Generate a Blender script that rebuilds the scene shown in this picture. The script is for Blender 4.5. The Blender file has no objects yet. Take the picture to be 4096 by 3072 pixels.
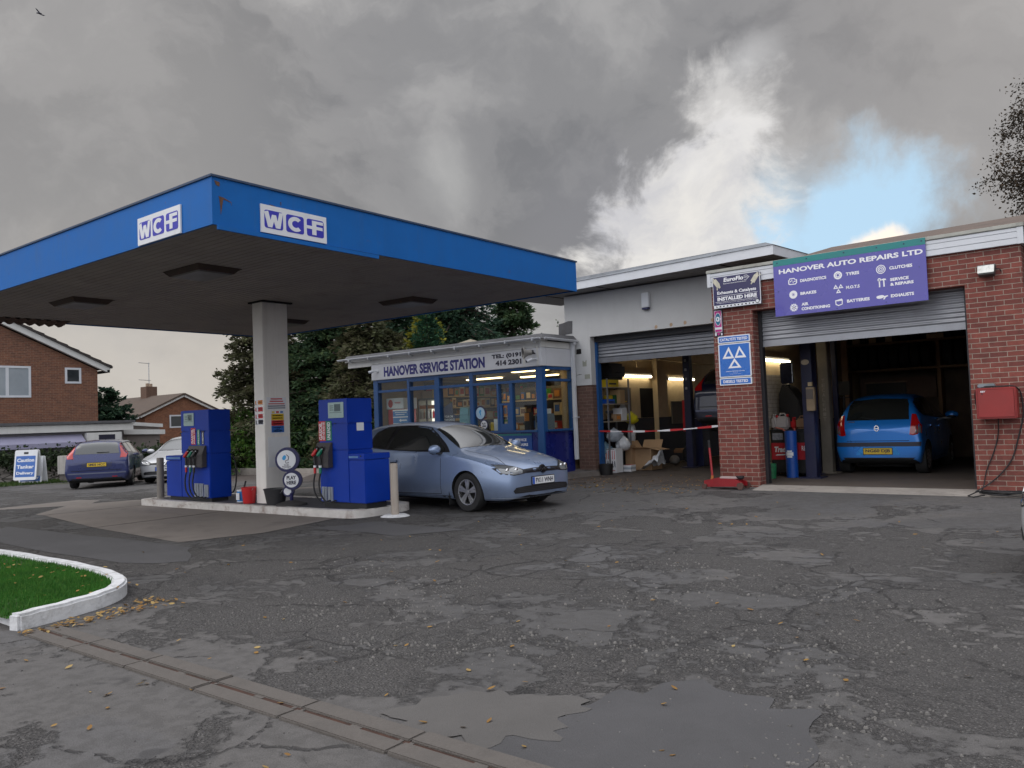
import bpy, bmesh, math, random
from mathutils import Vector, Matrix
from mathutils.bvhtree import BVHTree
from mathutils.geometry import delaunay_2d_cdt
from math import sin, cos, pi, radians, sqrt, atan2

sc = bpy.context.scene
COL = sc.collection
# ------------------------------------------------------------------ camera
cam_d = bpy.data.cameras.new('camera'); cam = bpy.data.objects.new('camera', cam_d); COL.objects.link(cam)
cam_d.sensor_width = 36.0; cam_d.lens = 28.35; cam_d.clip_end = 3000; cam_d.clip_start = 0.05
cam.matrix_world = Matrix(((0.77446127, 0.05652504, 0.630091, 0), (0.63147315, -0.00909253, -0.77534443, 0),
                           (-0.03809725, 0.99835978, -0.04273585, 1.47), (0, 0, 0, 1)))
sc.camera = cam
sc.render.resolution_x = 1024; sc.render.resolution_y = 768
sc.view_settings.view_transform = 'Standard'; sc.view_settings.look = 'None'
sc.view_settings.exposure = 0.05; sc.view_settings.gamma = 1.0
sc.cycles.use_denoising = True
sc.cycles.use_adaptive_sampling = True; sc.cycles.adaptive_threshold = .02
sc.cycles.max_bounces = 7; sc.cycles.diffuse_bounces = 3; sc.cycles.glossy_bounces = 3; sc.cycles.transparent_max_bounces = 12
sc.cycles.caustics_reflective = False; sc.cycles.caustics_refractive = False
sc.cycles.sample_clamp_indirect = 4.0

# ------------------------------------------------------------------ node helpers
def S(r, g, b):
    f = lambda c: (c/255/12.92) if c/255 <= 0.04045 else ((c/255+0.055)/1.055)**2.4
    return (f(r), f(g), f(b))
class NT:
    def __init__(s, tree): s.t = tree; s.t.nodes.clear()
    def n(s, typ, **kw):
        nd = s.t.nodes.new(typ)
        for k, v in kw.items():
            if k.startswith('i_'):
                key = k[2:]
                key = int(key) if key.isdigit() else key.replace('_', ' ')
                s.set(nd.inputs[key], v)
            else: setattr(nd, k, v)
        return nd
    def set(s, sock, v):
        if isinstance(v, bpy.types.NodeSocket): s.t.links.new(v, sock)
        elif isinstance(v, (tuple, list)) and len(v) == 3 and sock.type == 'RGBA': sock.default_value = (*v, 1)
        elif isinstance(v, (int, float)) and sock.type == 'RGBA': sock.default_value = (v, v, v, 1)
        else: sock.default_value = v
    def math(s, op, a, b=0.0, c=None, clamp=False):
        nd = s.n('ShaderNodeMath', operation=op, use_clamp=clamp); s.set(nd.inputs[0], a); s.set(nd.inputs[1], b)
        if c is not None: s.set(nd.inputs[2], c)
        return nd.outputs[0]
    def mix(s, f, a, b, blend='MIX'):
        nd = s.n('ShaderNodeMix', data_type='RGBA', blend_type=blend)
        s.set(nd.inputs[0], f); s.set(nd.inputs[6], a); s.set(nd.inputs[7], b); return nd.outputs[2]
    def ss(s, x, a, b):   # smoothstep map
        nd = s.n('ShaderNodeMapRange', interpolation_type='SMOOTHSTEP'); s.set(nd.inputs[0], x)
        s.set(nd.inputs[1], a); s.set(nd.inputs[2], b); return nd.outputs[0]
    def lin(s, x, a, b, c=0.0, d=1.0):
        nd = s.n('ShaderNodeMapRange'); s.set(nd.inputs[0], x)
        for i, v in enumerate((a, b, c, d)): s.set(nd.inputs[i+1], v)
        return nd.outputs[0]
    def noise(s, vec, scale, detail=4, rough=.55, dist=0, col=False):
        nd = s.n('ShaderNodeTexNoise'); s.set(nd.inputs['Vector'], vec); nd.inputs['Scale'].default_value = scale
        nd.inputs['Detail'].default_value = detail; nd.inputs['Roughness'].default_value = rough
        nd.inputs['Distortion'].default_value = dist
        return nd.outputs['Color' if col else 'Fac']
    def voro(s, vec, scale, feature='F1', out='Distance', rnd=1.0):
        nd = s.n('ShaderNodeTexVoronoi', feature=feature); s.set(nd.inputs['Vector'], vec)
        nd.inputs['Scale'].default_value = scale; nd.inputs['Randomness'].default_value = rnd
        return nd.outputs[out]
    def mapping(s, vec, loc=(0, 0, 0), rot=(0, 0, 0), scale=(1, 1, 1)):
        nd = s.n('ShaderNodeMapping'); s.set(nd.inputs['Vector'], vec); nd.inputs['Location'].default_value = loc
        nd.inputs['Rotation'].default_value = rot; nd.inputs['Scale'].default_value = scale; return nd.outputs[0]
    def vadd(s, a, b, op='ADD'):
        nd = s.n('ShaderNodeVectorMath', operation=op); s.set(nd.inputs[0], a); s.set(nd.inputs[1], b); return nd.outputs[0]
    def pos(s): return s.n('ShaderNodeNewGeometry').outputs['Position']
    def obj(s): return s.n('ShaderNodeTexCoord').outputs['Object']
    def bump(s, h, strength=.3, dist=.01):
        nd = s.n('ShaderNodeBump'); s.set(nd.inputs['Height'], h); nd.inputs['Strength'].default_value = strength
        nd.inputs['Distance'].default_value = dist; return nd.outputs[0]

# ------------------------------------------------------------------ world: Nishita sky + broken cloud deck
w = bpy.data.worlds.new('World'); sc.world = w; w.use_nodes = True
SUN_EL, SUN_AZ = radians(34), radians(118)      # azimuth: rotation of the light's heading, low on the left behind thick cloud
k = NT(w.node_tree)
d = k.n('ShaderNodeTexCoord').outputs['Generated']
sky = k.n('ShaderNodeTexSky', sky_type='NISHITA', sun_disc=False, sun_elevation=SUN_EL, sun_rotation=radians(-66), air_density=1.0, dust_density=1.5, ozone_density=1.0)
sep = k.n('ShaderNodeSeparateXYZ'); k.set(sep.inputs[0], d)
elev = sep.outputs[2]
# broken stratocumulus: soft masses whose edges are torn by warping the view direction with noise
warpn = k.n('ShaderNodeVectorMath', operation='SCALE'); k.set(warpn.inputs[0], k.vadd(k.noise(d, 3.2, 7, .58, .2, True), (.5, .5, .5), 'SUBTRACT')); warpn.inputs['Scale'].default_value = .20
dwn = k.n('ShaderNodeVectorMath', operation='NORMALIZE'); k.set(dwn.inputs[0], k.vadd(d, warpn.outputs[0])); dw = dwn.outputs[0]
st = k.mapping(dw, loc=(.3, .8, .1), rot=(0, .5, .5), scale=(1, 1, 1.5))
nA = k.noise(st, 3.4, 8, .58, .25)
nB = k.noise(k.mapping(dw, loc=(4, 2, 7), scale=(1, 1, 1.5)), 5.5, 6, .6, .2)
nE = k.noise(k.mapping(d, loc=(1.3, 5.2, 2.2)), 9.0, 8, .62, .4)
def blob(dirv, inner, outer, wob=0.):
    dp = k.n('ShaderNodeVectorMath', operation='DOT_PRODUCT'); k.set(dp.inputs[0], dw); dp.inputs[1].default_value = Vector(dirv).normalized()
    ang = k.math('ARCCOSINE', k.math('MINIMUM', dp.outputs['Value'], .99999))
    if wob: ang = k.math('ADD', ang, k.math('MULTIPLY', k.math('SUBTRACT', nE, .5), wob))
    return k.math('SUBTRACT', 1.0, k.ss(ang, inner, outer))
def sc_(v, f): return k.math('MULTIPLY', v, f)
mixn = k.math('ADD', sc_(nA, .80), sc_(nB, .20))
deck = k.n('ShaderNodeValToRGB'); k.set(deck.inputs[0], mixn)
cr = deck.color_ramp; cr.interpolation = 'EASE'
cr.elements[0].position = .40; cr.elements[0].color = (.215, .218, .232, 1)
cr.elements[1].position = .63; cr.elements[1].color = (.56, .55, .545, 1)
e = cr.elements.new(.49); e.color = (.345, .342, .35, 1)
cloud = deck.outputs[0]
hz = k.math('SUBTRACT', 1.0, k.ss(elev, 0.0, 0.34))
cloud = k.mix(sc_(hz, .42), cloud, (.60, .59, .57))
cloud = k.mix(sc_(blob((-.90, .38, .30), .08, .42), .55), cloud, (.46, .445, .435))          # paler, warmer bank on the left
cloud = k.mix(sc_(blob((-.88, .477, .0), .02, .30, .2), .65), cloud, (.80, .73, .64))             # glow low on the left
cloud = k.mix(sc_(blob((-.56, .74, .40), .05, .34), .45), cloud, (.275, .278, .292))           # heavy centre
cloud = k.mix(sc_(blob((-.50, .83, .24), .03, .16), .55), cloud, (.30, .30, .325))
cloud = k.mix(sc_(blob((-.28, .86, .43), .02, .20), .45), cloud, (.33, .325, .335))
cloud = k.mix(sc_(blob((-.02, .93, .36), .08, .40), .65), cloud, (.46, .44, .43))              # paler on the right
scl = k.n('ShaderNodeVectorMath', operation='SCALE'); k.set(scl.inputs[0], sky.outputs[0]); scl.inputs['Scale'].default_value = .10
skyn = k.mix(.85, scl.outputs[0], (.62, .90, 1.14))
bl = k.math('MAXIMUM', blob((-.252, .942, .214), .04, .095, .10), blob((-.33, .925, .188), .02, .12))
cloud = k.mix(bl, cloud, skyn)
cloud = k.mix(sc_(blob((-.425, .874, .235), .07, .135, .34), .95), cloud, k.mix(k.ss(nB, .35, .65), (.70, .70, .74), (1.0, .97, .92)))   # sunlit cumulus in the break
cloud = k.mix(sc_(blob((-.375, .865, .335), .02, .075, .22), .60), cloud, (.98, .96, .94))
cloud = k.mix(sc_(blob((-.345, .86, .385), .0, .05), .5), cloud, (.74, .74, .75))
cloud = k.mix(blob((-.235, .955, .170), .014, .032), cloud, (1.4, 1.2, 1.0))
cloud = k.mix(sc_(blob((-.655, .69, .318), .0, .065), .45), cloud, (.64, .64, .63))
# the visible half of the sky lies under the dark cloud bank; overhead and behind the viewer the unseen sky is brightened to light the scene
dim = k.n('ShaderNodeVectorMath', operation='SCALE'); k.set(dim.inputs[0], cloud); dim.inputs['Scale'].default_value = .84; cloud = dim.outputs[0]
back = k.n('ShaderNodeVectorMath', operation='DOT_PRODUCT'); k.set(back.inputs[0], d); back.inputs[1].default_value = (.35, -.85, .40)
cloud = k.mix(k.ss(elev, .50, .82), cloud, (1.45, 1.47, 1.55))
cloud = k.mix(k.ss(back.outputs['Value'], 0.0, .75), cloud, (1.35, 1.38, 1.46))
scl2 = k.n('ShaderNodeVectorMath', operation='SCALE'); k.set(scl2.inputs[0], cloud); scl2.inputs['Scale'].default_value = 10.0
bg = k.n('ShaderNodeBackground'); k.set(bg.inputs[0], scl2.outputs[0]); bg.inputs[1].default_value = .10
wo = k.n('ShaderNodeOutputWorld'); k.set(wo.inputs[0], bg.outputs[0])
w.cycles.sampling_method = 'MANUAL'; w.cycles.sample_map_resolution = 512
# weak sun diffused by the cloud
sl = bpy.data.lights.new('sun', 'SUN'); sl.energy = .9; sl.angle = radians(55); sl.color = (1, .93, .84)
so = bpy.data.objects.new('sun', sl); COL.objects.link(so)
sdir = Vector((-.40, -.55, .73)).normalized()
so.rotation_euler = sdir.to_track_quat('Z', 'Y').to_euler(); so.location = (0, 0, 30)

# ------------------------------------------------------------------ materials
_M = {}
def M(name, col, rough=.6, metal=0., var=.12, scale=3., bump=0., bscale=60., coat=0., streak=0., dirt=0., dcol=(.05, .045, .04), dscale=2.5, spec=.5, rust=0., emit=0.):
    if name in _M: return _M[name]
    m = bpy.data.materials.new(name); m.use_nodes = True; k = NT(m.node_tree)
    o = k.obj(); p = k.pos()
    n1 = k.noise(p, scale, 6, .6, .2)
    f = k.lin(n1, .3, .7, 1-var, 1+var)
    c = k.mix(1.0, col, (1, 1, 1), 'MULTIPLY')
    mul = k.n('ShaderNodeVectorMath', operation='SCALE'); k.set(mul.inputs[0], c); k.set(mul.inputs['Scale'], f); c = mul.outputs[0]
    rg = k.lin(n1, .3, .7, max(.02, rough-.08), min(1, rough+.08))
    if streak:
        s1 = k.noise(k.mapping(p, scale=(7, 7, .35)), 1.6, 5, .65)
        c = k.mix(k.math('MULTIPLY', k.ss(s1, .5, .75), streak), c, dcol)
    if dirt:
        s2 = k.noise(p, dscale, 8, .7, .4)
        c = k.mix(k.math('MULTIPLY', k.ss(s2, .48, .72), dirt), c, dcol)
    if rust:
        s3 = k.noise(p, 5.0, 8, .75, .3)
        rm = k.math('MULTIPLY', k.ss(s3, .66 - .16*rust, .74 - .12*rust), min(1, .6+.4*rust))
        c = k.mix(rm, c, k.mix(k.noise(p, 25, 4), (.10, .035, .012), (.23, .10, .045)))
        rg = k.mix(rm, rg, .9)
    b = k.n('ShaderNodeBsdfPrincipled'); k.set(b.inputs['Base Color'], c); k.set(b.inputs['Roughness'], rg)
    b.inputs['Metallic'].default_value = metal; b.inputs['Specular IOR Level'].default_value = spec
    if coat: b.inputs['Coat Weight'].default_value = coat; b.inputs['Coat Roughness'].default_value = .04
    if emit: b.inputs['Emission Color'].default_value = (*col, 1); b.inputs['Emission Strength'].default_value = emit
    if bump:
        h = k.noise(p, bscale, 4, .6); k.set(b.inputs['Normal'], k.bump(h, bump, .01))
    out = k.n('ShaderNodeOutputMaterial'); k.set(out.inputs[0], b.outputs[0])
    _M[name] = m; return m

def brick_mat(name, c1, c2, mortar, dirt=.25, dx=0.):
    m = bpy.data.materials.new(name); m.use_nodes = True; k = NT(m.node_tree)
    p = k.pos(); s = k.n('ShaderNodeSeparateXYZ'); k.set(s.inputs[0], p)
    cb = k.n('ShaderNodeCombineXYZ'); k.set(cb.inputs[0], k.math('ADD', k.math('ADD', s.outputs[0], s.outputs[1]), dx)); k.set(cb.inputs[1], k.math('ADD', s.outputs[2], .006))
    wob = k.noise(p, 14, 3, .6, 0, True)
    v = k.vadd(cb.outputs[0], k.mapping(k.vadd(wob, (.5, .5, .5), 'SUBTRACT'), scale=(.012, .007, 0)))
    br = k.n('ShaderNodeTexBrick', offset=.5, squash=1.0); k.set(br.inputs['Vector'], v)
    br.inputs['Scale'].default_value = 1; br.inputs['Brick Width'].default_value = .225; br.inputs['Row Height'].default_value = .075
    br.inputs['Mortar Size'].default_value = .0055; br.inputs['Mortar Smooth'].default_value = .25; br.inputs['Bias'].default_value = -.1
    k.set(br.inputs['Color1'], c1); k.set(br.inputs['Color2'], c2); k.set(br.inputs['Mortar'], mortar)
    n = k.noise(p, 9, 7, .65); g = k.noise(p, 120, 3, .6)
    f = k.math('MULTIPLY', k.lin(n, .3, .7, .80, 1.18), k.lin(g, .3, .7, .86, 1.12))
    mul = k.n('ShaderNodeVectorMath', operation='SCALE'); k.set(mul.inputs[0], br.outputs['Color']); k.set(mul.inputs['Scale'], f)
    c = k.mix(k.math('MULTIPLY', k.ss(k.noise(p, 1.3, 7, .7), .5, .72), dirt), mul.outputs[0], (.05, .035, .03))
    b = k.n('ShaderNodeBsdfPrincipled'); k.set(b.inputs['Base Color'], c); b.inputs['Roughness'].default_value = .88
    h = k.math('ADD', k.math('MULTIPLY', br.outputs['Fac'], -1.0), k.math('MULTIPLY', g, .35))
    k.set(b.inputs['Normal'], k.bump(h, .55, .008))
    out = k.n('ShaderNodeOutputMaterial'); k.set(out.inputs[0], b.outputs[0]); _M[name] = m; return m

def glass_mat(name, tint=(.93, .95, .94), refl=1.0, rough=.01):
    m = bpy.data.materials.new(name); m.use_nodes = True; k = NT(m.node_tree)
    t = k.n('ShaderNodeBsdfTransparent'); t.inputs[0].default_value = (*tint, 1)
    g = k.n('ShaderNodeBsdfGlossy'); g.inputs['Roughness'].default_value = rough
    lw = k.n('ShaderNodeLayerWeight'); lw.inputs[0].default_value = .5
    f = k.math('MULTIPLY', k.math('ADD', .035, k.math('MULTIPLY', k.math('POWER', lw.outputs['Facing'], 5.0), .96)), refl, clamp=True)
    mx = k.n('ShaderNodeMixShader'); k.set(mx.inputs[0], f); k.set(mx.inputs[1], t.outputs[0]); k.set(mx.inputs[2], g.outputs[0])
    out = k.n('ShaderNodeOutputMaterial'); k.set(out.inputs[0], mx.outputs[0]); _M[name] = m; return m

def emit_mat(name, col, strength):
    m = bpy.data.materials.new(name); m.use_nodes = True; k = NT(m.node_tree)
    e = k.n('ShaderNodeEmission'); e.inputs[0].default_value = (*col, 1); e.inputs[1].default_value = strength
    out = k.n('ShaderNodeOutputMaterial'); k.set(out.inputs[0], e.outputs[0]); _M[name] = m; return m

def paint_mat(name, col, metal=.55, rough=.32, var=.05):
    m = bpy.data.materials.new(name); m.use_nodes = True; k = NT(m.node_tree)
    p = k.obj(); fl = k.noise(p, 900, 2, .5); di = k.noise(p, 2.2, 7, .65)
    z = k.n('ShaderNodeSeparateXYZ'); k.set(z.inputs[0], p)
    f = k.lin(fl, .3, .7, 1-var, 1+var)
    mul = k.n('ShaderNodeVectorMath', operation='SCALE'); mul.inputs[0].default_value = col; k.set(mul.inputs['Scale'], f)
    road = k.math('MULTIPLY', k.math('SUBTRACT', 1.0, k.ss(z.outputs[2], .18, .55)), k.lin(di, .3, .7, .15, .6))   # road dirt on the sills
    c = k.mix(road, mul.outputs[0], (.06, .055, .05))
    b = k.n('ShaderNodeBsdfPrincipled'); k.set(b.inputs['Base Color'], c); b.inputs['Metallic'].default_value = metal
    k.set(b.inputs['Roughness'], k.mix(road, k.lin(di, .3, .7, rough-.05, rough+.07), .75))
    b.inputs['Coat Weight'].default_value = .8; b.inputs['Coat Roughness'].default_value = .05
    out = k.n('ShaderNodeOutputMaterial'); k.set(out.inputs[0], b.outputs[0]); _M[name] = m; return m

# ------------------------------------------------------------------ object helpers
def tag(o, label=None, cat=None, group=None, kind=None):
    if label: o['label'] = label
    if cat: o['category'] = cat
    if group: o['group'] = group
    if kind: o['kind'] = kind
    return o
def T(name, label, cat, loc=(0, 0, 0), rz=0., group=None):
    o = bpy.data.objects.new(name, None); COL.objects.link(o); o.location = loc; o.rotation_euler = (0, 0, rz)
    o.empty_display_size = .2
    return tag(o, label, cat, group)

class MB:
    """collects shapes into one mesh"""
    def __init__(s): s.v = []; s.f = []; s.m = []; s.cm = 0
    def add(s, vs, fs):
        b = len(s.v); s.v += [tuple(x) for x in vs]; s.f += [tuple(b+i for i in f) for f in fs]; s.m += [s.cm]*len(fs); return s
    def mat(s, i): s.cm = i; return s
    def box(s, x0, y0, z0, x1, y1, z1):
        x0, x1 = min(x0, x1), max(x0, x1); y0, y1 = min(y0, y1), max(y0, y1); z0, z1 = min(z0, z1), max(z0, z1)
        return s.add([(x0, y0, z0), (x1, y0, z0), (x1, y1, z0), (x0, y1, z0), (x0, y0, z1), (x1, y0, z1), (x1, y1, z1), (x0, y1, z1)],
                     [(0, 3, 2, 1), (4, 5, 6, 7), (0, 1, 5, 4), (1, 2, 6, 5), (2, 3, 7, 6), (3, 0, 4, 7)])
    def obox(s, c, sx, sy, sz, rz=0., rx=0.):
        R = Matrix.Rotation(rz, 3, 'Z') @ Matrix.Rotation(rx, 3, 'X'); c = Vector(c)
        vs = [c + R @ Vector((a*sx/2, b*sy/2, d*sz/2)) for a, b, d in ((-1, -1, -1), (1, -1, -1), (1, 1, -1), (-1, 1, -1), (-1, -1, 1), (1, -1, 1), (1, 1, 1), (-1, 1, 1))]
        return s.add(vs, [(0, 3, 2, 1), (4, 5, 6, 7), (0, 1, 5, 4), (1, 2, 6, 5), (2, 3, 7, 6), (3, 0, 4, 7)])
    def quad(s, *p): return s.add(p, [tuple(range(len(p)))])
    def poly(s, pts, fr, d0, d1):
        """prism of a 2D polygon in frame fr=(o,u,v,n) between offsets d0 and d1 along n"""
        o, u, v, n = fr; k = len(pts)
        vs = [o+u*a+v*b+n*d0 for a, b in pts]+[o+u*a+v*b+n*d1 for a, b in pts]
        return s.add(vs, [tuple(range(k))[::-1], tuple(range(k, 2*k))]+[(i, (i+1) % k, k+(i+1) % k, k+i) for i in range(k)])
    def ringpoly(s, outer, inner, fr, d0, d1):
        o, u, v, n = fr; k = len(outer); P = lambda q, d: o+u*q[0]+v*q[1]+n*d
        vs = [P(q, d0) for q in outer]+[P(q, d1) for q in outer]+[P(q, d0) for q in inner]+[P(q, d1) for q in inner]
        fs = []
        for i in range(k):
            j = (i+1) % k
            fs += [(i, j, k+j, k+i), (k+i, k+j, 3*k+j, 3*k+i), (2*k+j, 2*k+i, 3*k+i, 3*k+j), (j, i, 2*k+i, 2*k+j)]
        return s.add(vs, fs)
    def tube(s, pts, r, n=8, caps=True):
        pts = [Vector(p) for p in pts]; rs = r if isinstance(r, (list, tuple)) else [r]*len(pts)
        rings = []; prev = None
        for i, p in enumerate(pts):
            t = (pts[min(i+1, len(pts)-1)]-pts[max(i-1, 0)])
            if t.length < 1e-9: t = Vector((0, 0, 1))
            t.normalize()
            a = prev if prev is not None else (Vector((1, 0, 0)) if abs(t.x) < .8 else Vector((0, 1, 0)))
            a = (a-t*a.dot(t));
            if a.length < 1e-6: a = t.orthogonal()
            a.normalize(); b = t.cross(a); prev = a
            rings.append([p+(a*cos(2*pi*j/n)+b*sin(2*pi*j/n))*rs[i] for j in range(n)])
        vs = [q for rg in rings for q in rg]; fs = []
        for i in range(len(rings)-1):
            for j in range(n):
                k2 = (j+1) % n; fs.append((i*n+j, i*n+k2, (i+1)*n+k2, (i+1)*n+j))
        if caps: fs += [tuple(range(n))[::-1], tuple((len(rings)-1)*n+j for j in range(n))]
        return s.add(vs, fs)
    def cyl(s, c, r, h, n=20, r2=None): return s.tube([c, (c[0], c[1], c[2]+h)], [r, r if r2 is None else r2], n)
    def lathe(s, prof, c, axis='z', n=28):
        """prof: (radius, height along axis) pairs; open profile"""
        c = Vector(c); ax = {'x': (Vector((0, 1, 0)), Vector((0, 0, 1)), Vector((1, 0, 0))), 'y': (Vector((0, 0, 1)), Vector((1, 0, 0)), Vector((0, 1, 0))), 'z': (Vector((1, 0, 0)), Vector((0, 1, 0)), Vector((0, 0, 1)))}[axis]
        vs = []; fs = []
        for r, h in prof:
            for j in range(n):
                a = 2*pi*j/n; vs.append(c+(ax[0]*cos(a)+ax[1]*sin(a))*r+ax[2]*h)
        for i in range(len(prof)-1):
            for j in range(n):
                k2 = (j+1) % n; fs.append((i*n+j, i*n+k2, (i+1)*n+k2, (i+1)*n+j))
        return s.add(vs, fs)
    def ball(s, c, rx, ry=None, rz=None, n=12, m=8, jit=0., rnd=random):
        ry = rx if ry is None else ry; rz = rx if rz is None else rz; vs = [(c[0], c[1], c[2]-rz)]; fs = []
        for i in range(1, m):
            ph = -pi/2+pi*i/m
            for j in range(n):
                a = 2*pi*j/n; q = 1+jit*rnd.uniform(-1, 1)
                vs.append((c[0]+rx*q*cos(ph)*cos(a), c[1]+ry*q*cos(ph)*sin(a), c[2]+rz*q*sin(ph)))
        vs.append((c[0], c[1], c[2]+rz)); L = len(vs)-1
        for j in range(n):
            k2 = (j+1) % n; fs.append((0, 1+k2, 1+j)); fs.append((L, 1+(m-2)*n+j, 1+(m-2)*n+k2))
            for i in range(m-2): fs.append((1+i*n+j, 1+i*n+k2, 1+(i+1)*n+k2, 1+(i+1)*n+j))
        return s.add(vs, fs)
    def mesh(s, other, M4=None):
        """append a bpy mesh transformed by M4"""
        vs = [(M4 @ v.co if M4 else v.co) for v in other.vertices]; return s.add(vs, [tuple(p.vertices) for p in other.polygons])
    def build(s, name, mats, parent=None, local=False, bevel=0., smooth=False, label=None, cat=None, group=None, kind=None, seg=2):
        """local: vertices already in the parent's frame; otherwise they are world coordinates"""
        mats = mats if isinstance(mats, (list, tuple)) else [mats]
        me = bpy.data.meshes.new(name); off = Vector((0, 0, 0))
        if parent is not None and not local: off = Vector(parent.location)
        if parent is not None and not local and parent.parent is not None: off = off+Vector(parent.parent.location)
        if parent is None and s.v:
            xs, ys, zs = zip(*s.v); off = Vector(((min(xs)+max(xs))/2, (min(ys)+max(ys))/2, min(zs)))
        me.from_pydata([tuple(Vector(v)-off) for v in s.v], [], s.f)
        for m in mats: me.materials.append(m)
        me.polygons.foreach_set('material_index', s.m)
        bm = bmesh.new(); bm.from_mesh(me)
        if bevel:
            bmesh.ops.remove_doubles(bm, verts=bm.verts, dist=1e-5)
            es = [e for e in bm.edges if len(e.link_faces) == 2 and e.calc_face_angle(0) > .5]
            bmesh.ops.bevel(bm, geom=es, offset=bevel, segments=seg, affect='EDGES', clamp_overlap=True)
        bmesh.ops.recalc_face_normals(bm, faces=bm.faces)
        bm.to_mesh(me); bm.free()
        if smooth:
            for p in me.polygons: p.use_smooth = True
            if smooth != 'all' and hasattr(me, 'set_sharp_from_angle'): me.set_sharp_from_angle(angle=radians(40))
        o = bpy.data.objects.new(name, me); COL.objects.link(o)
        if parent is not None: o.parent = parent
        else: o.location = off
        return tag(o, label, cat, group, kind)

FX = lambda x, y, z: (Vector((x, y, z)), Vector((1, 0, 0)), Vector((0, 0, 1)), Vector((0, -1, 0)))   # facing -y
FY = lambda x, y, z: (Vector((x, y, z)), Vector((0, 1, 0)), Vector((0, 0, 1)), Vector((1, 0, 0)))    # facing +x
def rect(x0, x1, y0, y1): return [(x0, y0), (x1, y0), (x1, y1), (x0, y1)]
def rrect(x0, x1, y0, y1, r, n=5):
    out = []
    for cx, cy, a0 in ((x1-r, y0+r, -pi/2), (x1-r, y1-r, 0), (x0+r, y1-r, pi/2), (x0+r, y0+r, pi)):
        out += [(cx+r*cos(a0+pi/2*i/n), cy+r*sin(a0+pi/2*i/n)) for i in range(n+1)]
    return out
def circ(cx, cy, r, n=28, ry=None): return [(cx+r*cos(2*pi*i/n), cy+(ry or r)*sin(2*pi*i/n)) for i in range(n)]
def smooth_poly(p, it=2):
    for _ in range(it):
        q = []
        for i in range(len(p)):
            a, b = p[i], p[(i+1) % len(p)]
            q += [(a[0]*.75+b[0]*.25, a[1]*.75+b[1]*.25), (a[0]*.25+b[0]*.75, a[1]*.25+b[1]*.75)]
        p = q
    return p
def text_mesh(body, bold=0., shear=0.):
    c = bpy.data.curves.new('txt', 'FONT'); c.body = body; c.size = 1.0; c.offset = bold; c.shear = shear; c.resolution_u = 3
    c.align_x = 'LEFT'; o = bpy.data.objects.new('txt', c); COL.objects.link(o)
    bpy.context.view_layer.update()
    me = bpy.data.meshes.new_from_object(o.evaluated_get(bpy.context.evaluated_depsgraph_get()))
    bpy.data.objects.remove(o); return me
def put_text(mb, body, x0, x1, y0, y1, fr, d, bold=.02, shear=0., rot=0, thick=.0015):
    """text fitted into the box x0..x1, y0..y1 of a frame, standing thick proud of offset d"""
    me = text_mesh(body, bold, shear); o, u, v, n = fr
    xs = [q.co.x for q in me.vertices]; ys = [q.co.y for q in me.vertices]
    ax, bx, ay, by = min(xs), max(xs), min(ys), max(ys)
    def P(q, dd):
        a = (q.x-ax)/(bx-ax); b = (q.y-ay)/max(1e-6, by-ay)
        if rot: a, b = (1-b, a) if rot == 1 else (b, 1-a)
        return o+u*(x0+(x1-x0)*a)+v*(y0+(y1-y0)*b)+n*dd
    mb.add([P(q.co, d+thick) for q in me.vertices], [tuple(p.vertices) for p in me.polygons])
    bpy.data.meshes.remove(me)
def gz(x, y):
    def sm(a, b, t): t = min(1, max(0, (t-a)/(b-a))); return t*t*(3-2*t)
    sx = sm(-13.5, -11.5, x)
    z = (.10*sm(10.8, 13.0, y)+.05*sm(13.0, 14.6, y))*sx
    z -= .022*min(12, max(0, -18-x)); z -= 1.0*sm(-35.5, -39, x)
    return z
# ------------------------------------------------------------------ materials used in many places
rnd = random.Random(7)
brick_red = brick_mat('brick_red', (.215, .060, .046), (.135, .040, .034), (.30, .25, .205), .28)
brick_dark = brick_mat('brick_dark', (.135, .072, .055), (.10, .056, .044), (.17, .125, .10), .45)
brick_house = brick_mat('brick_house', (.20, .085, .05), (.13, .058, .04), (.24, .17, .12), .35)
white_render = M('white_render', S(196, 197, 198), .8, var=.05, streak=.10, dcol=(.25, .2, .15), bump=.15, bscale=90)
white_pvc = M('white_pvc', S(205, 208, 214), .35, var=.04, dirt=.12, dcol=(.3, .29, .27))
white_paint = M('white_paint', S(210, 210, 208), .5, var=.05, streak=.12, dcol=(.22, .2, .17))
felt = M('roof_felt', S(92, 92, 95), .9, var=.2, dirt=.4, bump=.4, bscale=30)
felt_brown = M('felt_brown', S(98, 84, 76), .9, var=.2, dirt=.5, bump=.4, bscale=25)
galv = M('galvanised', S(150, 152, 158), .42, .55, var=.08, dirt=.25, dcol=(.16, .15, .15))
steel = M('steel', S(165, 168, 172), .3, .9, var=.08)
black_pl = M('black_plastic', (.018, .018, .02), .45, var=.2)
rubber = M('rubber', (.016, .016, .017), .75, var=.25)
dark_metal = M('dark_metal', (.03, .03, .034), .5, .3)
concrete = M('concrete', S(146, 140, 134), .9, var=.14, dirt=.45, dcol=(.10, .085, .075), bump=.3, bscale=50)
conc_dark = M('concrete_dark', S(112, 106, 102), .9, var=.18, dirt=.55, dcol=(.05, .045, .04), bump=.35, bscale=45)
shop_blue = M('shop_blue', (.012, .075, .235), .42, var=.08, dirt=.15, dcol=(.03, .05, .10))
panel_navy = M('panel_navy', (.010, .018, .16), .30, var=.10, coat=.2)
pump_blue = M('pump_blue', (.002, .036, .33), .38, var=.07, coat=.06, spec=.3, dirt=.10, dcol=(.02, .04, .15))
canopy_blue = M('canopy_blue', (.004, .115, .40), .5, spec=.25, var=.07, streak=.22, dcol=(.05, .10, .20), rust=.18)
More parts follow.
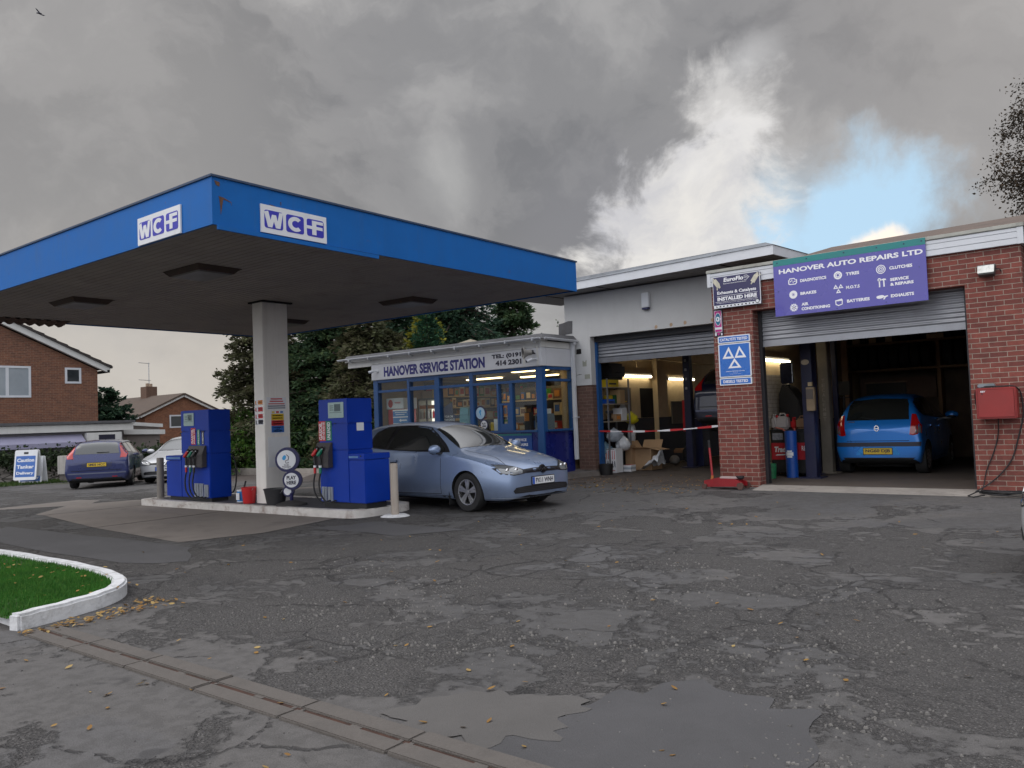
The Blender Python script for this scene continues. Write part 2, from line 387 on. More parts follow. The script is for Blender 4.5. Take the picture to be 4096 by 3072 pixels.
red_pl = M('red_plastic', (.48, .015, .018), .38, var=.08)
green_pl = M('green_plastic', (.008, .17, .10), .4, var=.1)
logo_blue = M('logo_blue', (.035, .035, .40), .35, var=.05)
sign_white = M('sign_white', S(218, 220, 224), .4, var=.03, dirt=.08)
navy = M('navy', (.012, .012, .075), .35, var=.05)
cream_wall = M('cream_wall', S(206, 184, 146), .75, var=.08, dirt=.22, dcol=(.25, .18, .11))
dado_dark = M('dado_dark', S(42, 44, 54), .6, var=.15, dirt=.3)
leafy = None

# ------------------------------------------------------------------ ground
def asphalt():
    m = bpy.data.materials.new('asphalt'); m.use_nodes = True; k = NT(m.node_tree); p = k.pos()
    warp = k.vadd(p, k.mapping(k.noise(p, 1.7, 4, .6, 0, True), scale=(.5, .5, .0)))
    big = k.noise(p, .33, 4, .55, .8); mid = k.noise(p, 1.15, 8, .66, .5); fine = k.noise(p, 9, 6, .7); grain = k.noise(p, 150, 2, .6)
    peb = k.voro(p, 58, 'F1'); pebc = k.voro(p, 58, 'F1', 'Color'); big2 = k.noise(k.vadd(p, (31, 17, 0)), .55, 5, .6, 1.0)
    base = k.mix(k.ss(big, .44, .58), (.082, .079, .079), (.108, .102, .099))
    base = k.mix(k.math('MULTIPLY', k.ss(big2, .56, .59), .45), base, (.095, .093, .097))          # resurfaced squares, darker
    base = k.mix(k.math('MULTIPLY', k.ss(fine, .42, .60), .38), base, (.05, .047, .045))
    # worn-through areas: crumbled binder with loose chippings
    s = k.n('ShaderNodeSeparateXYZ'); k.set(s.inputs[0], p)
    zone = k.math('MULTIPLY', k.ss(s.outputs[1], 2.7, 3.6), k.math('SUBTRACT', 1.0, k.ss(s.outputs[1], 8.5, 11.5)))
    er = k.math('ADD', k.math('ADD', k.math('MULTIPLY', mid, .62), k.math('MULTIPLY', big, .25)), k.math('MULTIPLY', k.noise(p, 6.5, 5, .7), .23))
    thr = k.math('ADD', er, k.math('MULTIPLY', zone, .085))
    worn = k.ss(thr, .605, .640)
    sepc = k.n('ShaderNodeSeparateXYZ'); k.set(sepc.inputs[0], pebc)
    chip = k.math('MULTIPLY', k.math('SUBTRACT', 1.0, k.ss(peb, .25, .5)), k.ss(sepc.outputs[0], .55, .8))
    wcol = k.mix(k.math('MULTIPLY', chip, .75), k.mix(k.noise(p, 22, 4), (.045, .042, .042), (.110, .104, .101)), k.mix(sepc.outputs[1], (.13, .125, .12), (.26, .25, .24)))
    col = k.mix(k.math('MULTIPLY', worn, .80), base, wcol)
    rim = k.math('MULTIPLY', k.math('MULTIPLY', k.ss(thr, .585, .612), k.math('SUBTRACT', 1.0, k.ss(thr, .612, .640))), .45)
    col = k.mix(rim, col, (.035, .033, .033))
    # cracks
    c1 = k.voro(warp, .62, 'DISTANCE_TO_EDGE'); c2 = k.voro(k.vadd(warp, (9, 5, 0)), 1.9, 'DISTANCE_TO_EDGE')
    ck = k.math('MULTIPLY', k.math('SUBTRACT', 1.0, k.ss(c1, .004, .016)), k.math('MULTIPLY', k.ss(k.noise(p, .8, 3), .50, .60), k.ss(k.noise(p, 13, 3), .40, .55)))
    ck2 = k.math('MULTIPLY', k.math('SUBTRACT', 1.0, k.ss(c2, .008, .035)), k.math('MULTIPLY', k.ss(big2, .47, .56), zone))
    ckk = k.math('MAXIMUM', ck, ck2)
    col = k.mix(k.math('MULTIPLY', ckk, .75), col, (.028, .026, .026))
    st = k.math('MULTIPLY', k.ss(k.noise(k.vadd(p, (3, 8, 0)), 1.9, 3, .5), .66, .70), .55)             # oil spots
    col = k.mix(st, col, (.030, .029, .030))
    red = k.ss(s.outputs[1], 12.6, 14.2); lft = k.math('SUBTRACT', 1.0, k.ss(s.outputs[0], -6.5, -6.2))
    col = k.mix(k.math('MULTIPLY', k.math('MULTIPLY', red, lft), .7), col, (.065, .047, .038))
    f = k.lin(grain, .3, .7, .72, 1.28)
    mul = k.n('ShaderNodeVectorMath', operation='SCALE'); k.set(mul.inputs[0], col); k.set(mul.inputs['Scale'], f)
    b = k.n('ShaderNodeBsdfPrincipled'); k.set(b.inputs['Base Color'], mul.outputs[0]); k.set(b.inputs['Roughness'], k.mix(worn, .82, .92))
    b.inputs['Specular IOR Level'].default_value = .35
    h = k.math('ADD', k.math('MULTIPLY', grain, .10), k.math('MULTIPLY', fine, .25))
    h = k.math('SUBTRACT', h, k.math('MULTIPLY', worn, k.math('SUBTRACT', 1.1, k.math('MULTIPLY', k.math('SUBTRACT', .5, peb), 1.6))))
    h = k.math('SUBTRACT', h, k.math('MULTIPLY', ckk, 1.2))
    k.set(b.inputs['Normal'], k.bump(h, .9, .018))
    out = k.n('ShaderNodeOutputMaterial'); k.set(out.inputs[0], b.outputs[0]); return m
asph = asphalt()
xs = [-900, -400, -150, -90, -60, -48] + [-44+i*1.0 for i in range(25)] + [-19+i*.5 for i in range(46)] + [5, 8, 15, 40, 120, 400, 900]
ys = [-300, -100, -30, -10] + [-5+i for i in range(13)] + [8+i*.4 for i in range(25)] + [18.5, 20, 22, 25, 28, 32, 40, 60, 120, 400, 1200]
mb = MB(); nx, ny = len(xs), len(ys)
mb.add([(x, y, gz(x, y)) for y in ys for x in xs], [(j*nx+i, j*nx+i+1, (j+1)*nx+i+1, (j+1)*nx+i) for j in range(ny-1) for i in range(nx-1)])
mb.build('ground', asph, kind='structure', smooth='all')

def sheet(name, pts, mat, dz=.004, lab=None):
    mb = MB(); cx, cy = sum(p[0] for p in pts)/len(pts), sum(p[1] for p in pts)/len(pts); mb.add([(x, y, gz(x, y)+dz) for x, y in pts]+[(cx, cy, gz(cx, cy)+dz)], [(i, (i+1) % len(pts), len(pts)) for i in range(len(pts))]); return mb.build(name, mat, kind='structure')
def wobble(pts, amp, seed, n=6):
    r = random.Random(seed); out = []; K = len(pts); q = [r.uniform(-1, 1) for _ in range(K*n)]
    q = [(q[i-1]+q[i]*2+q[(i+1) % len(q)])/4 for i in range(len(q))]
    cx, cy = sum(p[0] for p in pts)/K, sum(p[1] for p in pts)/K
    for i in range(K):
        a, b = pts[i], pts[(i+1) % K]
        for t in range(n):
            f = t/n; x, y = a[0]+(b[0]-a[0])*f, a[1]+(b[1]-a[1])*f; L = math.hypot(x-cx, y-cy); s = 1+amp*2*q[i*n+t]/L; out.append((cx+(x-cx)*s, cy+(y-cy)*s))
    return out
tar_new = M('tarmac_new', (.070, .068, .071), .85, var=.16, scale=1.5, bump=.5, bscale=130, dirt=.25, dcol=(.04, .04, .04))
tar_old = M('tarmac_old', (.098, .092, .088), .88, var=.14, scale=1.2, bump=.5, bscale=120, dirt=.3, dcol=(.07, .065, .06))
sheet('tarmac_patch', wobble([(-2.62, 2.72), (-2.0, 2.55), (-1.2, 3.0), (-1.45, 3.95), (-2.05, 4.05), (-2.35, 3.5)], .075, 3, 12), tar_new)
sheet('tarmac_patch', wobble([(-3.25, 2.72), (-2.65, 2.66), (-2.28, 3.02), (-2.42, 3.45), (-3.0, 3.35)], .07, 4, 12), tar_old, .006)
sheet('tarmac_patch', wobble([(-14.5, 4.3), (-9.3, 4.3), (-8.6, 4.75), (-9.6, 5.35), (-15.0, 5.1)], .07, 5), tar_new)
sheet('tarmac_patch', wobble([(-9.7, 7.2), (-7.9, 7.2), (-7.4, 8.05), (-9.3, 8.15)], .06, 8), tar_new)
# concrete slab under the near lane of the canopy, in two bays
sheet('concrete_slab', [(-16.3, 6.15), (-13.25, 5.72), (-13.3, 8.05), (-16.2, 7.96)], M('slab', (.175, .152, .135), .85, var=.13, scale=1.2, dirt=.4, dcol=(.07, .055, .05), bump=.2, bscale=60))
sheet('concrete_slab', [(-13.2, 5.71), (-10.25, 5.5), (-9.95, 6.6), (-10.3, 8.15), (-13.25, 8.05)], M('slab'if 0 else 'slab_b', (.165, .145, .130), .85, var=.15, scale=1.0, dirt=.45, dcol=(.07, .055, .05), bump=.2, bscale=60))
sheet('concrete_slab', [(-19.5, 6.2), (-16.35, 6.15), (-16.25, 7.96), (-17.5, 8.6), (-19.8, 8.2)], _M['slab_b'])
sheet('concrete_slab', [(-24.5, 16.2), (-16.3, 11.3), (-15.6, 12.3), (-23.6, 18.0)], _M['slab'])

# drainage channel along the road edge: two rows of channel blocks with a slot between
dr = T('drain_channel', 'weathered concrete drainage channel with a slotted centre crossing the entrance', 'drain', (-4.2, 2.5, 0))
o0, o1 = Vector((-6.75, 2.50, 0)), Vector((-1.2, 2.60, 0)); du = (o1-o0).normalized(); dv = Vector((-du.y, du.x, 0)); L = (o1-o0).length
nb = 7
for i in range(nb):
    a = o0+du*(L*i/nb+.006); b = o0+du*(L*(i+1)/nb-.006); mb = MB()
    for s0, s1 in ((-.135, -.016), (.016, .135)):
        mb.poly([(0, s0), ((b-a).length, s0), ((b-a).length, s1), (0, s1)], (a, du, dv, Vector((0, 0, 1))), -.06, .014+.003*(i % 3))
    for t in (0, .5, .93):      # bridges across the slot
        mb.poly([((b-a).length*t, -.017), ((b-a).length*t+.035+.05*(t == .5), -.017), ((b-a).length*t+.035+.05*(t == .5), .017), ((b-a).length*t, .017)], (a, du, dv, Vector((0, 0, 1))), -.06, .010)
    mb.build('channel_block', M('channel_conc', S(92, 87, 83), .92, var=.18, scale=6, dirt=.5, dcol=(.07, .06, .055), dscale=6, bump=.6, bscale=60), dr, bevel=.006)
mb = MB(); mb.poly([(0, -.02), (L, -.02), (L, .02), (0, .02)], (o0, du, dv, Vector((0, 0, 1))), .001, .006); mb.build('slot', M('slot_rust', (.05, .022, .014), .9, var=.4, scale=12), dr)

# grass corner with white kerb
gp = [(-14.0, 3.55), (-11.0, 3.72), (-9.2, 3.78), (-8.0, 3.72), (-7.45, 3.52), (-7.14, 3.22), (-6.98, 2.85), (-6.86, 2.40)]
def offs(pl, d):
    out = []
    for i, p in enumerate(pl):
        a = Vector(pl[max(0, i-1)]); b = Vector(pl[min(len(pl)-1, i+1)]); t = (b-a).normalized(); out.append((p[0]+t.y*d, p[1]-t.x*d))
    return out
def subdiv_line(pl, n=2):
    for _ in range(n):
        q = [pl[0]]
        for i in range(len(pl)-1):
            a, b = pl[i], pl[i+1]; q += [(a[0]*.75+b[0]*.25, a[1]*.75+b[1]*.25), (a[0]*.25+b[0]*.75, a[1]*.25+b[1]*.75)]
        pl = q+[pl[-1]]
    return pl
gp = subdiv_line(gp); gi = offs(gp, .13)
kerb_white = M('kerb_white', S(205, 206, 208), .8, var=.10, scale=8, dirt=.5, dcol=(.16, .15, .14), dscale=7, bump=.6, bscale=35)
mb = MB(); n = len(gp)
for i in range(n-1):
    A, B, C, D = gp[i], gp[i+1], gi[i+1], gi[i]
    h0 = .125+.004*sin(i*2.1); h1 = .125+.004*sin((i+1)*2.1)
    mb.add([(*A, -.02), (*B, -.02), (*C, -.02), (*D, -.02), (*A, h0), (*B, h1), (*C, h1), (*D, h0)], [(0, 1, 5, 4), (4, 5, 6, 7), (2, 3, 7, 6)]+([(0, 4, 7, 3)] if i == 0 else [])+([(1, 2, 6, 5)] if i == n-2 else []))
mb.build('white_kerb', kerb_white, bevel=.02, smooth=True, label='white painted kerb stone edging curving round the corner of the lawn', cat='kerb')
mb = MB(); mb.quad(*[(x, y, .085) for x, y in gi], (-7.3, 2.36, .07), (-8.3, 2.55, .08), (-14, 2.75, .08)); mb.build('lawn_soil', M('lawn_soil', (.035, .075, .015), .95, var=.3, scale=6), kind='structure')
mb = MB(); r = random.Random(3)
def inside(x, y, pl):
    c = False
    for i in range(len(pl)):
        x1, y1 = pl[i]; x2, y2 = pl[i-1]
        if (y1 > y) != (y2 > y) and x < (x2-x1)*(y-y1)/(y2-y1)+x1: c = not c
    return c
gpoly = list(gi)+[(-7.3, 2.36), (-8.3, 2.55), (-14, 2.75)]
cnt = 0
while cnt < 26000:
    x = r.uniform(-12.6, -6.9) if r.random() < .45 else r.uniform(-9.5, -6.9); y = r.uniform(2.3, 3.8)
    if not inside(x, y, gpoly): continue
    if y < 2.72 and x > -8 and r.random() < .5: continue
    a = r.uniform(0, 2*pi); h = r.uniform(.02, .055); wd = .0055; lx, ly = r.uniform(-.02, .02), r.uniform(-.02, .02)
    ca, sa = cos(a)*wd, sin(a)*wd
    mb.add([(x-ca, y-sa, .082), (x+ca, y+sa, .082), (x+lx, y+ly, .082+h)], [(0, 1, 2)]); cnt += 1
def leaf_mat(name, c1, c2, c3, rough=.7, scale=1.2, sss=0):
    m = bpy.data.materials.new(name); m.use_nodes = True; k = NT(m.node_tree)
    g = k.n('ShaderNodeNewGeometry'); p = g.outputs['Position']
    n = k.noise(p, scale, 4, .6); c = k.mix(k.ss(n, .35, .65), c1, c2)
    c = k.mix(k.math('MULTIPLY', k.ss(g.outputs['Random Per Island'], .55, 1.0), .8), c, c3)
    b = k.n('ShaderNodeBsdfPrincipled'); k.set(b.inputs['Base Color'], c); b.inputs['Roughness'].default_value = rough; b.inputs['Specular IOR Level'].default_value = .3
    t = k.n('ShaderNodeBsdfTranslucent'); k.set(t.inputs[0], c)
    mx = k.n('ShaderNodeMixShader'); mx.inputs[0].default_value = .25; k.set(mx.inputs[1], b.outputs[0]); k.set(mx.inputs[2], t.outputs[0])
    out = k.n('ShaderNodeOutputMaterial'); k.set(out.inputs[0], mx.outputs[0]); _M[name] = m; return m
mb.build('grass', leaf_mat('grass', (.045, .17, .022), (.032, .12, .018), (.085, .19, .03), .8, 3), kind='stuff', label='short bright green lawn grass inside the white kerb', cat='grass')
# second white kerb at the picture's left edge, beyond the first one, and footway edge
mb = MB(); mb.poly([(-8.6, 2.42), (-7.02, 2.42), (-6.98, 2.50), (-8.6, 2.52)], (Vector((0, 0, 0)), Vector((1, 0, 0)), Vector((0, 1, 0)), Vector((0, 0, 1))), -.01, .075)
mb.build('white_kerb', kerb_white, bevel=.012, label='low white kerb end at the left edge below the lawn corner', cat='kerb')

# ------------------------------------------------------------------ fallen leaves and loose chippings
mb = MB(); r = random.Random(11)
def leaf(x, y, s, z=None):
    z = (gz(x, y) if z is None else z)+.006; a = r.uniform(0, 2*pi); t = r.uniform(-.35, .35)
    u = Vector((cos(a), sin(a), t)); v = Vector((-sin(a), cos(a), r.uniform(-.4, .4)))
    pts = [(-.5, 0), (-.2, .28), (.2, .24), (.55, 0), (.2, -.26), (-.2, -.24)]
    P = [Vector((x, y, z+abs(t)*s*.6))+u*s*p[0]+v*s*p[1] for p in pts]; mb.add(P, [(0, 1, 2, 3), (0, 3, 4, 5)])
for _ in range(70): leaf(r.uniform(-6, 0), r.uniform(1.7, 3.2), r.uniform(.025, .05))
for _ in range(150): leaf(r.uniform(-10, 1), r.uniform(3, 12), r.uniform(.03, .055))
for _ in range(190):
    t = r.random(); leaf(-6.75-.45*t**1.2*r.random()+r.uniform(-.03, .22), 2.35+1.25*t, r.uniform(.03, .055), .012*r.random())
for _ in range(60): leaf(r.uniform(-11, -7.2), r.uniform(2.8, 3.6), r.uniform(.03, .05), .11)
for _ in range(170): leaf(r.uniform(-9.9, -6.4), 12.85+r.gauss(0, .28)+.1*sin(r.random()*6), r.uniform(.03, .06))
for _ in range(120): leaf(r.uniform(-9.6, -6.5), 13.9+r.gauss(0, .5), r.uniform(.03, .06))
for _ in range(60): leaf(r.uniform(-11, -9.6), 12.9+r.uniform(-.1, .35)+.15*abs(-10.3), r.uniform(.04, .07)) if False else leaf(-11.2+1.5*r.random(), 13.1+.9*r.random(), r.uniform(.03, .06))
mb.build('fallen_leaves', leaf_mat('dry_leaf', (.34, .20, .055), (.26, .14, .045), (.46, .34, .14), .7, 2), kind='stuff', label='small yellow and brown autumn leaves scattered over the forecourt', cat='leaves')
mb = MB(); r = random.Random(5)
def stone(x, y, s):
    z = gz(x, y); q = [Vector((r.uniform(-1, 1), r.uniform(-1, 1), 0)) for _ in range(1)]
    n = 5; a0 = r.uniform(0, 6); rr = [s*r.uniform(.6, 1.1) for _ in range(n)]
    base = [(x+rr[i]*cos(a0+2*pi*i/n), y+rr[i]*sin(a0+2*pi*i/n)*.8, z-.002) for i in range(n)]
    top = [(x+rr[i]*.6*cos(a0+2*pi*i/n), y+rr[i]*.5*sin(a0+2*pi*i/n), z+s*r.uniform(.45, .8)) for i in range(n)]
    mb.add(base+top, [(i, (i+1) % n, n+(i+1) % n, n+i) for i in range(n)]+[tuple(range(n, 2*n))])
cl = [(-4.0, 3.6, .5), (-3.5, 4.0, .6), (-2.9, 4.3, .7), (-2.2, 4.6, .6), (-1.2, 4.0, .5), (-1.1, 3.3, .4), (-1.6, 5.2, .8), (-1.0, 6.0, .9), (-2.2, 6.4, .8), (-3.3, 5.6, .7), (-4.6, 4.4, .6), (-5.4, 3.9, .5), (-5.2, 5.2, .7), (-6.6, 5.4, .8), (-3.8, 7.0, .9), (-1.5, 2.6, .3), (-.8, 2.7, .3)]
for _ in range(3600):
    c = r.choice(cl); x = r.gauss(c[0], c[2]*.55); y = r.gauss(c[1], c[2]*.4)
    stone(x, y, r.choice((.006, .008, .008, .010, .012, .016)))
for _ in range(900): stone(r.uniform(-7, 0), r.uniform(1.8, 8), r.choice((.005, .007, .009)))
def stone_mat():
    m = bpy.data.materials.new('chippings'); m.use_nodes = True; k = NT(m.node_tree); g = k.n('ShaderNodeNewGeometry')
    c = k.mix(g.outputs['Random Per Island'], (.06, .058, .057), (.19, .18, .17)); b = k.n('ShaderNodeBsdfPrincipled'); k.set(b.inputs['Base Color'], c); b.inputs['Roughness'].default_value = .85
    out = k.n('ShaderNodeOutputMaterial'); k.set(out.inputs[0], b.outputs[0]); return m
mb.build('loose_gravel', stone_mat(), kind='stuff', label='loose grey chippings lying where the tarmac has worn away', cat='gravel')

# ------------------------------------------------------------------ canopy
DC = 0.02659; ux = Vector((cos(DC), sin(DC), 0)); uy = Vector((-sin(DC), cos(DC), 0)); uz = Vector((0, 0, 1))
CN = Vector((-8.14, 4.84, 0)); CW, CD = 9.35, 7.42; ZS, ZT = 3.76, 4.30
cp = lambda a, b, z: CN-ux*a+uy*b+uz*z       # a: along the left face, away from the near corner
can = T('petrol_canopy', 'flat blue fascia petrol station canopy on one white column', 'canopy', tuple(CN-ux*4.7+uy*3.7))
mb = MB(); h = .03
for a0, a1, b0, b1 in ((0, CW, 0, h), (0, CW, CD-h, CD), (0, h, h, CD-h), (CW-h, CW, h, CD-h)):
    mb.add([cp(a0, b0, ZS), cp(a1, b0, ZS), cp(a1, b1, ZS), cp(a0, b1, ZS), cp(a0, b0, ZT), cp(a1, b0, ZT), cp(a1, b1, ZT), cp(a0, b1, ZT)], [(0, 1, 2, 3), (4, 5, 6, 7), (0, 1, 5, 4), (1, 2, 6, 5), (2, 3, 7, 6), (3, 0, 4, 7)])
fas = mb.build('fascia', canopy_blue, can)
# soffit: profiled sheet, ribs running along the width
lights = [(2.55, 1.42), (6.30, 1.42), (2.80, 5.85), (6.62, 5.85)]
soff_m = M('soffit_grey', (.33, .29, .26), .75, var=.14, scale=1.2, streak=.0, dirt=.45, dcol=(.16, .13, .11), dscale=1.6)
mb = MB(); nb = 62
for i in range(nb):
    b0 = .04+(CD-.08)*i/nb; b1 = .04+(CD-.08)*(i+1)/nb; g = (b1-b0)*.16
    mb.add([cp(.03, b0, ZS+.02), cp(.03, b1-g, ZS+.02), cp(CW-.03, b1-g, ZS+.02), cp(CW-.03, b0, ZS+.02)], [(0, 1, 2, 3)])
    mb.add([cp(.03, b1-g, ZS+.02), cp(.03, b1-g/2, ZS+.030), cp(CW-.03, b1-g/2, ZS+.030), cp(CW-.03, b1-g, ZS+.02)], [(0, 1, 2, 3)])
    mb.add([cp(.03, b1-g/2, ZS+.030), cp(.03, b1, ZS+.02), cp(CW-.03, b1, ZS+.02), cp(CW-.03, b1-g/2, ZS+.030)], [(0, 1, 2, 3)])
mb.build('soffit', soff_m, can)
mb = MB(); mb.add([cp(.01, .01, ZT-.06), cp(CW-.01, .01, ZT-.06), cp(CW-.01, CD-.01, ZT-.06), cp(.01, CD-.01, ZT-.06)], [(0, 1, 2, 3)]); mb.build('roof_deck', felt, can)
# thin drip trim on the fascia top, loose strip hanging under the front face, sagging corrugated edge on the far left
mb = MB()
for a0, a1, b0, b1 in ((-.02, CW+.02, -.02, .03), (-.02, .03, .03, CD+.02), (CW-.03, CW+.02, .03, CD+.02)):
    mb.add([cp(a0, b0, ZT), cp(a1, b0, ZT), cp(a1, b1, ZT), cp(a0, b1, ZT), cp(a0, b0, ZT+.025), cp(a1, b0, ZT+.025), cp(a1, b1, ZT+.025), cp(a0, b1, ZT+.025)], [(0, 1, 2, 3), (4, 5, 6, 7), (0, 1, 5, 4), (1, 2, 6, 5), (2, 3, 7, 6), (3, 0, 4, 7)])
mb.build('edge_trim', M('trim_dark', (.03, .055, .11), .6, var=.2, rust=.4), can)
mb = MB(); mb.add([cp(-.035, .05, ZS-.055), cp(-.035, 2.47, ZS-.065), cp(-.005, 2.47, ZS-.065), cp(-.005, .05, ZS-.055), cp(-.035, .05, ZS-.005), cp(-.035, 2.47, ZS-.015), cp(-.005, 2.47, ZS-.015), cp(-.005, .05, ZS-.005)], [(0, 1, 2, 3), (4, 5, 6, 7), (0, 1, 5, 4), (1, 2, 6, 5), (2, 3, 7, 6), (3, 0, 4, 7)])
mb.build('loose_strip', canopy_blue, can)
mb = MB(); nseg = 60
for i in range(nseg):
    b0 = .3+2.15*i/nseg; b1 = .3+2.15*(i+1)/nseg; z0 = ZS-.05+.025*sin(b0*34); z1 = ZS-.05+.025*sin(b1*34)
    mb.add([cp(CW-.05, b0, ZS+.03), cp(CW-.05, b1, ZS+.03), cp(CW-.05, b1, z1), cp(CW-.05, b0, z0)], [(0, 1, 2, 3)])
    mb.add([cp(CW+.02, b0, z0), cp(CW+.02, b1, z1), cp(CW-.4, b1, z1+.06), cp(CW-.4, b0, z0+.06)], [(0, 1, 2, 3)])
mb.build('corrugated_edge', M('rusty_sheet', (.10, .06, .045), .85, var=.3, rust=.5), can)
for a, b in lights:
    mb = MB(); sx, sy = .46, .34; A = lambda da, db, z: cp(a+da, b+db, z)
    P = [(-sx, -sy), (sx, -sy), (sx, sy), (-sx, sy)]
    mb.add([A(x, y, ZS+.018) for x, y in P]+[A(x*.84, y*.82, ZS-.055) for x, y in P], [(0, 1, 5, 4), (1, 2, 6, 5), (2, 3, 7, 6), (3, 0, 4, 7)])
    f = mb.build('light_fitting', M('rust_frame', (.055, .036, .028), .8, var=.3, rust=.35), can)
    mb = MB(); mb.add([A(x*.80, y*.78, ZS-.05) for x, y in P]+[A(x*.76, y*.74, ZS-.068) for x, y in P], [(0, 1, 5, 4), (1, 2, 6, 5), (2, 3, 7, 6), (3, 0, 4, 7), (4, 5, 6, 7)]); mb.build('diffuser', M('dirty_diffuser', (.12, .11, .10), .4, var=.2, dirt=.4), f)
    mb = MB(); r = random.Random(int(a*10))
    for i in range(12):   # peeled rib ends above the fitting
        y0 = sy*1.02; x0 = -sx+2*sx*i/12
        mb.add([A(x0, y0, ZS+.017), A(x0+.04, y0+.05*r.random()+.02, ZS+.012), A(x0+.075, y0, ZS+.017)], [(0, 1, 2)])
    mb.build('torn_edge', M('void_dark', (.008, .007, .007), .9), f)
# column
mb = MB(); mb.box(-12.93, 8.44, .10, -12.62, 8.98, ZS+.05)
colm = M('column_white', S(232, 228, 222), .55, var=.04, streak=.16, dcol=(.40, .34, .28), dirt=.10)
co = mb.build('column', colm, can, bevel=.008)
mb = MB(); mb.box(-12.619, 8.50, .95, -12.613, 8.93, 1.30); mb.box(-12.619, 8.50, .76, -12.614, 8.93, .945); mb.build('access_panel', M('panel_white', S(222, 224, 226), .55, var=.05, dirt=.15, dcol=(.3, .26, .22)), co)
mb = MB(); mb.box(-12.99, 8.40, ZS-.01, -12.56, 8.437, ZS+.016); mb.box(-13.0, 8.40, ZS-.01, -12.933, 9.05, ZS+.016); mb.box(-12.617, 8.437, ZS-.01, -12.55, 9.05, ZS+.016); mb.build('torn_edge', _M['void_dark'], co)
# notices on the column
def notice(name, fr, x0, x1, y0, y1, d, rows, mat, parent):
    mb = MB(); mb.poly(rect(x0, x1, y0, y1), fr, d, d+.004); o = mb.build(name, mat, parent)
    for (a0, a1, b0, b1, m) in rows:
        mb = MB(); mb.poly(rect(x0+(x1-x0)*a0, x0+(x1-x0)*a1, y0+(y1-y0)*b0, y0+(y1-y0)*b1), fr, d+.004, d+.0052); mb.build('printed_band', m, o)
    return o
yel = M('print_yellow', (.62, .42, .03), .5, var=.04); org = M('print_orange', (.62, .22, .04), .5, var=.04); prd = M('print_red', (.48, .03, .035), .5, var=.04); pbl = M('print_blue', (.03, .13, .42), .5, var=.04); pdk = M('print_dark', (.02, .02, .04), .5, var=.04)
fr = FX(-12.93, 8.44, 0)
for z, m in ((2.015-.03, org), (1.89-.03, prd), (1.765-.03, prd), (1.66-.03, pdk)):
    z -= .10
    notice('safety_notice', fr, .025, .275, z, z+.10, .001, [(.40, .97, .10, .90, m), (.06, .30, .12, .2, m), (.06, .18, .12, .8, m), (.45, .92, .42, .5, sign_white), (.45, .92, .62, .68, sign_white)], sign_white, can)
fr = FY(-12.62, 8.44, 0)
notice('price_notice', fr, .05, .46, 1.80, 2.02, .001, [(.2, .8, .82, .92, prd), (.15, .85, .62, .72, prd), (.08, .92, .42, .50, prd), (.05, .95, .24, .32, pdk), (.05, .95, .08, .15, pdk)], sign_white, can)
notice('safety_notice', fr, .12, .42, 1.36, 1.78, .001, [(.06, .94, .58, .86, yel), (.06, .94, .34, .575, prd), (.06, .94, .05, .335, pbl), (.1, .3, .89, .97, yel), (.4, .6, .89, .97, prd), (.7, .9, .89, .97, pbl), (.15, .85, .76, .80, pdk), (.15, .85, .65, .69, pdk), (.2, .8, .50, .53, sign_white), (.15, .85, .40, .44, sign_white), (.2, .8, .25, .28, sign_white), (.35, .65, .17, .20, sign_white), (.2, .8, .09, .13, sign_white)], sign_white, can)
# logo boards: white board, three blue tiles with the cut letters W, C and a barred F
def logo(fr, w_, h_, dep, parent):
    mb = MB(); mb.poly(rect(0, w_, 0, h_), fr, .004, .022); bd = mb.build('logo_board', sign_white, parent)
    m = .045*h_/.33; tw = (w_-4*m)/3; mb = MB(); ml = MB()
    for i in range(3):
        x0 = m+i*(tw+m); mb.poly(rrect(x0, x0+tw, m*1.3, h_-m*1.3, .03), fr, .022, .0245)
        y0, y1 = m*1.3, h_-m*1.3; H = y1-y0; X = lambda a: x0+tw*a; Y = lambda b: y0+H*b
        if i == 0: ml.poly([(X(a), Y(b)) for a, b in ((-.02, .88), (.20, .96), (.32, .45), (.40, .78), (.62, .78), (.70, .45), (.80, .96), (1.0, .96), (.84, .06), (.60, .06), (.50, .42), (.40, .06), (.18, .06))], fr, .0245, .027)
        if i == 1:
            out = [(X(.52+.42*cos(t)), Y(.5+.42*sin(t))) for t in [radians(45+i_*270/20) for i_ in range(21)]]
            inn = [(X(.52+.20*cos(t)), Y(.5+.20*sin(t))) for t in [radians(45+i_*270/20) for i_ in range(21)]]
            for q in range(20): ml.poly([out[q], out[q+1], inn[q+1], inn[q]], fr, .0245, .027)
        if i == 2:
            for a0, a1, b0, b1 in ((.30, .55, .10, .92), (.55, .95, .74, .92), (-.05, .30, .42, .60), (.55, .92, .42, .60)): ml.poly(rect(X(a0), X(a1), Y(b0), Y(b1)), fr, .0245, .027)
    mb.build('logo_tile', logo_blue, bd); ml.build('lettering', sign_white, bd)
logo((CN-ux*1.59+uz*(ZS+.005), ux, uz, -uy), .97, .335, .02, can)
logo((CN+uy*.62+uz*(ZS+.010), uy, uz, ux), .97, .335, .02, can)
# split and rust run on the front face
mb = MB(); f = (CN+uz*ZS, uy, uz, ux)
for pl in ([(.08, .33), (.14, .325), (.24, .29), (.245, .25), (.235, .285), (.14, .305), (.12, .20), (.105, .12), (.10, .22), (.09, .30)], [(.03, .50), (.10, .49), (.095, .44), (.05, .455)], [(.75, .365), (.83, .355), (.86, .335), (.80, .34)], [(.91, .42), (.925, .42), (.92, .37)]):
    mb = MB(); mb.poly(pl, f, .002, .004); mb.build('rust_split', M('rust', (.12, .06, .035), .9, var=.4, scale=20), fas)

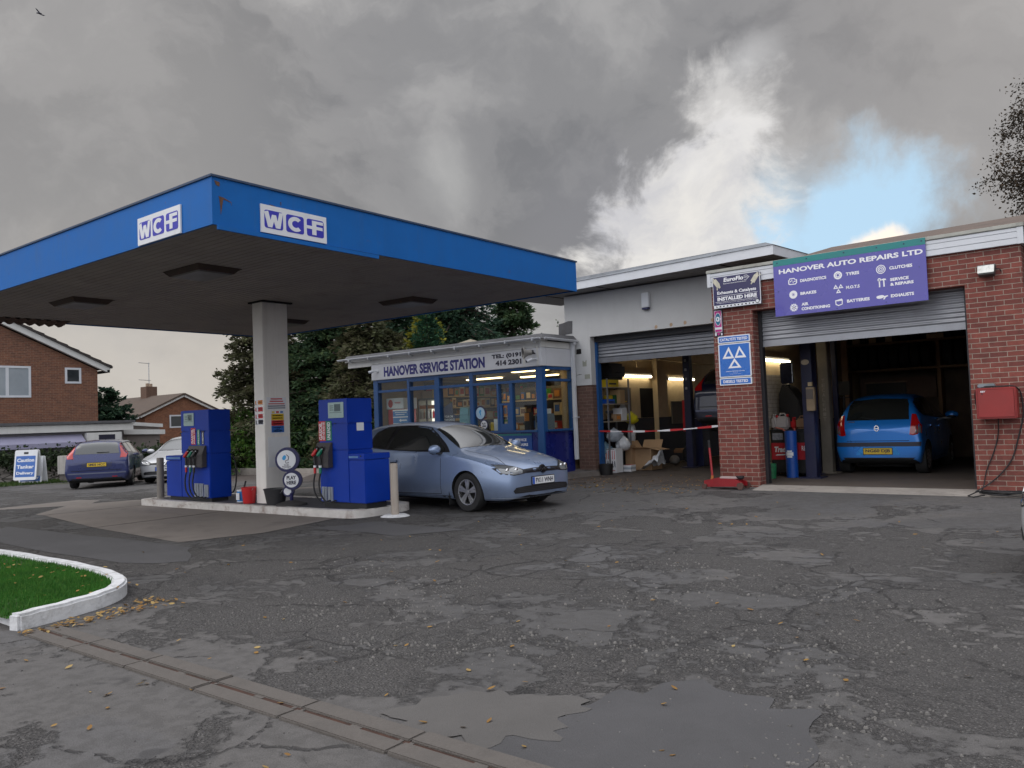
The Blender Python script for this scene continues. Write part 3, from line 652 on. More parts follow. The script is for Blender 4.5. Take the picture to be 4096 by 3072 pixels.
# ------------------------------------------------------------------ pump island
isl = T('pump_island', 'raised concrete pump island with a chipped white painted kerb', 'kerb island', (-13, 8.7, 0))
ip = smooth_poly([(-16.30, 7.97), (-16.18, 7.93), (-13, 8.04), (-10.15, 8.15), (-9.92, 8.32), (-9.88, 8.7), (-9.93, 9.35), (-10.2, 9.65), (-13, 9.6), (-16.1, 9.5), (-16.35, 9.3), (-16.38, 8.2)], 2)
cx, cy = -13.1, 8.78
inn = [(x+(.14 if x < cx-2.7 else -.14 if x > cx+2.7 else 0), y+(.14 if y < cy else -.14)) for x, y in ip]
mb = MB(); mb.ringpoly(ip, inn, (Vector((0, 0, 0)), Vector((1, 0, 0)), Vector((0, 1, 0)), uz), -.02, .125)
mb.build('kerb', M('island_kerb', S(196, 192, 188), .85, var=.12, scale=5, dirt=.75, dcol=(.16, .09, .06), dscale=3.5, bump=.9, bscale=18), isl, bevel=.014)
mb = MB(); mb.poly(inn, (Vector((0, 0, 0)), Vector((1, 0, 0)), Vector((0, 1, 0)), uz), 0, .117); mb.build('island_top', M('island_top', (.06, .058, .075), .75, var=.35, scale=2.5, dirt=.4), isl)

# ------------------------------------------------------------------ fuel pumps
def pump(name, label, loc, tall, low, fy, dep, zb, zt, zlow, disp, strips, hol, noz, guards, extras):
    """tall, low = x ranges of the tall and the low cabinet; fy front plane"""
    t = T(name, label, 'fuel pump', loc, group='fuel pumps on the island')
    x0, x1 = tall; L0, L1 = low; by = fy+dep
    mb = MB(); mb.box(min(x0, L0)+.04, fy+.05, .115, max(x1, L1)-.04, by-.05, zb); mb.build('plinth', black_pl, t, bevel=.006)
    mb = MB(); zs = [zb, zb+(zt-zb)*.50, zb+(zt-zb)*.755, zt]
    for i in range(3): mb.box(x0, fy, zs[i]+.004*(i > 0), x1, by, zs[i+1]-.004*(i < 2))
    mb.box(x0+.02, fy+.02, zb+.01, x1-.02, by-.02, zt-.01)
    body = mb.build('cabinet', pump_blue, t, bevel=.012)
    mb = MB(); mb.box(L0+(.002 if L0 > x0 else 0), fy, zb, L1-(.002 if L0 < x0 else 0), by, zlow-.10); mb.box(L0-.01+(.012 if L0 > x0 else 0), fy-.012, zlow-.095, L1+.01-(.012 if L0 < x0 else 0), by+.012, zlow); mb.build('low_cabinet', pump_blue, t, bevel=.010)
    f = FX(0, fy, 0)
    mb = MB(); mb.poly(rrect(disp[0], disp[1], disp[2], disp[3], .012), f, .001, .012); dm = mb.build('display', M('display_glass', (.30, .42, .41), .15, var=.10, scale=8, coat=.3), t)
    w_, h_ = disp[1]-disp[0], disp[3]-disp[2]; mb = MB()
    mb.poly(rect(disp[0]+w_*.42, disp[0]+w_*.82, disp[2]+h_*.42, disp[2]+h_*.88), f, .012, .014); mb.poly(rect(disp[0]+w_*.1, disp[0]+w_*.9, disp[2]+h_*.33, disp[2]+h_*.36), f, .012, .014)
    for q in (.5, .63, .76): mb.poly(rect(disp[0]+w_*.12, disp[0]+w_*.36, disp[2]+h_*q, disp[2]+h_*(q+.045)), f, .012, .014)
    mb.build('display_print', M('lcd_dark', (.07, .11, .12), .3, var=.15), dm)
    for (a0, a1, b0, b1, m, words) in strips:
        mb = MB(); mb.poly(rect(a0, a1, b0, b1), f, .001, .004); o = mb.build('grade_label', m, t); mb = MB()
        for (wd, c0, c1) in words: put_text(mb, wd, a0+(a1-a0)*c0, a0+(a1-a0)*c1, b0+(b1-b0)*.06, b0+(b1-b0)*.94, f, .004, .03, 0, 1)
        mb.build('lettering', sign_white, o)
    hx0, hx1, hz0, hz1 = hol
    mb = MB(); mb.box(hx0, fy-.10, hz0, hx1, fy-.001, hz1-.16); mb.add([(hx0, fy-.10, hz1-.16), (hx1, fy-.10, hz1-.16), (hx1, fy-.03, hz1), (hx0, fy-.03, hz1), (hx0, fy-.001, hz1-.16), (hx1, fy-.001, hz1-.16), (hx1, fy-.001, hz1), (hx0, fy-.001, hz1)], [(0, 1, 2, 3), (3, 2, 6, 7), (0, 3, 7, 4), (1, 5, 6, 2), (4, 5, 1, 0)])
    ho = mb.build('nozzle_holder', M('holder_grey', (.045, .04, .043), .55, var=.15), t, bevel=.006)
    mb = MB()
    for i in range(len(noz)+(1 if False else 0)):
        if i < len(noz): xx = noz[i][0]; mb.poly(rrect(xx-.035, xx+.05, hz1-.17, hz1-.06, .03), (Vector((0, fy-.0, 0)), Vector((1, 0, 0)), Vector((0, -.0, 1)), Vector((0, -1, 0))), .085, .103)
    mb.build('socket', _M['void_dark'], ho)
    for (nx_, m, hz) in noz:
        y = fy-.13; mb = MB()
        mb.tube([(nx_+.02, y+.06, hz+.10), (nx_+.01, y+.02, hz+.06), (nx_, y, hz)], [.010, .012, .016], 8)
        nz = mb.build('nozzle', steel, t, smooth=True)
        mb = MB(); mb.tube([(nx_+.012, y+.02, hz+.065), (nx_-.012, y-.01, hz-.005), (nx_-.04, y-.03, hz-.04)], [.022, .034, .026], 10); mb.build('grip', m, nz, smooth=True)
        mb = MB(); mb.tube([(nx_-.02, y-.005, hz-.03), (nx_-.015, y, hz-.12), (nx_-.012, y, hz-.20)], [.018, .022, .018], 8); mb.build('guard', black_pl, nz, smooth=True)
        mb = MB(); mb.tube([(nx_-.012, y, hz-.20), (nx_-.012, y, hz-.235)], .026, 10); mb.build('collar', sign_white, nz, smooth=True)
        mb = MB(); mb.tube([(nx_-.012, y, hz-.235), (nx_-.012, y, hz-.33)], .024, 10); mb.build('sleeve', m, nz, smooth=True)
        P = [Vector((nx_-.012, y, hz-.33)), Vector((nx_-.03, y-.02, hz-.50)), Vector((nx_+.01, y-.02, zb+.14)), Vector((nx_+.10, y+.02, zb+.01)), Vector((nx_+.20, y+.06, zb-.01+.02)), Vector((nx_+.22, fy-.01, zb+.03))]
        q = []
        for i in range(len(P)-1):
            for s_ in range(6):
                tt = s_/6; p0 = P[max(0, i-1)]; p1 = P[i]; p2 = P[i+1]; p3 = P[min(len(P)-1, i+2)]
                q.append(.5*((2*p1)+(p2-p0)*tt+(2*p0-5*p1+4*p2-p3)*tt*tt+(3*p1-p0-3*p2+p3)*tt**3))
        mb = MB(); mb.tube(q+[P[-1]], .0135, 8); mb.build('hose', rubber, t, smooth=True)
    for (a0, a1, b0, b1) in guards:
        mb = MB(); mb.box(a0, fy-.025, b0, a1, fy-.001, b1); mb.box(a0+(a1-a0)*.42, fy-.035, b0+.01, a0+(a1-a0)*.58, fy-.026, b1-.01); mb.build('hose_guard', M('guard_alu', S(176, 182, 192), .4, .6, var=.1, dirt=.2), t, bevel=.003)
    extras(t, f); return t
def ex2(t, f):
    fr = FY(-10.30, 8.43, 0)
    mb = MB(); mb.poly(rect(.18, .33, 1.37, 1.50), fr, .001, .005); mb.build('sticker', sign_white, t)
    mb = MB(); mb.poly(circ(-10.62, 1.50, .010, 12), f, .0, .010); mb.poly(circ(-9.99, .965, .012, 12), f, .012, .022); mb.build('lock', black_pl, t)
    mb = MB(); mb.poly(rect(-10.28, -10.05, .935, .965), f, .013, .017); mb.build('sticker', M('pale_tape', (.10, .22, .45), .5, var=.2), t)
pump('fuel_pump', 'bright blue fuel pump with two nozzles beside the rusty bollard', (-10.5, 8.7, 0), (-11.05, -10.30), (-10.30, -9.91), 8.43, .52, .215, 1.90, 1.00,
     (-10.78, -10.39, 1.59, 1.845), [(-11.05, -10.87, 1.215, 1.545, prd, [("GAS/OIL", .05, .55), ("NOT FOR ROAD USE", .62, .9)]), (-10.865, -10.71, 1.215, 1.545, green_pl, [("UNLEADED", .25, .78)])],
     (-11.07, -10.70, .78, 1.19), [(-11.00, red_pl, 1.02), (-10.86, green_pl, 1.02)], [(-10.985, -10.925, .235, .46), (-10.91, -10.86, .235, .46), (-10.83, -10.77, .235, .46), (-10.76, -10.71, .235, .46)], ex2)
def ex1(t, f):
    mb = MB(); q = []
    for i in range(20): a = i/19*pi; q.append((-14.05+.16*sin(a), 8.62+.02, .62+.36*cos(a)))
    mb.tube(q, .014, 8); mb.build('hose', rubber, t, smooth=True)
    mb = MB(); mb.poly(circ(-14.98, 1.47, .010, 12), f, 0, .01); mb.build('lock', black_pl, t)
    mb = MB(); mb.poly(rect(-15.66, -15.12, .925, .96), f, .013, .017); mb.build('sticker', M('pale_tape', (.10, .22, .45)), t)
pump('fuel_pump', 'darker blue fuel pump with three nozzles beside the grey bollard', (-14.7, 8.4, 0), (-15.10, -14.07), (-15.69, -15.10), 8.20, .45, .185, 1.862, .99,
     (-14.97, -14.60, 1.565, 1.81), [(-14.72, -14.56, 1.20, 1.52, prd, [("GAS/OIL", .08, .5), ("ROAD USE", .6, .88)]), (-14.50, -14.40, 1.19, 1.49, green_pl, [("UNLEADED", .3, .75)]), (-14.34, -14.25, 1.20, 1.46, pdk, [("DIESEL", .3, .75)])],
     (-14.76, -14.17, .77, 1.18), [(-14.68, red_pl, 1.01), (-14.53, green_pl, 1.01), (-14.40, black_pl, 1.01)], [(-14.60, -14.45, .205, .46), (-14.42, -14.29, .205, .46), (-14.25, -14.12, .205, .44)], ex1)

# bollards
mb = MB(); mb.lathe([(.062, 0), (.062, .80), (.055, .815), (0, .818)], (-9.55, 8.71, .02), 'z', 24)
bo = T('steel_bollard', 'rusty pale steel bollard in a white concrete collar beside the silver blue car', 'bollard', (-9.55, 8.71, 0), group='bollards at the ends of the pump island')
mb.build('post', M('rusty_bollard', S(160, 150, 140), .6, var=.12, streak=.5, dcol=(.17, .10, .07), rust=.45), bo, smooth=True)
mb = MB(); mb.lathe([(.062, .035), (.17, .035), (.235, .004)], (-9.55, 8.71, 0), 'z', 18); mb.build('collar', kerb_white, bo)
bo = T('steel_bollard', 'dull grey steel bollard at the left end of the pump island', 'bollard', (-15.95, 8.12, 0), group='bollards at the ends of the pump island')
mb = MB(); mb.lathe([(.07, .0), (.07, .83), (.063, .845), (0, .85)], (-15.98, 8.22, .10), 'z', 24); mb.build('post', M('grey_bollard', S(120, 114, 108), .55, var=.15, streak=.3, dirt=.3), bo, smooth=True)
mb = MB(); mb.lathe([(.07, .02), (.12, .018), (.13, 0)], (-15.98, 8.22, .117), 'z', 16); mb.build('collar', concrete, bo)

# buckets, tub and lottery stand
def bucket(name, label, c, r0, r1, h, mat, hm=None):
    t = T(name, label, 'bucket', c)
    mb = MB(); mb.lathe([(0, .0), (r0, .0), (r1*.985, h*.93), (r1*1.03, h*.93), (r1*1.04, h), (r1*.96, h), (r0*.94, .012), (0, .012)], c, 'z', 32); mb.build('pail', mat, t, smooth=True)
    mb = MB(); mb.tube([(c[0]+r1*1.03*cos(a), c[1]-.3*r1*sin(a)-.01, c[2]+h*.93-r1*.55*sin(a)) for a in [pi*i/16 for i in range(17)]], .004, 6); mb.build('handle', hm or steel, t, smooth=True)
bucket('bucket', 'bright red plastic bucket at the foot of the canopy column', (-13.04, 8.36, .119), .105, .135, .29, red_pl)
bucket('bucket', 'black plastic bucket standing right of the canopy column', (-12.22, 8.36, .119), .15, .205, .285, M('bucket_black', (.022, .022, .025), .5, var=.2, dirt=.2, dcol=(.07, .065, .06)))
t = T('paint_tub', 'blue and white tub with a brush beside the red bucket', 'tub', (-13.43, 8.46, .119))
mb = MB(); mb.lathe([(0, 0), (.085, 0), (.088, .20), (0, .20)], (-13.43, 8.46, .119), 'z', 24); mb.build('tub_body', M('tub_blue', (.01, .20, .55), .4, var=.05), t, smooth=True)
mb = MB(); mb.lathe([(.088, .20), (.093, .20), (.093, .225), (0, .225)], (-13.43, 8.46, .119), 'z', 24); mb.lathe([(.0865, .0), (.094, 0), (.094, .012), (.0872, .015)], (-13.43, 8.46, .119), 'z', 24); mb.build('rim', sign_white, t, smooth=True)
mb = MB(); mb.obox((-13.415, 8.365, .225), .10, .012, .13); mb.build('paper_label', sign_white, t)
mb = MB(); mb.tube([(-13.41, 8.48, .33), (-13.36, 8.50, .50)], .016, 8); mb.build('brush_handle', dark_metal, t)
t = T('lottery_stand', 'freestanding forecourt sign of three navy discs on a black rubber base', 'sign', (-11.85, 8.42, .119))
mb = MB(); mb.lathe([(0, .09), (.06, .085), (.16, .06), (.26, .03), (.27, 0), (0, 0)], (-11.85, 8.42, .119), 'z', 32); mb.build('base', M('rubber_base', (.035, .033, .033), .8, var=.2, dirt=.2), t, smooth=True)
mb = MB(); mb.tube([(-11.85, 8.42, .19), (-11.84, 8.42, .33)], .03, 10); mb.build('stem', navy, t)
e1 = Vector((.80, .60, 0)).normalized(); nn = Vector((.60, -.80, 0)).normalized()
def disc(c, r1, r2, logo_fn):
    fr = (Vector(c), e1, uz, nn)
    mb = MB(); mb.poly(circ(0, 0, r1, 36), fr, -.03, .03); d_ = mb.build('disc', navy, t, bevel=.008)
    mb = MB(); mb.poly(circ(-.012, 0, r2, 32), fr, .030, .034); f_ = mb.build('disc_face', sign_white, d_); logo_fn(fr, d_)
def lg1(fr, p):
    mb = MB(); mb.poly(smooth_poly([(-.09, .03), (-.05, .09), (-.01, .06), (-.03, .0), (-.07, -.01)]), fr, .034, .036); mb.build('emblem', M('lottery_blue', (.03, .30, .62), .4), p)
    mb = MB(); mb.tube([fr[0]+fr[1]*a+fr[2]*b+fr[3]*.035 for a, b in ((-.01, .09), (.03, .05), (.02, 0), (-.03, -.02), (-.02, -.06), (.03, -.05))], .006, 6); put_text(mb, 'THE', -.06, .03, -.10, -.08, fr, .034); put_text(mb, 'NATIONAL', -.09, .07, -.125, -.105, fr, .034); put_text(mb, 'LOTTERY', -.085, .065, -.15, -.13, fr, .034); mb.build('lettering', pdk, p)
def lg2(fr, p): mb = MB(); put_text(mb, 'PLAY', -.095, .07, .01, .075, fr, .034, .05); put_text(mb, 'HERE', -.095, .07, -.075, -.01, fr, .034, .05); mb.build('lettering', pdk, p)
disc((-11.93, 8.42, .905), .215, .165, lg1); disc((-11.80, 8.42, .555), .17, .125, lg2); disc((-11.92, 8.42, .36), .10, .065, lambda f, p: None)
# ------------------------------------------------------------------ brick workshop
X0, X1, YF = -6.31, -1.53, 13.59
bw = T('brick_workshop', 'red brick workshop bay with a white boarded fascia and half raised roller shutter', 'building', (-3.9, 17, 0))
mb = MB(); mb.box(X0, YF, -.05, -5.57, YF+.46, 3.2); mb.box(X0, YF, 3.2, X1, YF+.30, 3.74); mb.box(-2.27, YF, -.05, X1, YF+.42, 3.2)
mb.box(X1-.30, YF+.42, 0, X1, 22, 3.9); mb.box(X0, YF+.42, 3.2, X0+.2, 22, 3.9)
mb.build('brick_wall', brick_red, bw)
mb = MB(); mb.box(X0, YF+.422, -.05, X0+.21, 22, 3.2)
lw = mb.build('side_wall', cream_wall, bw)
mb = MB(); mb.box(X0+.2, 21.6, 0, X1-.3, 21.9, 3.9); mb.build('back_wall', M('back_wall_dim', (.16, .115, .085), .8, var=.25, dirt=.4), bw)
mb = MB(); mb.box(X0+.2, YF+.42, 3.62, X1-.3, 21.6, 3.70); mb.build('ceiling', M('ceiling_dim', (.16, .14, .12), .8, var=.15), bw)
mb = MB()
for i, (z0, z1) in enumerate(((3.70, 3.785), (3.79, 3.875), (3.88, 3.935))): mb.box(X0-.04, YF-.055, z0, X1+.04, YF-.002, z1)
mb.box(X0-.05, YF-.062, 3.695, X0+.02, YF-.0, 3.94); mb.box(X1-.03, YF-.062, 3.695, X1+.05, YF, 3.94)
for z0, z1 in ((3.70, 3.785), (3.79, 3.875), (3.88, 3.935)): mb.box(X1+.002, YF+.0, z0, X1+.045, 20, z1)
fa = mb.build('fascia', white_pvc, bw, bevel=.004)
mb = MB(); mb.box(X0-.06, YF-.075, 3.942, X1+.06, YF+.12, 4.0); mb.build('drip_trim', M('trim_grey', S(165, 165, 158), .7, var=.12, dirt=.4), bw, bevel=.008)
mb = MB(); mb.add([(-4.72, YF-.03, 4.002), (3.0, YF-.03, 4.002), (3.0, 16.0, 4.62), (-4.9, 16.0, 4.55), (-4.72, YF-.03, 3.95), (3.0, YF-.03, 3.95), (3.0, 22, 4.0), (-4.9, 22, 4.0)], [(0, 1, 2, 3), (3, 2, 6, 7), (0, 3, 7, 4), (4, 5, 1, 0), (1, 5, 6, 2)])
mb.build('roof', felt_brown, bw)
def shutter(name, x0, x1, y, z0, z1, parent, mat):
    mb = MB(); pitch = .0735; z = z0+.10; prof = [(0, z0), (0, z0+.098)]
    while z < z1:
        for t in range(8): a = t/8; prof.append((-.016*max(0, sin(pi*min(1, a/.78))), z+pitch*a))
        z += pitch
    prof = [(y+d_, zz) for d_, zz in prof if zz <= z1+.08]; n = len(prof)
    mb.add([(x0, a, b) for a, b in prof]+[(x1, a, b) for a, b in prof], [(i, i+1, n+i+1, n+i) for i in range(n-1)])
    mb.box(x0, y-.012, z0-.01, x1, y+.012, z0+.095)
    return mb.build(name, mat, parent, smooth=True)
sh2 = shutter('roller_shutter', -5.56, -2.28, YF+.30, 2.575, 3.26, bw, galv)
for x in (-5.575, -2.33): mb = MB(); mb.box(x, YF+.24, 0, x+.06, YF+.36, 3.2); mb.build('shutter_guide', dark_metal, bw)
# concrete apron and floor
mb = MB(); mb.add([(-5.55, 13.16, .06), (X1+.6, 13.12, .06), (X1+.6, 13.62, .158), (-5.55, 13.62, .158), (-5.55, 13.17, .112), (X1+.6, 13.13, .112)], [(4, 5, 2, 3), (0, 1, 5, 4), (0, 4, 3), (1, 2, 5)])
mb.build('concrete_apron', concrete, kind='structure')
mb = MB(); mb.box(X0+.21, 13.60, .0, X1-.3, 21.6, .156); mb.build('workshop_floor', M('floor_dirty', (.085, .068, .058), .8, var=.2, scale=1.5, dirt=.5), kind='structure')

# signs on the brick front
s = T('workshop_sign', 'large blue sign listing car repair services with a teal top strip', 'sign', (-3.94, 13.5, 3.03))
f = FX(0, 13.505, 0)
blue_sign = M('sign_violet', (.085, .075, .36), .28, var=.06, scale=1.2, coat=.25, dirt=.05)
teal = M('sign_teal', (.01, .20, .20), .35, var=.06)
mb = MB(); mb.poly(rect(-5.12, -2.75, 3.03, 3.885), f, -.02, .006); mb.build('sign_board', blue_sign, s)
mb = MB(); mb.poly(rect(-5.12, -2.75, 3.887, 3.99), f, -.02, .006); mb.build('top_strip', teal, s)
mb = MB()
for x in (-5.05, -4.55, -3.95, -3.45, -3.05, -2.80): mb.poly(circ(x, 3.945+.004*sin(x*9), .012, 10), f, .006, .009)
for x, z in ((-4.35, 3.82), (-4.27, 3.55), (-5.05, 3.45), (-2.85, 3.55), (-4.1, 3.06), (-3.35, 3.07)): mb.poly(circ(x, z, .008, 10), f, .006, .009)
mb.build('screw', M('sign_bolt', (.01, .03, .09), .5), s)
mb = MB()
for t_, a, b, c, d_ in (('HANOVER AUTO REPAIRS LTD', -5.027, -2.788, 3.745, 3.825), ('DIAGNOSTICS', -4.673, -4.245, 3.563, 3.614), ('TYRES', -3.934, -3.727, 3.568, 3.620), ('CLUTCHES', -3.278, -2.946, 3.570, 3.620), ('BRAKES', -4.680, -4.416, 3.347, 3.398),
                        ('M.O.T.S', -3.942, -3.732, 3.352, 3.402), ('SERVICE', -3.275, -3.007, 3.388, 3.436), ('& REPAIRS', -3.276, -2.941, 3.314, 3.362), ('AIR', -4.671, -4.554, 3.166, 3.216), ('CONDITIONING', -4.673, -4.209, 3.089, 3.139), ('BATTERIES', -3.939, -3.591, 3.130, 3.180), ('EXHAUSTS', -3.278, -2.945, 3.132, 3.182)):
    put_text(mb, t_, a, b, c, d_, f, .006, .035 if 'HANOVER' in t_ else .045)
mb.build('lettering', M('letter_white', S(232, 232, 236), .45, var=.02), s)
lw_ = _M['letter_white']; mb = MB()
def flush():
    global mb
    mb.build('pictogram', lw_, s); mb = MB()
def ring(cx, cz, r1, r0, n=24): mb.ringpoly(circ(cx, cz, r1, n), circ(cx, cz, r0, n), f, .006, .008)
ring(-4.059, 3.593, .066, .040); ring(-4.059, 3.593, .034, .020); flush()
ring(-3.402, 3.594, .071, .058); ring(-3.402, 3.594, .046, .034); ring(-3.402, 3.594, .024, .014); flush()
ring(-4.799, 3.371, .068, .024); ring(-4.799, 3.371, .019, .012); flush()
for ox, oz in ((-.040, .006), (.040, .006), (0, -.068)):
    t0 = [(-4.063+ox-.040, 3.372+oz), (-4.063+ox+.040, 3.372+oz), (-4.063+ox, 3.372+oz+.068)]; c0 = (-4.063+ox, 3.372+oz+.024)
    mb.ringpoly(t0, [(c0[0]+(a-c0[0])*.38, c0[1]+(b-c0[1])*.38) for a, b in t0], f, .006, .008)
flush()
for i in range(6):
    a = pi/3*i; ca, sa = cos(a), sin(a); P = lambda u_, v_: (-4.800+ca*u_-sa*v_, 3.152+sa*u_+ca*v_)
    mb.poly([P(.0, -.008), P(.068, -.008), P(.068, .008), P(.0, .008)], f, .006, .008); mb.poly([P(.030, .004), P(.05, .032), P(.062, .028), P(.046, .004)], f, .006, .0075); mb.poly([P(.030, -.004), P(.046, -.004), P(.062, -.028), P(.05, -.032)], f, .006, .0076)
flush()
dg = [(-.075, -.04), (-.075, .03), (-.055, .03), (-.055, .055), (-.02, .055), (.03, .055), (.05, .03), (.075, .03), (.075, -.03), (.05, -.055), (-.05, -.055)]
dgp = [(-4.799+a, 3.594+b) for a, b in dg]; mb.ringpoly(dgp, [(-4.799+a*.78, 3.594+b*.74) for a, b in dg], f, .006, .008)
zz = [(-.05, .0), (-.028, .0), (-.012, .028), (.006, -.03), (.022, .0), (.05, .0)]
for i in range(5): a, b = zz[i], zz[i+1]; mb.poly([(-4.799+a[0], 3.594+a[1]-.008), (-4.799+b[0], 3.594+b[1]-.008), (-4.799+b[0], 3.594+b[1]+.008), (-4.799+a[0], 3.594+a[1]+.008)], f, .006, .0078)
flush()
mb.ringpoly([(-4.064+a, 3.158+b) for a, b in ((-.06, .03), (.045, .05), (.06, .03), (.055, -.045), (-.01, -.066), (-.055, -.04))], [(-4.064+a, 3.158+b) for a, b in ((-.045, .018), (.03, .028), (.046, .02), (.042, -.036), (-.01, -.05), (-.042, -.03))], f, .006, .008)
mb.poly(rect(-4.12, -4.01, 3.172, 3.184), f, .006, .0077)
flush()
for dx in (-.03, .035): mb.poly(rect(-3.403+dx-.010, -3.403+dx+.010, 3.315, 3.42), f, .006, .008)
ring(-3.433, 3.432, .026, .010, 12); mb.poly([(-3.403, 3.418), (-3.335, 3.418), (-3.335, 3.436), (-3.365, 3.444), (-3.403, 3.436)], f, .006, .0082)
flush()
mb.poly(smooth_poly([(-3.49, 3.14), (-3.49, 3.18), (-3.40, 3.19), (-3.37, 3.17), (-3.37, 3.15), (-3.43, 3.13)]), f, .006, .008); mb.poly([(-3.375, 3.165), (-3.325, 3.175), (-3.315, 3.16), (-3.345, 3.15), (-3.375, 3.115), (-3.395, 3.12), (-3.375, 3.145)], f, .006, .0081)
mb.build('pictogram', lw_, s)

s = T('exhaust_sign', 'dark navy sign board with two silver exhaust silencers pictured', 'sign', (-5.8, 13.5, 3.28))
f = FX(0, 13.505, 0)
mb = MB(); mb.poly(rect(-6.24, -5.36, 3.29, 3.85), f, -.02, .004); mb.build('sign_board', M('sign_navy', (.022, .018, .085), .35, var=.1, coat=.15), s)
mb = MB(); mb.poly(rect(-6.235, -5.365, 3.295, 3.345), f, .004, .006)
for a in ((-6.24, -6.232), (-5.372, -5.36)): mb.poly(rect(a[0], a[1], 3.345, 3.85), f, .004, .006)
mb.build('white_band', sign_white, s)
mb = MB(); put_text(mb, 'EuroFlo', -6.03, -5.66, 3.752, 3.826, f, .005, .035, .12); put_text(mb, 'Experience Exponential Excellence', -6.034, -5.609, 3.708, 3.730, f, .005, .01)
put_text(mb, 'Exhausts & Catalysts', -6.159, -5.439, 3.522, 3.594, f, .005, .03); put_text(mb, 'INSTALLED HERE', -6.160, -5.430, 3.421, 3.488, f, .005, .045); put_text(mb, 'The Biggest & Best Quality Exhaust, Catalyst & DPF Programme Available', -6.182, -5.418, 3.369, 3.388, f, .005, .0)
mb.poly(rect(-6.17, -5.42, 3.505, 3.510), f, .004, .006); mb.poly(rect(-6.20, -5.42, 3.400, 3.405), f, .004, .0061)
for a in ((-5.65, .016), (-5.65, -.006)): mb.poly([(-5.65, 3.782+a[1]), (-5.58, 3.785+a[1]*.6), (-5.58, 3.790+a[1]*.6), (-5.65, 3.787+a[1])], f, .004, .0062)
mb.poly([(-5.65, 3.822), (-5.60, 3.826), (-5.55, 3.788), (-5.605, 3.742), (-5.65, 3.745), (-5.65, 3.75), (-5.607, 3.748), (-5.560, 3.788), (-5.602, 3.820), (-5.65, 3.816)], f, .004, .0063)
mb.build('lettering', lw_, s)
silver = M('silencer_silver', (.50, .47, .38), .35, .5, var=.2, scale=18)
mb = MB()
for cx, ang in ((-6.165, -55), (-5.455, 55)):
    ca, sa = cos(radians(ang)), sin(radians(ang)); P = lambda u_, v_: (cx+ca*u_-sa*v_, 3.745+sa*u_+ca*v_)
    mb.poly([P(-.075, -.04), P(.055, -.04), P(.055, .04), P(-.075, .04)], f, .004, .010); mb.poly([P(.055, -.03), P(.11, -.016), P(.11, .016), P(.055, .03)], f, .004, .009); mb.poly([P(-.12, -.006), P(-.075, -.012), P(-.075, .012), P(-.12, .012)], f, .004, .009)
    mb.poly([P(.05, -.03), P(.10, -.07), P(.115, -.06), P(.06, -.015)], f, .004, .008)
mb.build('silencer_picture', silver, s)
mb = MB(); r = random.Random(2)
for i in range(11):
    x = -6.20+.068*i; mb.poly([(x, 3.312+r.uniform(0, .01)), (x+.02+r.uniform(0, .02), 3.306), (x+.035, 3.325+r.uniform(0, .01)), (x+.012, 3.334)], f, .006, .0075)
mb.poly(circ(-5.425, 3.345, .038, 20), f, .006, .009); mb.build('band_print', pdk, s); mb = MB(); mb.poly(circ(-5.425, 3.345, .027, 20), f, .009, .011); mb.build('seal', sign_white, s)

f = FX(0, 13.575, 0)
s = T('banner_sign', 'narrow black framed pink sign with a teal oval', 'sign', (-6.2, 13.57, 2.8))
mb = MB(); mb.poly(rect(-6.285, -6.115, 2.80, 3.285), f, -.01, .006); mb.build('sign_board', pdk, s)
mb = MB(); mb.poly(rrect(-6.27, -6.13, 2.875, 3.265, .012), f, .006, .008); mb.build('pink_border', sign_white, s)
mb = MB(); mb.poly(rrect(-6.263, -6.137, 2.965, 3.258, .01), f, .008, .010); mb.poly(rrect(-6.263, -6.137, 2.883, 2.925, .008), f, .008, .0102); mb.poly([(-6.235, 2.865), (-6.165, 2.865), (-6.20, 2.81)], f, .006, .0105); mb.build('pink_panel', M('sign_pink', (.42, .02, .20), .35, var=.05), s)
mb = MB(); mb.ringpoly(circ(-6.20, 3.11, .056, 30, .115), circ(-6.20, 3.11, .049, 30, .106), f, .010, .012); mb.ringpoly(circ(-6.207, 3.11, .030, 20, .045), circ(-6.207, 3.11, .012, 20, .022), f, .012, .014); mb.poly(rect(-6.190, -6.172, 3.068, 3.150), f, .012, .0142); mb.poly(circ(-6.155, 3.11, .010, 10, .014), f, .012, .0143); mb.poly(rect(-6.27, -6.24, 2.815, 2.868), f, .006, .0085); mb.poly(rect(-6.155, -6.130, 2.815, 2.855), f, .006, .0086); put_text(mb, 'signs', -6.25, -6.15, 2.93, 2.958, f, .008); mb.build('white_marks', sign_white, s)
mb = MB(); mb.poly(circ(-6.20, 3.11, .049, 30, .106), f, .010, .0115); mb.build('oval', M('sign_dteal', (.01, .13, .24), .35), s)

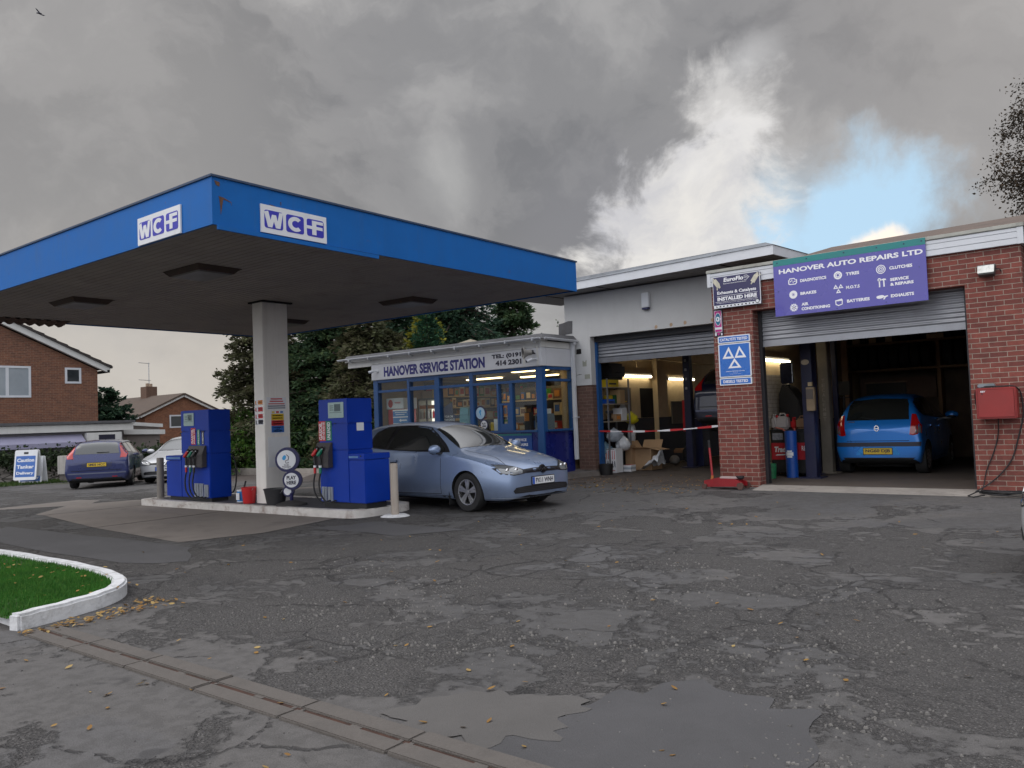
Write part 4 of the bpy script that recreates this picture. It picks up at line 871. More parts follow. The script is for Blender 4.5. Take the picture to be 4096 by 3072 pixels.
mot_blue = M('mot_blue', (.006, .125, .50), .3, var=.04, coat=.2)
def board(name, label, x0, x1, z0, z1, texts, tri=False):
    s = T(name, label, 'sign', ((x0+x1)/2, 13.57, z0), group='blue vehicle testing signs on the pillar')
    mb = MB(); mb.poly(rrect(x0, x1, z0, z1, .018), f, -.01, .006); mb.build('sign_board', sign_white, s)
    mb = MB(); mb.poly(rrect(x0+.022, x1-.022, z0+.018, z1-.018, .008), f, .006, .008); mb.build('blue_panel', mot_blue, s)
    mb = MB()
    for t_, a, b, c, d_, bo in texts: put_text(mb, t_, a, b, c, d_, f, .008, bo)
    mb.build('lettering', lw_, s)
    if tri:
        mb = MB(); cx, cz = -5.928, 2.390
        for t0 in ([(-6.150, 2.388), (-5.930, 2.388), (-6.026, 2.597)], [(-5.926, 2.390), (-5.705, 2.390), (-5.828, 2.599)], [(-6.050, 2.214), (-5.803, 2.214), (-5.928, 2.388)]):
            gx = sum(p[0] for p in t0)/3; gz_ = sum(p[1] for p in t0)/3
            mb.ringpoly(t0, [(gx+(a-gx)*.50, gz_+(b-gz_)*.50) for a, b in t0], f, .008, .0105)
        mb.build('three_triangles', lw_, s)
board('testing_sign', 'small blue board reading CATALYSTS TESTED above the three triangles', -6.225, -5.625, 2.665, 2.795, [('CATALYSTS TESTED', -6.185, -5.67, 2.705, 2.755, .03)])
board('testing_sign', 'tall blue board bearing three white triangles', -6.225, -5.625, 2.055, 2.655, [('VEHICLE TESTING STATION', -6.096, -5.751, 2.150, 2.166, .01), ('Appointed by', -5.97, -5.88, 2.128, 2.138, 0), ('the Department for Transport', -6.03, -5.82, 2.103, 2.115, 0)], True)
board('testing_sign', 'small blue board reading DIESELS TESTED below the three triangles', -6.225, -5.625, 1.915, 2.045, [('DIESELS TESTED', -6.155, -5.695, 1.955, 2.005, .03)])

# floodlight, red cabinet, cables
s = T('floodlight', 'grey halogen floodlight on the brick wall right of the blue sign', 'light', (-1.95, 13.45, 3.28))
mb = MB(); mb.add([(-2.08, 13.47, 3.45), (-1.84, 13.47, 3.45), (-1.84, 13.56, 3.42), (-2.08, 13.56, 3.42), (-2.06, 13.40, 3.30), (-1.86, 13.40, 3.30), (-1.86, 13.52, 3.27), (-2.06, 13.52, 3.27)], [(0, 1, 2, 3), (4, 7, 6, 5), (0, 4, 5, 1), (1, 5, 6, 2), (2, 6, 7, 3), (3, 7, 4, 0)]); mb.build('housing', M('lamp_grey', (.09, .09, .09), .5, .4, var=.2, dirt=.3), s, bevel=.006)
fl = (Vector((-1.96, 13.433, 3.375)), Vector((1, 0, 0)), Vector((0, .42, .907)).normalized(), Vector((0, -.907, .42)).normalized())
mb = MB(); mb.poly(rrect(-.105, .105, -.062, .062, .01), fl, .004, .010); mb.build('lamp_glass', M('lamp_glass', (.45, .46, .45), .12, .3, var=.25, scale=14), s)
mb = MB(); mb.box(-1.98, 13.52, 3.36, -1.93, 13.589, 3.43); mb.tube([(-1.86, 13.5, 3.38), (-1.80, 13.55, 3.37), (-1.79, 13.58, 3.34)], .008, 6); mb.build('bracket', dark_metal, s)
s = T('electric_cabinet', 'red metal cabinet on the brick pier with a grey case on top', 'cabinet', (-1.92, 13.5, 1.2))
mb = MB(); mb.box(-2.18, 13.36, 1.20, -1.675, 13.585, 1.65); mb.build('case', M('cabinet_red', (.26, .022, .020), .45, var=.12, scale=2, dirt=.25, dcol=(.12, .03, .025)), s, bevel=.012)
mb = MB(); mb.box(-2.155, 13.352, 1.225, -1.70, 13.3595, 1.625); mb.build('door', _M['cabinet_red'], s, bevel=.004)
f2 = FX(0, 13.352, 0); mb = MB(); put_text(mb, 'KEY', -2.115, -2.05, 1.585, 1.61, f2, 0, .05, .1); mb.build('lettering', sign_white, s)
mb = MB(); mb.poly(circ(-2.095, 1.565, .009, 10), f2, 0, .01); mb.build('lock', dark_metal, s)
mb = MB(); mb.obox((-2.045, 13.44, 1.682), .22, .12, .055, .05); mb.build('grey_case', M('case_grey', S(120, 126, 132), .5, var=.2, dirt=.3), s, bevel=.012)
cab = M('cable_black', (.012, .012, .014), .6)
def cable(label, pts, r=.008, nm='cable'):
    P = [Vector(p) for p in pts]; q = []
    for i in range(len(P)-1):
        for s_ in range(6):
            t = s_/6; p0 = P[max(0, i-1)]; p1 = P[i]; p2 = P[i+1]; p3 = P[min(len(P)-1, i+2)]
            q.append(.5*((2*p1)+(p2-p0)*t+(2*p0-5*p1+4*p2-p3)*t*t+(3*p1-p0-3*p2+p3)*t**3))
    mb = MB(); mb.tube(q+[P[-1]], r, 6); return mb.build(nm, cab, smooth=True, label=label, cat='cable')
cable('thin black cable dropping from under the red cabinet to the doorway corner', [(-1.93, 13.5, 1.2), (-1.96, 13.57, .95), (-2.03, 13.575, .70), (-2.13, 13.57, .45), (-2.17, 13.55, .25), (-2.19, 13.5, .17)])
cable('black hose looping over the red cabinet and down its right side to the ground', [(-2.19, 13.55, 1.28), (-2.215, 13.56, 1.45), (-2.20, 13.5, 1.60), (-2.12, 13.40, 1.665), (-1.85, 13.37, 1.665), (-1.70, 13.42, 1.655), (-1.64, 13.55, 1.55), (-1.63, 13.575, 1.25), (-1.70, 13.575, .95), (-1.80, 13.57, .62), (-1.95, 13.56, .40), (-2.12, 13.54, .24), (-2.26, 13.4, .15)], .010)
mb = MB(); r = random.Random(4); q = []
for i in range(150):
    a = i*.22; rr = .23+.05*sin(i*.11)+.02*sin(i*.73); q.append((-1.78+rr*1.35*cos(a), 13.22+rr*.55*sin(a), .135+.05*(i/150)+.01*sin(i*.5)))
mb.tube(q+[(-1.45, 13.2, .13), (-1.2, 13.15, .12)], .010, 6); mb.tube([(-2.1, 13.1, .13), (-2.22, 12.95, .115), (-2.30, 13.05, .12), (-2.20, 13.25, .17), (-2.0, 13.2, .15)], .009, 6)
mb.build('coiled_hose', cab, smooth=True, label='coil of black hose lying on the ground below the red cabinet', cat='hose')

# ------------------------------------------------------------------ white workshop
YW = 15.0
ww = T('white_workshop', 'white rendered workshop with an overhanging flat roof and dark half open shutter', 'building', (-8.4, 18, 0))
mb = MB(); mb.box(-10.57, YW, 3.22, -6.32, YW+.35, 4.19); mb.box(-10.57, YW, 2.15, -9.91, YW+.35, 3.22)
mb.build('render_wall', M('render_front', S(188, 189, 190), .85, var=.04, streak=.06, dcol=(.24, .19, .14), bump=.25, bscale=120), ww)
mb = MB(); mb.box(-10.33, YW+.02, -.05, -9.91, YW+.35, 2.148); mb.build('brick_pier', brick_dark, ww)
mb = MB(); mb.box(-10.56, YW-.03, -.1, -9.88, YW+.30, .27); mb.build('plinth', conc_dark, ww, bevel=.01)
mb = MB()
for x0, x1, y0, y1 in ((-10.57, -10.31, YW+.36, 25),): mb.box(x0, y0, 0, x1, y1, 4.19)
mb.build('side_wall', cream_wall, ww)
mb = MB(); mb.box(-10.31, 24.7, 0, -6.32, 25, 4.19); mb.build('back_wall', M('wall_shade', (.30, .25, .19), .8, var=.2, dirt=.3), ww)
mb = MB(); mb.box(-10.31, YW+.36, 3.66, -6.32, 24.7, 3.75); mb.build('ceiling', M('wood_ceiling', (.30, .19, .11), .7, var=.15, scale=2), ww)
A, B = Vector((-11.75, 14.62, 4.21)), Vector((-5.33, 14.05, 4.21)); fu = (B-A).normalized(); fn = Vector((fu.y, -fu.x, 0)); Lf = (B-A).length
mb = MB(); mb.poly(rect(0, Lf, 0, .17), (A, fu, uz, fn), 0, .03); mb.poly(rect(-.03, 6.0, 0, .17), (B, -fn, uz, fu), -.0, .03)
mb.build('fascia', white_pvc, ww)
mb = MB(); fr = (A, fu, -fn, uz)
n_ = 40
for i in range(n_): mb.poly(rect(.02+(Lf-.04)*i/n_, .02+(Lf-.04)*(i+1)/n_-.012, 0, 1.05+.57*i/n_), fr, .006, .02)
mb.poly(rect(0, Lf, .01, 1.7), fr, .012, .03); mb.build('soffit', M('soffit_board', S(128, 126, 126), .6, var=.06, dirt=.2), ww)
for a_, b_ in ((2.4, 1.1), (5.35, 1.5), (.9, 1.0)): mb = MB(); mb.poly(rect(a_, a_+.02, .05, b_), fr, -.004, .006); mb.build('seam', _M['void_dark'], ww)
mb = MB(); mb.add([A+fn*.05+uz*.172, B+fn*.05+fu*.05+uz*.172, B+fu*.05-fn*7+uz*.172, A-fn*10+uz*.172, A+fn*.0+fu*.25+uz*.27, B-fu*.22-fn*.2+uz*.285, B-fu*.2-fn*7+uz*.285, A+fu*.2-fn*10+uz*.27], [(0, 1, 5, 4), (1, 2, 6, 5), (4, 5, 6, 7), (0, 4, 7, 3), (0, 3, 2, 1), (2, 3, 7, 6)])
mb.build('roof', M('felt_worn', S(118, 122, 128), .85, var=.2, dirt=.35, dcol=(.10, .10, .10), bump=.3, bscale=20), ww)
sh1 = shutter('roller_shutter', -9.87, -6.33, YW+.25, 2.645, 3.30, ww, M('galv_dark', S(118, 121, 128), .45, .5, var=.1, dirt=.3))
mb = MB(); mb.box(-9.93, YW+.18, .1, -9.86, YW+.33, 3.2); mb.build('shutter_guide', shop_blue, ww)
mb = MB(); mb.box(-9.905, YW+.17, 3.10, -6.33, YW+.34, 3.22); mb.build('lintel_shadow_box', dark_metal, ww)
mb = MB(); f = FX(0, YW, 0); mb.poly([(-10.13, 2.57), (-10.025, 2.57), (-10.02, 2.70), (-10.035, 2.715), (-10.055, 2.675), (-10.085, 2.665), (-10.115, 2.71), (-10.13, 2.69)], f, .001, .004); mb.build('mortar_patch', M('patch_grey', S(150, 152, 142), .9, var=.15, bump=.5, bscale=40), ww); mb = MB(); mb.poly(rect(-10.085, -9.945, 2.29, 2.39), f, .001, .004); mb.build('mortar_patch', _M['patch_grey'], ww)
mb = MB(); mb.poly([(-10.29, 2.855), (-10.15, 2.86), (-10.155, 2.965), (-10.18, 2.975), (-10.28, 2.97)], f, .001, .006); mb.build('wall_hole', _M['void_dark'], ww); mb = MB(); mb.poly([(-10.30, 2.384), (-10.16, 2.392), (-10.16, 2.397), (-10.23, 2.402), (-10.30, 2.39)], f, .001, .003); mb.build('wall_crack', _M['void_dark'], ww)
for x, z in ((-8.27, 3.26), (-7.92, 3.27), (-7.6, 3.28), (-7.0, 3.27)): mb = MB(); mb.poly(smooth_poly([(x, z-.03), (x+.05, z-.02), (x+.07, z+.02), (x+.03, z+.06), (x-.01, z+.03)]), f, .001, .002); mb.build('rust_stain', M('stain', (.42, .30, .20), .9, var=.2, scale=12), ww)
s = T('alarm_box', 'white alarm box with a dark blue strobe on the rendered wall', 'alarm box', (-8.42, 14.95, 3.66))
mb = MB(); mb.box(-8.515, 14.90, 3.70, -8.34, 14.998, 4.01); mb.build('cover', white_pvc, s, bevel=.01)
mb = MB(); mb.box(-8.51, 14.905, 3.655, -8.36, 14.99, 3.698); mb.build('strobe', navy, s, bevel=.006)
su_ = MB(); su_.add([(-10.75, 14.99, 3.32), (-10.38, 14.99, 3.34), (-10.36, 14.99, 3.62), (-10.47, 14.99, 3.63), (-10.6, 14.99, 3.60), (-10.74, 14.99, 3.58), (-10.75, 15.25, 3.32), (-10.38, 15.25, 3.34), (-10.36, 15.25, 3.62), (-10.47, 15.25, 3.63), (-10.6, 15.25, 3.60), (-10.74, 15.25, 3.58)], [(0, 1, 2, 3, 4, 5), (11, 10, 9, 8, 7, 6)]+[(i, (i+1) % 6, 6+(i+1) % 6, 6+i) for i in range(6)])
su_.build('black_upstand', felt, ww)

# ------------------------------------------------------------------ shop
YS, XL, XR = 13.84, -15.85, -10.40
sp = T('service_shop', 'low petrol station shop with bright blue window frames and a white fascia', 'shop', (-13.1, 16, 0))
ZD = 1.16
mb = MB(); mb.box(XL, YS+.03, 0, XR-.04, YS+.15, ZD); mb.box(XR-.16, YS+.15, 0, XR-.04, YW-.002, ZD); mb.build('lower_wall', panel_navy, sp)
mb = MB(); mb.box(XL+.0, YS+.15, 0, XL+.15, 18.9, 3.1); mb.box(XL+.15, 18.75, 0, -10.6, 18.9, 3.1); mb.box(-10.75, YW+.0, 0, -10.58, 18.75, 3.1)
mb.build('inner_wall', M('shop_wall', S(150, 128, 96), .7, var=.12, dirt=.15), sp)
mb = MB(); mb.box(XL+.15, YS+.15, 2.62, -10.45, 18.75, 2.68); mb.build('ceiling', M('shop_ceiling', S(168, 160, 148), .7, var=.08), sp)
mb = MB(); mb.box(XL+.15, YS+.15, .10, XR-.2, 18.75, .14); mb.build('floor', M('shop_floor', (.20, .18, .16), .5, var=.15), sp)
# frames
for x0, x1 in ((XL+.03, XL+.19), (-14.58, -14.50), (-13.63, -13.48), (-12.51, -12.40), (-10.57, -10.40)):
    mb = MB(); mb.box(x0, YS-.02, ZD, x1, YS+.12, 2.57)
    if x0 in (XL+.03, -10.57): mb.box(x0, YS-.02, .1, x1, YS+.0285, ZD)
    mb.build('frame_post', shop_blue, sp)
mb = MB()
for z0, z1, dy in ((2.505, 2.575, .0), (2.25, 2.31, .004), (ZD, ZD+.045, -.03)): mb.box(XL+.19, YS-.012+dy, z0, -10.572, YS+.10, z1)
mb.box(-14.50, YS-.016, 2.31, -13.63, YS+.08, 2.345); mb.box(-14.50, YS-.016, 2.47, -13.63, YS+.08, 2.503); mb.box(-13.70, YS+.02, ZD+.045, -13.64, YS+.09, 2.249)
for x0, x1 in ((-11.70, -11.64), (-11.33, -11.25)): mb.box(x0, YS-.01, ZD+.046, x1, YS+.10, 2.249)
mb.box(-11.639, YS-.006, 1.77, -11.331, YS+.09, 1.815); mb.box(-11.639, YS+.0, ZD+.046, -11.331, YS+.05, 1.36)
mb.box(-11.639, YS+.0, 1.36, -11.56, YS+.05, 1.769); mb.box(-11.41, YS+.0, 1.36, -11.331, YS+.05, 1.769)
mb.build('frame_rail', shop_blue, sp, bevel=.003)
mb = MB()
for z0, z1, dx in ((2.505, 2.575, 0), (2.25, 2.31, -.004), (ZD, ZD+.045, .03)): mb.box(XR-.11, YS+.121, z0, XR+.012+dx, YW-.003, z1)
mb.box(XR-.12, YW-.07, ZD, XR+.0, YW-.002, 2.505); mb.build('frame_rail', shop_blue, sp, bevel=.003)
sg = glass_mat('shop_glass', (.92, .94, .92), .65)
for x0, x1, z0, z1 in ((XL+.19, -14.58, 2.31, 2.505), (XL+.19, -14.58, ZD+.045, 2.25), (-14.5, -13.63, 2.345, 2.47), (-14.5, -13.70, ZD+.045, 2.25), (-13.48, -12.51, 2.31, 2.505), (-13.48, -12.51, ZD+.045, 2.25), (-12.40, -10.57, 2.31, 2.505), (-12.40, -11.70, ZD+.045, 2.25), (-11.64, -11.33, 1.815, 2.25), (-11.56, -11.41, 1.36, 1.77), (-11.25, -10.57, ZD+.045, 2.25)):
    mb = MB(); mb.box(x0, YS+.045, z0, x1, YS+.051, z1); mb.build('window_pane', sg, sp)
for z0, z1 in ((2.31, 2.505), (ZD+.045, 2.25)): mb = MB(); mb.box(XR-.056, YS+.12, z0, XR-.05, YW-.07, z1); mb.build('window_pane', sg, sp)
# fascia, lettering, roof, gutter
mb = MB(); mb.box(XL-.0, YS-.05, 2.58, XR+.03, YS+.12, 2.975); mb.box(XR-.1, YS+.121, 2.58, XR+.03, YW-.01, 2.975); bd = mb.build('sign_fascia', M('fascia_sign', S(202, 204, 210), .4, var=.03, dirt=.06), sp, bevel=.004)
mb = MB(); mb.box(XL-.0, YS-.044, 2.982, XR+.024, YS+.12, 3.12); mb.box(XR-.1, YS+.121, 2.982, XR+.024, YW-.01, 3.12); mb.box(-16.78, YS-.04, 2.95, XL-.002, YS+.0, 3.10)
for x in (XL+.04, XL+.25, -10.87, -10.50): mb.box(x, YS-.056, 2.60 if x > -12 else 2.985, x+.06, YS-.0505, 3.11)
mb.build('fascia_board', white_paint, sp, bevel=.003)
f = FX(0, YS-.05, 0); mb = MB(); put_text(mb, 'HANOVER SERVICE STATION', -15.373, -11.977, 2.645, 2.898, f, .001, .05); mb.build('lettering', M('letter_navy', (.02, .02, .17), .4), bd)
mb = MB(); put_text(mb, 'TEL: (0191)', -11.764, -10.83, 2.800, 2.919, f, .001, .055); mb.build('lettering', pdk, bd); mb = MB(); put_text(mb, '414 2301', -11.66, -10.915, 2.658, 2.776, f, .001, .055); mb.build('lettering', pdk, bd)
mb = MB(); mb.add([(-16.85, YS-.16, 3.15), (XR+.17, YS-.16, 3.15), (XR+.17, YW-.004, 3.15), (XR+.17, 19.2, 3.15), (-16.85, 19.2, 3.15), (-16.8, YS-.05, 3.27), (XR+.06, YS-.05, 3.27), (XR+.06, YW-.004, 3.27), (XR+.06, 19.2, 3.30), (-16.8, 19.2, 3.30)], [(0, 1, 6, 5), (1, 2, 3, 8, 7, 6), (5, 6, 7, 8, 9), (0, 5, 9, 4), (4, 3, 2, 1, 0)]); mb.build('roof', felt, sp)
mb = MB(); mb.box(XL, YS-.12, 3.115, XR+.1, YS+.1, 3.149); mb.box(-16.80, YS-.12, 3.10, XL-.002, 19.0, 3.145); mb.build('eaves_soffit', white_paint, sp)
def gutter(pts):
    mb = MB(); P = [Vector(p) for p in pts]
    for i in range(len(P)-1):
        a, b = P[i], P[i+1]; t = (b-a).normalized(); n = Vector((t.y, -t.x, 0)); prof = [(.045+.045*cos(q), -.045*sin(q)) for q in [pi*j/8 for j in range(9)]]; k_ = len(prof)
        mb.add([a+n*(p[0])+uz*p[1] for p in prof]+[b+n*(p[0])+uz*p[1] for p in prof], [(j, j+1, k_+j+1, k_+j) for j in range(k_-1)]+[tuple(range(k_)), tuple(range(k_, 2*k_))])
        mb.add([a+n*.085+uz*.006, a+n*.095+uz*.006, b+n*.095+uz*.006, b+n*.085+uz*.006, a+n*.085-uz*.01, a+n*.095-uz*.01, b+n*.095-uz*.01, b+n*.085-uz*.01], [(0, 1, 2, 3), (4, 5, 6, 7), (0, 1, 5, 4), (1, 2, 6, 5), (2, 3, 7, 6), (3, 0, 4, 7)])
    return mb
g_ = gutter([(-17.05, YS-.10, 3.185), (XR+.10, YS-.10, 3.175), (XR+.10, YW-.02, 3.165)])
for i in range(9): x = -16.6+i*.76; g_.box(x, YS-.19, 3.12, x+.03, YS-.10, 3.19); g_.box(x, YS-.12, 3.08, x+.03, YS-.056, 3.14)
gu = g_.build('gutter', white_pvc, sp, smooth=True)
mb = MB(); mb.box(XR+.03, YW-.13, .50, XR+.11, YW-.04, 3.08); mb.box(XR+.02, YW-.14, 3.07, XR+.15, YW-.03, 3.17); mb.box(XR+.02, YW-.14, 1.43, XR+.17, YW-.03, 1.455); mb.build('downpipe', white_pvc, sp, bevel=.012)
mb = MB(); mb.add([(-10.95, YS+.03, .2)], [])
mb = MB(); mb.add([(XL-.4, 12.95, 0), (-10.9, 13.1, .0), (-9.95, 14.2, .02), (-9.75, 14.95, .03), (-10.6, 15.0, .03), (XL-.4, 14.2, 0), (XL-.4, 12.95, .185), (-10.9, 13.1, .20), (-9.95, 14.2, .235), (-9.75, 14.95, .245), (-10.6, 15.0, .24), (XL-.4, 14.2, .2)], [(6, 7, 8, 9, 10, 11), (0, 1, 7, 6), (1, 2, 8, 7), (2, 3, 9, 8), (3, 4, 10, 9)])
mb.build('shop_path', conc_dark, kind='structure', bevel=.02)
s = T('workshop_sign', 'blue notice board with a teal edge on the shop wall below the till window', 'sign', (-11.1, 13.85, .76)); f = FX(0, YS+.025, 0)
mb = MB(); mb.poly(rect(-12.6, -10.76, .62, 1.13), f, .002, .012); mb.build('sign_board', M('board_blue', (.01, .07, .30), .35, var=.05), s); mb = MB(); mb.poly(rect(-12.6, -10.76, 1.09, 1.13), f, .012, .014); mb.build('top_strip', teal, s)
mb = MB(); put_text(mb, 'SERVICE', -11.22, -10.91, .965, 1.025, f, .012, .035); put_text(mb, '& REPAIRS', -11.32, -10.87, .86, .92, f, .012, .035); put_text(mb, 'M.O.T.S', -12.1, -11.8, .9, .95, f, .012, .035); mb.poly([(-11.40, .93), (-11.36, .93), (-11.33, 1.0), (-11.30, 1.02), (-11.40, 1.02)], f, .012, .0145); mb.build('lettering', lw_, s)

# horn loudspeaker and cameras
hd = Vector((-.62, -.75, -.1)).normalized()
s = T('horn_speaker', 'grey horn loudspeaker above the camera at the corner of the shop fascia', 'loudspeaker', (-10.78, 13.6, 2.85))
c = Vector((-10.60, 13.66, 2.87)); mb = MB(); ax = hd; b1 = ax.orthogonal().normalized(); b2 = ax.cross(b1)
prof = [(.02, .10), (.055, .03), (.065, .08), (.10, .14), (.125, .17), (.118, .165), (.09, .13), (.045, .06), (.03, .05)]
prof = [(.05, -.06), (.062, -.05), (.062, .03), (.095, .09), (.128, .135), (.120, .137), (.085, .08), (.05, .0), (.045, -.03), (0, -.03)]; n = 24
vs = [c+(b1*cos(2*pi*j/n)+b2*sin(2*pi*j/n))*r_+ax*h_ for r_, h_ in prof for j in range(n)]
mb.add(vs, [(i*n+j, i*n+(j+1) % n, (i+1)*n+(j+1) % n, (i+1)*n+j) for i in range(len(prof)-1) for j in range(n)]); mb.build('horn', M('horn_grey', S(128, 126, 122), .5, var=.1, dirt=.2), s, smooth=True)
mb = MB(); mb.ball(tuple(c+ax*.035), .032); mb.build('horn_driver', M('horn_tip', S(170, 168, 164), .5), s, smooth=True)
mb = MB(); mb.tube([c-ax*.06, c-ax*.10], .045, 12); mb.tube([c-ax*.08, Vector((-10.54, 13.80, 2.85))], .015, 8); mb.build('bracket', dark_metal, s)
def cctv(label, c, ax, base):
    s = T('security_camera', label, 'camera', tuple(c)); ax = ax.normalized()
    mb = MB(); mb.tube([c-ax*.07, c+ax*.06], [.032, .036], 12); mb.build('housing', white_pvc, s, smooth=True)
    mb = MB(); mb.tube([c+ax*.0601, c+ax*.064], .031, 14); mb.build('lens', M('lens_black', (.006, .006, .007), .08), s)
    mb = MB(); mb.tube([c-ax*.05, base], .012, 8); mb.tube([base, base+Vector((0, .03, 0))], .035, 12); mb.build('mount', white_pvc, s)
cctv('white bullet camera under the horn loudspeaker', Vector((-10.58, 13.62, 2.70)), Vector((-.45, -.75, -.35)), Vector((-10.50, 13.77, 2.735)))
cctv('white bullet camera at the left end of the shop fascia', Vector((-15.72, 13.66, 2.79)), Vector((-.55, -.75, -.2)), Vector((-15.60, 13.77, 2.80)))
# ------------------------------------------------------------------ cars
car_glass = M('car_glass', (.016, .019, .019), .02, var=.05, coat=1.0, spec=.8)
car_black = M('car_trim_black', (.014, .014, .016), .38, var=.1, coat=.2)
under = M('car_underside', (.008, .008, .008), .9)
chrome = M('chrome', (.75, .75, .76), .12, 1.0, var=.02)
alloy = M('alloy', (.50, .51, .52), .30, .85, var=.06)
lamp_clear = M('lamp_clear', (.20, .21, .22), .08, .3, var=.15, scale=14, coat=1.)
lamp_red = M('lamp_red', (.42, .006, .008), .14, var=.1, coat=1.)
plate_w = M('plate_white', (.72, .73, .74), .35, var=.02); plate_y = M('plate_yellow', (.70, .48, .03), .35, var=.02)
def car_body(st, wb, fo, ra, paint):
    """loft of cross sections st=(s, zlow, wlow, zmid, wmid, zbelt, wbelt, zr, wr, zc); returns mesh and its BVH. x forward from the front axle"""
    mb = MB(); N = 14
    for (s, zl, wl, zm, wm, zb, wb_, zr, wr, zc) in st:
        x = fo-s
        R = [(0, zl), (wl, zl), (wm*.988, (zl+zm)/2+.03), (wm, zm), (wb_, zb), (wr, zr), (wr*.58, zr+(zc-zr)*.72), (0, zc)]
        ring = R+[(-a, b) for a, b in R[6:0:-1]]
        mb.v += [(x, a, b) for a, b in ring]
    n = len(st)
    for i in range(n-1):
        for j in range(N): k = (j+1) % N; mb.f.append((i*N+j, i*N+k, (i+1)*N+k, (i+1)*N+j)); mb.m.append(1 if j in (0, 13) else 0)
    for i, fl in ((0, 1), (n-1, 0)):
        b = i*N; qs = [(0, 1, 13), (1, 2, 12, 13), (2, 3, 11, 12), (3, 4, 10, 11), (4, 5, 9, 10), (5, 6, 8, 9), (6, 7, 8)]
        for q in qs: mb.f.append(tuple(b+t for t in (q if fl else q[::-1]))); mb.m.append(0)
    me = bpy.data.meshes.new('body'); me.from_pydata(mb.v, [], mb.f); me.materials.append(paint); me.materials.append(under)
    me.polygons.foreach_set('material_index', mb.m)
    bm = bmesh.new(); bm.from_mesh(me); cl = bm.edges.layers.float.new('crease_edge')
    bm.verts.ensure_lookup_table()
    for e in bm.edges:
        a, b = e.verts[0].index, e.verts[1].index
        if abs(a-b) == N and a % N in (4, 10): e[cl] = .55
        if abs(a-b) == N and a % N in (5, 9): e[cl] = .25
        if abs(a-b) == N and a % N in (1, 13): e[cl] = .5
    bmesh.ops.recalc_face_normals(bm, faces=bm.faces); bm.to_mesh(me); bm.free()
    o = bpy.data.objects.new('tmp', me); COL.objects.link(o); m = o.modifiers.new('s', 'SUBSURF'); m.levels = 3; m.render_levels = 3
    cu = MB()
    for x in (0, -wb):
        for s_ in (1, -1): cu.tube([(x, s_*.50, .31), (x, s_*1.2, .31)], ra, 40)
    cm = bpy.data.meshes.new('cut'); cm.from_pydata(cu.v, [], cu.f)
    b2 = bmesh.new(); b2.from_mesh(cm); bmesh.ops.recalc_face_normals(b2, faces=b2.faces); b2.to_mesh(cm); b2.free()
    c = bpy.data.objects.new('cut', cm); COL.objects.link(c)
    mo = o.modifiers.new('b', 'BOOLEAN'); mo.operation = 'DIFFERENCE'; mo.solver = 'EXACT'; mo.object = c
    bpy.context.view_layer.update(); dg = bpy.context.evaluated_depsgraph_get()
    res = bpy.data.meshes.new_from_object(o.evaluated_get(dg))
    bpy.data.objects.remove(o); bpy.data.objects.remove(c)
    for p in res.polygons:
        for x in (0, -wb):
            if math.hypot(p.center.x-x, p.center.z-.31) < ra-.004 or (abs(math.hypot(p.center.x-x, p.center.z-.31)-ra) < .012 and abs(p.normal.y) < .3): p.material_index = 1
        p.use_smooth = True
    res.set_sharp_from_angle(angle=radians(38))
    while len(res.materials) > 2: res.materials.pop()
    return res, BVHTree.FromPolygons([v.co for v in res.vertices], [tuple(p.vertices) for p in res.polygons])
VIEW = {'R': lambda a, b: (Vector((a, -3, b)), Vector((0, 1, 0))), 'L': lambda a, b: (Vector((a, 3, b)), Vector((0, -1, 0))), 'F': lambda a, b: (Vector((4, a, b)), Vector((-1, 0, 0))), 'B': lambda a, b: (Vector((-7, a, b)), Vector((1, 0, 0))), 'T': lambda a, b: (Vector((a, b, 3)), Vector((0, 0, -1)))}
def conform(mb, bvh, poly, view, off=.004, step=.05, lim=None):
    """a 2D outline laid onto the body as a skin standing off it, with turned-in edges"""
    P = []
    for i in range(len(poly)):
        a, b = poly[i], poly[(i+1) % len(poly)]; L = math.hypot(b[0]-a[0], b[1]-a[1]); m = max(1, int(L/step))
        P += [(a[0]+(b[0]-a[0])*t/m, a[1]+(b[1]-a[1])*t/m) for t in range(m)]
    nb = len(P); x0, x1 = min(p[0] for p in P), max(p[0] for p in P); y0, y1 = min(p[1] for p in P), max(p[1] for p in P)
    pts = [Vector(p) for p in P]; gx = max(1, int((x1-x0)/step)); gy = max(1, int((y1-y0)/step))
    def ins(x, y):
        c = False
        for i in range(nb):
            (ax, ay), (bx, by) = P[i], P[i-1]
            if (ay > y) != (by > y) and x < (bx-ax)*(y-ay)/(by-ay)+ax: c = not c
        return c
    for i in range(gx+1):
        for j in range(gy+1):
            q = (x0+(x1-x0)*(i+.5)/(gx+1), y0+(y1-y0)*(j+.5)/(gy+1))
            if ins(*q) and min(math.hypot(q[0]-p[0], q[1]-p[1]) for p in P) > step*.4: pts.append(Vector(q))
    vo, eo, fo_, _, _, _ = delaunay_2d_cdt(pts, [(i, (i+1) % nb) for i in range(nb)], [], 1, 1e-5)
    vs = []
    for v in vo:
        o, d_ = VIEW[view](v.x, v.y); loc, nor, idx, dist = bvh.ray_cast(o, d_)
        if loc is None:
            loc, nor, idx, dist = bvh.find_nearest(o+d_*2.2)
        if nor.dot(d_) > 0: nor = -nor
        vs.append(loc+nor*off-d_*off*.3)
    mb.add(vs, [tuple(f) for f in fo_])
def strip(bvh, pts, view, wd, mb, off=.003, step=.06):
    for i in range(len(pts)-1):
        a, b = Vector(pts[i]), Vector(pts[i+1]); t = (b-a).normalized(); n = Vector((-t.y, t.x))*wd/2
        conform(mb, bvh, [tuple(a-n), tuple(b-n), tuple(b+n), tuple(a+n)], view, off, step)
